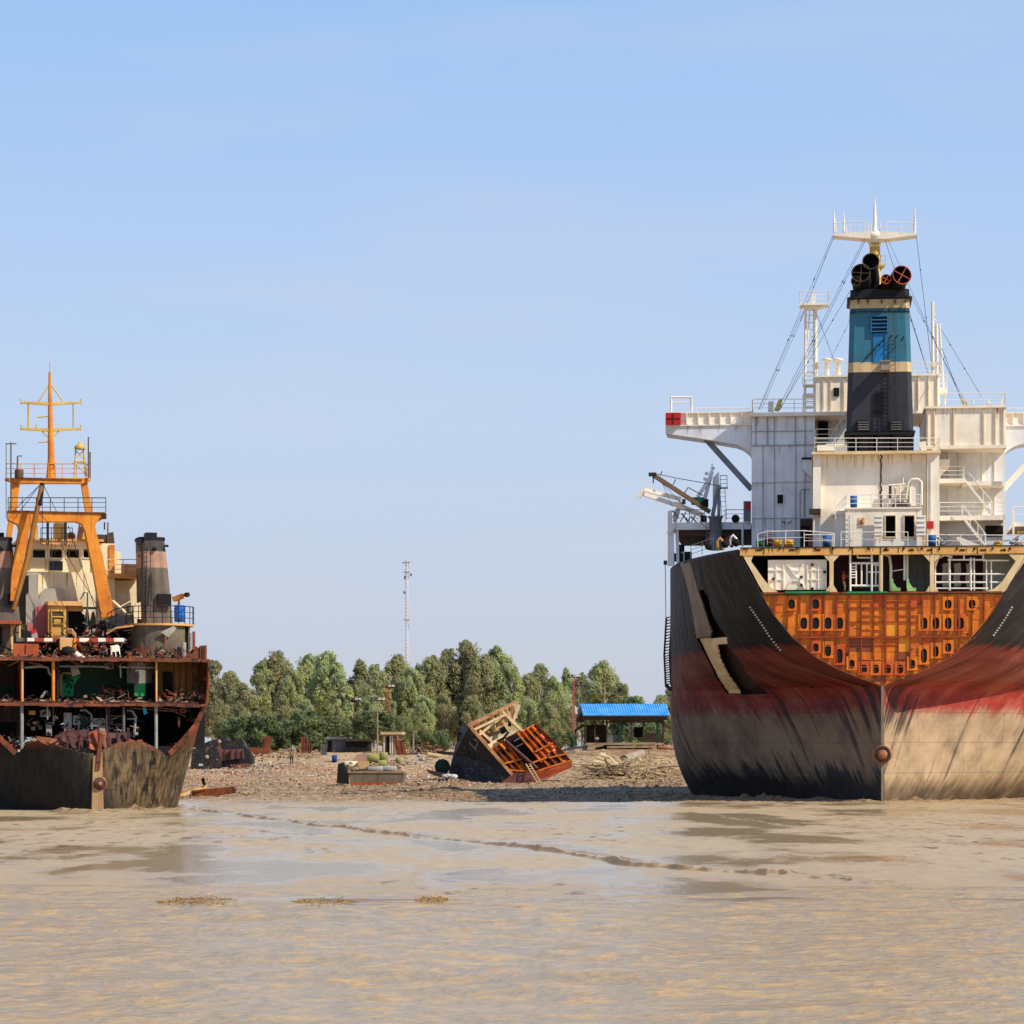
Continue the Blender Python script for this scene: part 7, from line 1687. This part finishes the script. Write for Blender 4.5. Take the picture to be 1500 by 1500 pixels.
for f in (.15, .3, .45, .6, .75, .9):
    x0, y0 = 688+f*69, 1062-f*35; wb((x0, y0+2), (x0+4, y0+22), 1.2, 1.8, .6, .12)
wb((692, 1070), (742, 1046), .9, 1.2, .15); wb((700, 1078), (735, 1050), 1, 1.2, .1); wb((736, 1042), (765, 1070), .4, .4, .2); wb((703, 1070), (728, 1093), .5, .5, .18); wb((761, 1033), (752, 1056), .7, .8, .25); wb((716, 1095), (738, 1080), .4, .8, .25, .6); wb((748, 1055), (762, 1068), .2, .3, .3)
b.build('cream_frames', M['cream_paint'], wk)
b = MB(); sheet(b, [(716, 1080, 2.1), (735, 1074, 2.1), (748, 1066, 2), (757, 1070, 2), (740, 1088, 2), (722, 1094, 2)]); b.build('white_plate', M['buff_wall'], wk)
# orange cell block: back sheet, webs running down the slope, floors across
b = MB(); sheet(b, [(716, 1095, 1.7), (738, 1082, 1.7), (760, 1071, 1.7), (782, 1061, 1.7), (790, 1066, 1.7), (815, 1092, 1.6), (838, 1116, 1.4), (800, 1132, 1.5), (752, 1136, 1.6)]); b.build('cell_back', M['orange_dark'], wk)
def teeth(A0, A1, B0, B1, n, mat, df=.3, db=.75, nm='cell_frame'):
    """n sawtooth cells between edge A0-A1 (first) and B0-B1 (last): sunlit face then a dark return"""
    L = lambda p_, q_, f: (p_[0]+(q_[0]-p_[0])*f, p_[1]+(q_[1]-p_[1])*f)
    for k in range(n):
        f0, f1 = k/n, (k+1)/n
        a0, a1 = L(A0, B0, f0), L(A1, B1, f0); b0, b1 = L(A0, B0, f1), L(A1, B1, f1)
        b = MB(); b.prism([WK.p(*a0, df), WK.p(*a1, df-.1), WK.p(*b1, db-.1), WK.p(*b0, db)], (0, .08, 0)); b.bar(WK.p(*a0, df-.02), WK.p(*a1, df-.12), .12, .14)
        o = b.build(nm, M[mat if k % 2 else 'orange_primer'], wk)
        h = MB()
        for g_ in (.3, .68):
            c0 = L(L(a0, a1, g_), L(b0, b1, g_), .5); dd = (df+db)/2-.22; q = WK.p(*c0, dd); ax_ = (WK.p(*a1, dd)-WK.p(*a0, dd)).normalized(); pe = Vector((ax_.z, .6, -ax_.x)).normalized()
            pe = (WK.p(*b0, db)-WK.p(*a0, df)).normalized()
            h.prism([q+ax_*.32*math.cos(t_)+pe*.17*math.sin(t_) for t_ in np.linspace(0, 6.28, 13)[:-1]], (0, .02, 0))
        build_each(h, 'lightening_hole', M['soot_shade_black'], o)
        b = MB(); b.prism([WK.p(*b0, db), WK.p(*b1, db-.1), WK.p(*b1, df-.1), WK.p(*b0, df)], (.05, 0, .03)); b.build('return_web', M['orange_dark'], wk)
teeth((716, 1095), (752, 1136), (737, 1084), (774, 1128), 3, 'orange_brown')
teeth((758, 1074), (793, 1116), (784, 1060), (815, 1089), 4, 'orange_red')
teeth((795, 1112), (808, 1126), (816, 1092), (836, 1114), 3, 'orange_brown')
b = MB()
for a, c in (((770, 1121), (802, 1109)), ((740, 1118), (764, 1112)), ((804, 1110), (830, 1104)), ((745, 1128), (786, 1130)), ((788, 1129), (838, 1113)), ((784, 1101), (810, 1088))): b.bar(WK.p(*a, .3), WK.p(*c, .3), .5, .16)
b.build('floors', M['orange_web'], wk)
b = MB(); b.tube([WK.p(741, 1086, -.1), WK.p(787, 1126, -.2)], .2, 10); b.build('tube', M['rust_maroon'], wk)
b = MB(); sheet(b, [(738, 1083, 1.3), (757, 1074, 1.3), (793, 1118, 1.3), (776, 1128, 1.3)], (0, .08, 0)); b.build('shade_sheet', M['soot_shade_black'], wk)  # black sheet painted as the shade in the gap between the cells
b = MB(); wb((753, 1086), (763, 1080), -.1, -.1, .06, .06); wb((756, 1094), (766, 1089), -.1, -.1, .06, .06); b.build('rods', M['machine_grey'], wk)
b = MB(); b.tube([WK.p(733, 1072, 1.0), WK.p(741, 1067, 1.0)], .35, 10); b.tube([WK.p(744, 1060, 1.0), WK.p(749, 1060, 1.0)], .3, 10); wb((728, 1086), (739, 1081), .2, .3, .08); wb((736, 1084), (745, 1072), .2, .3, .12); b.build('anchor_winch', M['soot_shade_black'], wk)
b = MB(); b.tube([WK.p(677, 1063, 3), WK.p(674, 1059, 3), WK.p(676, 1056, 3)], .25, 8); b.tube([WK.p(676, 1073, 4), WK.p(672, 1075, 4), WK.p(670, 1084, 4), WK.p(674, 1085, 4)], .12, 6); b.build('fairlead', M['soot_shade_black'], wk)
b = MB(); wb((688, 1088), (696, 1097), .9, .8, .14, .05); wb((696, 1097), (700, 1088), .8, .8, .14, .05); wb((693, 1082), (700, 1087), .9, .8, .08, .05); b.build('scratch_marks', M['pale_timber'], wk)
b = MB(); b.ladder(WK.p(792, 1151, -1.6), WK.p(773, 1119, -.6), (1, .2, 0), .42, .3, .06); world_obj(b.build('ladder', M['pale_timber'], None, 'pale wooden ladder leaning against the orange wreck', 'ladder'), WK)
# ---- black bow block on the left beach
BY = groundY(325, 1127); BF = Frame(325, BY, 0); bb_ = BF.empty('ship_section', 'black cut block of ship bow with pinkish ribbed inner wall', 'wreck section')
b = MB(); b.prism([BF.p(*p_) for p_ in ((281, 1098, 1), (305, 1086, 1), (315, 1083, 1), (318, 1096, 1), (325, 1115, 1), (325, 1127, 1), (279, 1127, 1))], (0, 4, 0)); b.build('black_side', M['wreck_black'], bb_)
b = MB(); b.poly(BF, [(315, 1083), (331, 1080), (335, 1085), (354, 1083), (368, 1108), (370, 1118), (345, 1127), (325, 1127), (321, 1110)], 1.8, 5); b.build('black_back', M['wreck_black'], bb_)
b = MB(); b.poly(BF, [(315, 1086), (318, 1098), (322, 1115), (358, 1110), (356, 1097), (325, 1098), (321, 1090)], 1.1, 1.4); rp = b.build('inner_wall', M['rust_pinkdark'], bb_)
b = MB()
for x in (329, 338, 347, 355): b.fb(BF, x-.5, x+.5, 1098, 1112, .9, 1.1)
b.build('ribs', M['rust_maroon'], rp)
b = MB(); b.fb(BF, 331, 336, 1103, 1112, .85, 1.0); b.build('opening', M['soot_shade_black'], rp)
b = MB()
for x, y, r in ((321, 1086.5, .25), (303, 1109, .25), (318, 1113, .1)): b.lathe(BF.p(x, y, .95), [(0, -.04), (r, -.02), (r, .05)], 14, 'y')
b.build('round_openings', M['scrap_pale'], bb_)
b = MB()
for k in range(6): b.bar(BF.p(338+k*4.5, 1120, .2), BF.p(341+k*4.5, 1126, -.2), .18, .1)
b.bar(BF.p(336, 1121, .2), BF.p(366, 1119, .2), .15); b.build('lower_ribs', M['rust_plate'], bb_)
b = MB(); b.poly(BF, [(363, 1095), (384, 1095), (383, 1103), (375, 1106), (366, 1100)], 3, 4); b.poly(BF, [(384, 1104), (391, 1083), (396, 1080), (395, 1104)], 8, 8.3); world_obj(b.build('rusty_panels', M['rust_plate'], None, 'rusty panels standing right of the black bow block', 'panel'), BF)
# ---- barge with scrap
GY = groundY(545, 1150); GF = Frame(545, GY, R(2)); bg_ = GF.empty('barge', 'old wooden topped barge hull loaded with yellow green tanks', 'barge')
b = MB(); b.poly(GF, [(510, 1131), (591, 1132), (588, 1150), (514, 1150)], 0, 4); b.build('hull', M['old_concrete'], bg_)
b = MB(); b.fb(GF, 509, 592, 1129.5, 1132.5, -.08, .3); b.build('gunwale', M['old_timber'], bg_)
b = MB(); b.fb(GF, 514, 588, 1146, 1150.5, -.05, .2); b.build('rust_band', M['rust_bright'], bg_)
b = MB(); b.poly(GF, [(495, 1119), (502, 1117), (505, 1126), (509, 1131), (509, 1149), (493, 1147)], -.3, 1.2); world_obj(b.build('tarpaulin', M['soot_shade_black'], None, 'black tarpaulin bundle hanging at the left end of the barge', 'tarpaulin'), GF)
def lump(name, px, py, fr, d, rx, rz, mat, label, cat, group=None, seed=0, squash=1.0):
    rn = np.random.default_rng(seed); n1_, n2_ = 14, 9; vs = []; q = fr.p(px, py, d)
    for i in range(n2_):
        ph = math.pi*i/(n2_-1)
        for k in range(n1_):
            a = 2*math.pi*k/n1_; r_ = 1+.18*math.sin(3*a+seed)*math.sin(ph*2)+rn.uniform(-.06, .06)
            vs.append((rx*r_*math.sin(ph)*math.cos(a), rx*.8*r_*math.sin(ph)*math.sin(a), rz*r_*math.cos(ph)))
    b = MB(); b.add(vs, [(i*n1_+k, i*n1_+(k+1) % n1_, (i+1)*n1_+(k+1) % n1_, (i+1)*n1_+k) for i in range(n2_-1) for k in range(n1_)], True)
    return b.build(name, mat, None, label, cat, group, loc=fr.toworld(q))
b = MB(); b.fb(GF, 524, 540, 1115, 1127, .8, 2); o = world_obj(b.build('crate', M['ochre_crate'], None, 'square ochre crate on the barge load', 'crate'), GF); o.rotation_euler = (0, R(0), -GF.th)
def tank(px, py, d, r, L_, mat, label, ax='x'):
    q = GF.p(px, py, d); b = MB(); b.lathe((0, 0, 0), [(0, -L_/2), (r*.7, -L_/2*.97), (r, -L_/2*.85), (r, L_/2*.85), (r*.7, L_/2*.97), (0, L_/2)], 16, ax); return b.build('tank', mat, None, label, 'tank', 'tanks heaped on the barge', loc=GF.toworld(q))
tank(546, 1111, 1.8, .45, 1.1, M['yellow_green'], 'yellow green tank on top left of the barge load'); tank(562, 1109, 2.0, .42, 1.0, M['yellow_green'], 'largest yellow green tank on top of the barge load', 'z'); tank(560, 1120, 1.4, .45, 1.0, M['yellow_green'], 'squat yellow green tank low in the middle of the barge load')
tank(515, 1121, 1.5, .4, 1.5, M['buff_wall'], 'cream tank at the left of the barge load'); tank(550, 1127, .8, .35, 1.6, M['white_dull'], 'white tank low at the front of the barge load'); tank(571, 1127, .9, .35, 1.4, M['white_dull'], 'white tank at the right front of the barge load')
tank(584, 1114, 2.2, .28, .6, M['yellow_green'], 'small yellow green tank at the right end of the load', 'z')
b = MB()
for k in range(90):
    q = GF.p(random.uniform(505, 588), random.uniform(1118, 1130), random.uniform(.6, 3)); b.bar(q, q+Vector((random.uniform(-.7, .7), random.uniform(-.3, .3), random.uniform(-.3, .3))), random.uniform(.08, .35), random.uniform(.06, .25))
world_obj(b.build('scrap_heap', M['scrap_pale'], None, 'mixed pale scrap filling the barge around the tanks', 'scrap', kind='stuff'), GF)
b = MB(); b.poly(GF, [(512, 1122), (522, 1106), (536, 1103), (548, 1108), (560, 1114), (585, 1118), (590, 1128), (512, 1128)], 4.2, 6); world_obj(b.build('earth_mound', M['brick_pink'], None, 'reddish earth mound right behind the barge', 'mound'), GF)
# ---- machinery by the wreck foot
q = WK.p(648, 1123, 3.5); b = MB(); b.lathe((0, 0, 0), [(0, -.8), (.75, -.8), (.8, -.6), (.8, .6), (.75, .8), (0, .8)], 18, 'y')
for k in range(10): a = k*.628; b.bar((.8*math.cos(a), -.82, .8*math.sin(a)), (.3*math.cos(a), -.82, .3*math.sin(a)), .1)
b.build('cable_drum', M['green_dark'], None, 'dark green cable drum beside the black side of the wreck', 'cable drum', loc=WK.toworld(q))
b = MB(); b.prism([WK.p(*p_) for p_ in ((624, 1127, 1), (630, 1132, .6), (652, 1140, .6), (664, 1139, 1), (664, 1134, 1.4), (640, 1130, 1.4))], (0, .8, -.1)); world_obj(b.build('skiff', M['soot_shade_black'], None, 'small black skiff lying below the green cable drum', 'boat'), WK)
for i_, (x, y, s_) in enumerate(((652, 1137, .35), (664, 1138, .45), (657, 1136, .3))): lump('sack', x, y, WK, -.2, s_, s_*.6, M['cloth_white'], ['whitish sack lying left by the wreck foot', 'biggest pale sack right against the black side of the wreck', 'small pale sack between two others by the wreck foot'][i_], 'sack', 'sacks at the wreck foot', i_)
# ---- orange beams by the burnt ship
OF = Frame(305, groundY(305, 1166), 0)
b = MB(); b.poly(OF, [(280, 1160), (342, 1153), (345, 1155), (345, 1162), (322, 1165), (281, 1167)], 0, .8); b.bar(OF.p(281, 1159, -.1), OF.p(343, 1153, .4), .15, .15); world_obj(b.build('steel_beam', M['rust_plate'], None, 'rusty red box beam lying on the mud by the burnt ship', 'beam', 'beams lying by the burnt ship'), OF)
b = MB(); b.bar(OF.p(262, 1166, -.5), OF.p(302, 1152, .8), .22, .2); world_obj(b.build('steel_beam', M['pale_orange'], None, 'yellow orange beam leaning over the red box beam', 'beam', 'beams lying by the burnt ship'), OF)
b = MB(); b.tube([OF.p(300, 1150, .5), OF.p(297, 1142, .5), OF.p(299, 1140, .5)], .15, 6); world_obj(b.build('bollard', M['soot_shade_black'], None, 'small black bent bollard above the orange beams', 'bollard'), OF)
# ---- huts, fence and clutter behind the beach
def hut(px0, px1, y0, y1, Y, wall_m, roof_m, label, open_=None):
    F_ = Frame((px0+px1)/2, Y, R(4)); root = F_.empty('hut', label, 'hut'); gz = ground_at(F_.O.x, Y)
    b = MB(); b.fb(F_, px0, px1, y0+3, y1+6, 0, 3); b.build('wall', M[wall_m], root)
    b = MB(); b.poly(F_, [(px0-2, y0+4), (px0+2, y0), (px1+2, y0+1), (px1+3, y0+4)], -.4, 3.4); b.build('roof', M[roof_m], root)
    if open_: b = MB(); b.fb(F_, open_[0], open_[1], y0+6, y1+5, -.06, -.02); b.build('doorway', M['soot_shade_black'], root)
    return root, F_
hut(477, 507, 1079, 1097, 376, 'grey_wall', 'machine_grey', 'low hut with grey sheet roof left of the dark spreading tree', (480, 486))
hut(506, 540, 1082, 1101, 372, 'soot_shade_black', 'brown_wall', 'dark hut in the shade of the spreading tree', (512, 520))
r_, F_ = hut(560, 584, 1073, 1102, 366, 'old_timber', 'pale_timber', 'narrow watch hut with pale flat roof by the lamp pole', (566, 572))
b = MB(); b.fb(F_, 557, 589, 1072, 1076, -1, 3); b.build('awning', M['pale_timber'], r_)
b = MB()
for x in (562, 571, 574, 582): b.fb(F_, x, x+1.2, 1078, 1104, -.5, -.35)
b.build('posts', M['rail_white'], r_)
FEN = [(385, 396, 1078, 1104, 8, 'rusty fence sheet tilted left of the hedge gap'), (441, 449, 1079, 1104, 0, 'tall rusty fence sheet between the bushes'), (450, 456, 1084, 1104, 0, 'narrow rusty fence sheet beside the tall one'), (580, 594, 1083, 1108, -9, 'brown rusty sheet leaning right of the watch hut'), (470, 478, 1090, 1106, 0, 'short grey fence sheet left of the low hut')]
for x0, x1, y0, y1, sk, lb in FEN:
    F_ = Frame((x0+x1)/2, 360, 0); b = MB(); b.poly(F_, [(x0+sk*.5, y0), (x1+sk*.4, y0+1), (x1-sk*.3, y1), (x0-sk*.3, y1)], 0, .12)
    for k in range(3): b.bar(F_.p(x0+(x1-x0)*k/2, y0+1, -.05), F_.p(x0+(x1-x0)*k/2-sk*.5, y1, -.05), .06)
    world_obj(b.build('fence_sheet', M['rust_plate'] if 'grey' not in lb else M['grey_wall'], None, lb, 'fence', 'rusty fence sheets behind the beach'), F_)
F_ = Frame(425, 352, 0)
for k in range(17):
    x = 392+k*4.6+random.uniform(-1, 1); b = MB(); g0_ = F_.p(x, 1107, 0); b.tube([g0_+Vector((0, 0, -.8)), g0_+Vector((random.uniform(-.1, .1), 0, .35+random.random()*.3))], .05, 5)
    world_obj(b.build('stake', M['old_timber'], None, 'thin wooden stake in the low row along the top of the sand bank', 'stake', 'row of stakes on the sand bank'), F_)
F_ = Frame(490, groundY(490, 1116), 0); q = F_.p(490, 1116, 0); b = MB(); b.lathe((0, 0, 0), [(0, 0), (.3, 0), (.32, .8), (0, .85)], 12); b.build('barrel', M['cloth_blue'], None, 'dark blue barrel on the sand left of the barge', 'barrel', loc=F_.toworld(q))
for i_, (x, y) in enumerate(((606, 1100), (618, 1106))):
    pass
F_ = Frame(636, groundY(636, 1110), 0); b = MB(); b.tube([F_.p(626, 1105, 0), F_.p(646, 1108, 0)], .3, 12); world_obj(b.build('log', M['pale_timber'], None, 'pale thick log at the right end of the log heap', 'log'), F_)
b = MB(); b.bar(F_.p(640, 1102, 1), F_.p(664, 1104, 1.5), .4, .4); world_obj(b.build('steel_beam', M['soot_shade_black'], None, 'black beam between the log heap and the wreck', 'beam'), F_)

# ---- people
def person(fr, px, py, d, label, pose='stand', shirt='cloth_white', legs='cloth_dark', face=0.0, scale=1.0, basez=None):
    q = fr.toworld(fr.p(px, py, d)); 
    J = {'pel': (0, 0, .95), 'ch': (0, 0, 1.28), 'nk': (0, 0, 1.47), 'hd': (0, -.02, 1.6), 'tp': (0, -.01, 1.74)}
    if pose == 'stand': arms = [((.19, 0, 1.42), (.25, .02, 1.14), (.23, -.08, .9)), ((-.19, 0, 1.42), (-.27, .03, 1.15), (-.24, -.1, .93))]; lg_ = [((.1, 0, .92), (.12, -.03, .5), (.13, .0, .07)), ((-.1, 0, .92), (-.12, -.05, .5), (-.14, -.02, .07))]
    elif pose == 'reach': arms = [((.19, 0, 1.42), (.32, -.16, 1.3), (.42, -.38, 1.45)), ((-.19, 0, 1.42), (-.27, -.1, 1.18), (-.2, -.34, 1.2))]; lg_ = [((.1, 0, .92), (.13, -.06, .5), (.14, .04, .07)), ((-.1, 0, .92), (-.14, -.12, .52), (-.17, -.08, .07))]
    else:
        J = {'pel': (0, .1, .22), 'ch': (0, -.04, .55), 'nk': (0, -.1, .72), 'hd': (0, -.15, .86), 'tp': (0, -.16, 1.0)}
        arms = [((.19, -.08, .68), (.25, -.25, .45), (.12, -.42, .42)), ((-.19, -.08, .68), (-.25, -.25, .45), (-.12, -.42, .42))]; lg_ = [((.1, .08, .2), (.16, -.32, .5), (.14, -.42, .07)), ((-.1, .08, .2), (-.16, -.32, .5), (-.14, -.42, .07))]
    root = bpy.data.objects.new('person', None); COL.objects.link(root); root.location = q if basez is None else (q.x, q.y, basez); root.rotation_euler = (0, 0, face); root.scale = (scale,)*3; tag(root, label, 'person')
    def skin(name, V, E, Rr, mat, parent, rooti=0):
        me = bpy.data.meshes.new(name); me.from_pydata(V, E, []); me.update(); o = bpy.data.objects.new(name, me); COL.objects.link(o); o.parent = parent; me.materials.append(M[mat])
        md = o.modifiers.new('skin', 'SKIN'); sv = me.skin_vertices
        if not sv:
            bm_ = None
        for i, r in enumerate(Rr): me.skin_vertices[0].data[i].radius = r if isinstance(r, tuple) else (r, r)
        me.skin_vertices[0].data[rooti].use_root = True
        s2_ = o.modifiers.new('sub', 'SUBSURF'); s2_.levels = 1; s2_.render_levels = 1; return o
    def V_(k): return J[k]
    V = [V_('pel'), V_('ch'), V_('nk'), V_('hd'), V_('tp')]; E = [(0, 1), (1, 2), (2, 3), (3, 4)]; Rr = [(.15, .11), (.16, .11), (.055, .055), (.085, .1), (.06, .07)]
    for a in arms:
        i = len(V); V += list(a); E += [(1 if False else 2, i), (i, i+1), (i+1, i+2)]; Rr += [.06, .045, .033]
        h_ = Vector(a[2]); dr = (Vector(a[2])-Vector(a[1])).normalized(); i2 = len(V)
        V.append(tuple(h_+dr*.08)); E.append((i2-1, i2)); Rr.append((.035, .02))
        sd2 = dr.cross(Vector((0, 1, .1))).normalized()
        for kf, (o_, l_) in enumerate(((-.03, .065), (-.01, .08), (.01, .075), (.03, .06))): V.append(tuple(h_+dr*(.09+l_)+sd2*o_+Vector((0, -.015, 0)))); E.append((i2, len(V)-1)); Rr.append(.009)
        V.append(tuple(h_+dr*.06+sd2*.055)); E.append((i2-1, len(V)-1)); Rr.append(.011)
    for a in lg_:
        i = len(V); V += list(a); E += [(0, i), (i, i+1), (i+1, i+2)]; Rr += [.085, .06, .042]
        f_ = Vector(a[2])+Vector((0, -.17, -.035)); V.append(tuple(f_)); E.append((i+2, len(V)-1)); Rr.append((.035, .025))
    body = skin('body', V, E, Rr, 'skin_brown', root)
    V = [V_('pel'), V_('ch'), tuple(Vector(J['nk'])-Vector((0, 0, .04)))]; E = [(0, 1), (1, 2)]; Rr = [(.165, .125), (.18, .13), (.075, .07)]
    if shirt:
        for a in arms: i = len(V); m_ = Vector(a[0]).lerp(Vector(a[1]), .9); V += [a[0], tuple(m_)]; E += [(2, i), (i, i+1)]; Rr += [.078, .065]
        skin('shirt', V, E, Rr, shirt, root)
    V = [V_('pel'), tuple(Vector(J['pel'])+Vector((0, 0, .08)))]; E = [(0, 1)]; Rr = [(.165, .125), (.16, .12)]
    for a in lg_: i = len(V); V += [a[0], a[1], tuple(Vector(a[1]).lerp(Vector(a[2]), .85))]; E += [(0, i), (i, i+1), (i+1, i+2)]; Rr += [.1, .078, .066]
    skin('trousers', V, E, Rr, legs, root)
    hc = Vector(J['hd'])*.45+Vector(J['tp'])*.55
    b = MB(); b.lathe((hc.x, hc.y+.015, hc.z-.02), [(.1, 0), (.104, .05), (.085, .1), (.05, .125), (0, .13)], 14); b.build('hair', M['hair_black'], root)
    b = MB(); b.lathe((hc.x, hc.y-.1, hc.z-.07), [(.018, 0), (.012, .03), (.005, .05)], 6)
    for s_ in (-1, 1): b.lathe((hc.x+s_*.035, hc.y-.095, hc.z-.015), [(0, -.01), (.012, 0), (0, .01)], 6); b.box(hc.x+s_*.1-.01, hc.x+s_*.1+.01, hc.y-.01, hc.y+.02, hc.z-.06, hc.z)
    b.box(hc.x-.025, hc.x+.025, hc.y-.105, hc.y-.09, hc.z-.105, hc.z-.095); b.build('face', M['skin_dark'], root)
    return root
gy = groundY(427, 1119); person(Frame(427, gy, 0), 427, 1119, 0, 'person in dark clothes standing alone on the sand bank left of the barge', 'stand', 'cloth_khaki', 'cloth_dark', .4)
gy = groundY(293, 1128); person(Frame(293, gy, 0), 293, 1128, -.5, 'person in white shirt squatting beside the black bow block', 'sit', 'cloth_white', 'cloth_dark', .8)
person(SF, 874, 1089, .6, 'person in white shirt sitting at the front of the blue roofed shed', 'sit', 'cloth_white', 'cloth_dark', .1, basez=SF.p(915, 1088, -.5).z)
person(SF, 868, 1089, 1.2, 'dark clothed person standing left behind the seated one in the shed', 'stand', 'cloth_dark', 'cloth_dark', 0, basez=SF.p(915, 1088, -.5).z)
person(SH, 1236, 867, .8, 'worker in orange vest standing at the white pipe rack on the open deck', 'reach', 'cloth_orange', 'cloth_khaki', 1.2, basez=dz-.02)
person(LS, 18, 1107, 3.2, 'worker in orange shirt squatting at the torn lower edge of the burnt ship', 'sit', 'cloth_orange', 'cloth_dark', .6)
person(LS, 153, 962, 3.0, 'bare chested worker crouching on the upper deck of the burnt ship', 'sit', None, 'cloth_dark', -.4, basez=TOPZ)

# straw and foam caught along the water's edge
for i_, (x0, x1, y, lb) in enumerate(((232, 356, 1322, 'longest streak of yellowish straw at the water edge on the left'), (430, 522, 1323, 'middle streak of yellowish straw at the water edge'), (612, 656, 1320, 'shortest clump of yellowish straw at the water edge, nearest the middle'))):
    b = MB(); Y = 4*FPX/(y-HZ)
    for k in range(int((x1-x0)*3.6)):
        px = random.uniform(x0, x1); e = 1-abs((px-x0)/(x1-x0)*2-1)**3; yy = Y+random.gauss(0, .9)*e; X = (px-750)*yy/FPX
        z = max(0, ground_at(X, yy))+.02+random.random()*.05*e; b.bar((X, yy, z), (X+random.uniform(-.14, .14), yy+random.uniform(-.1, .1), z+random.uniform(-.01, .04)), .018, .012)
    b.build('straw_clump', M['straw'], None, lb, 'driftwood', 'straw drifted along the water edge', kind='stuff')
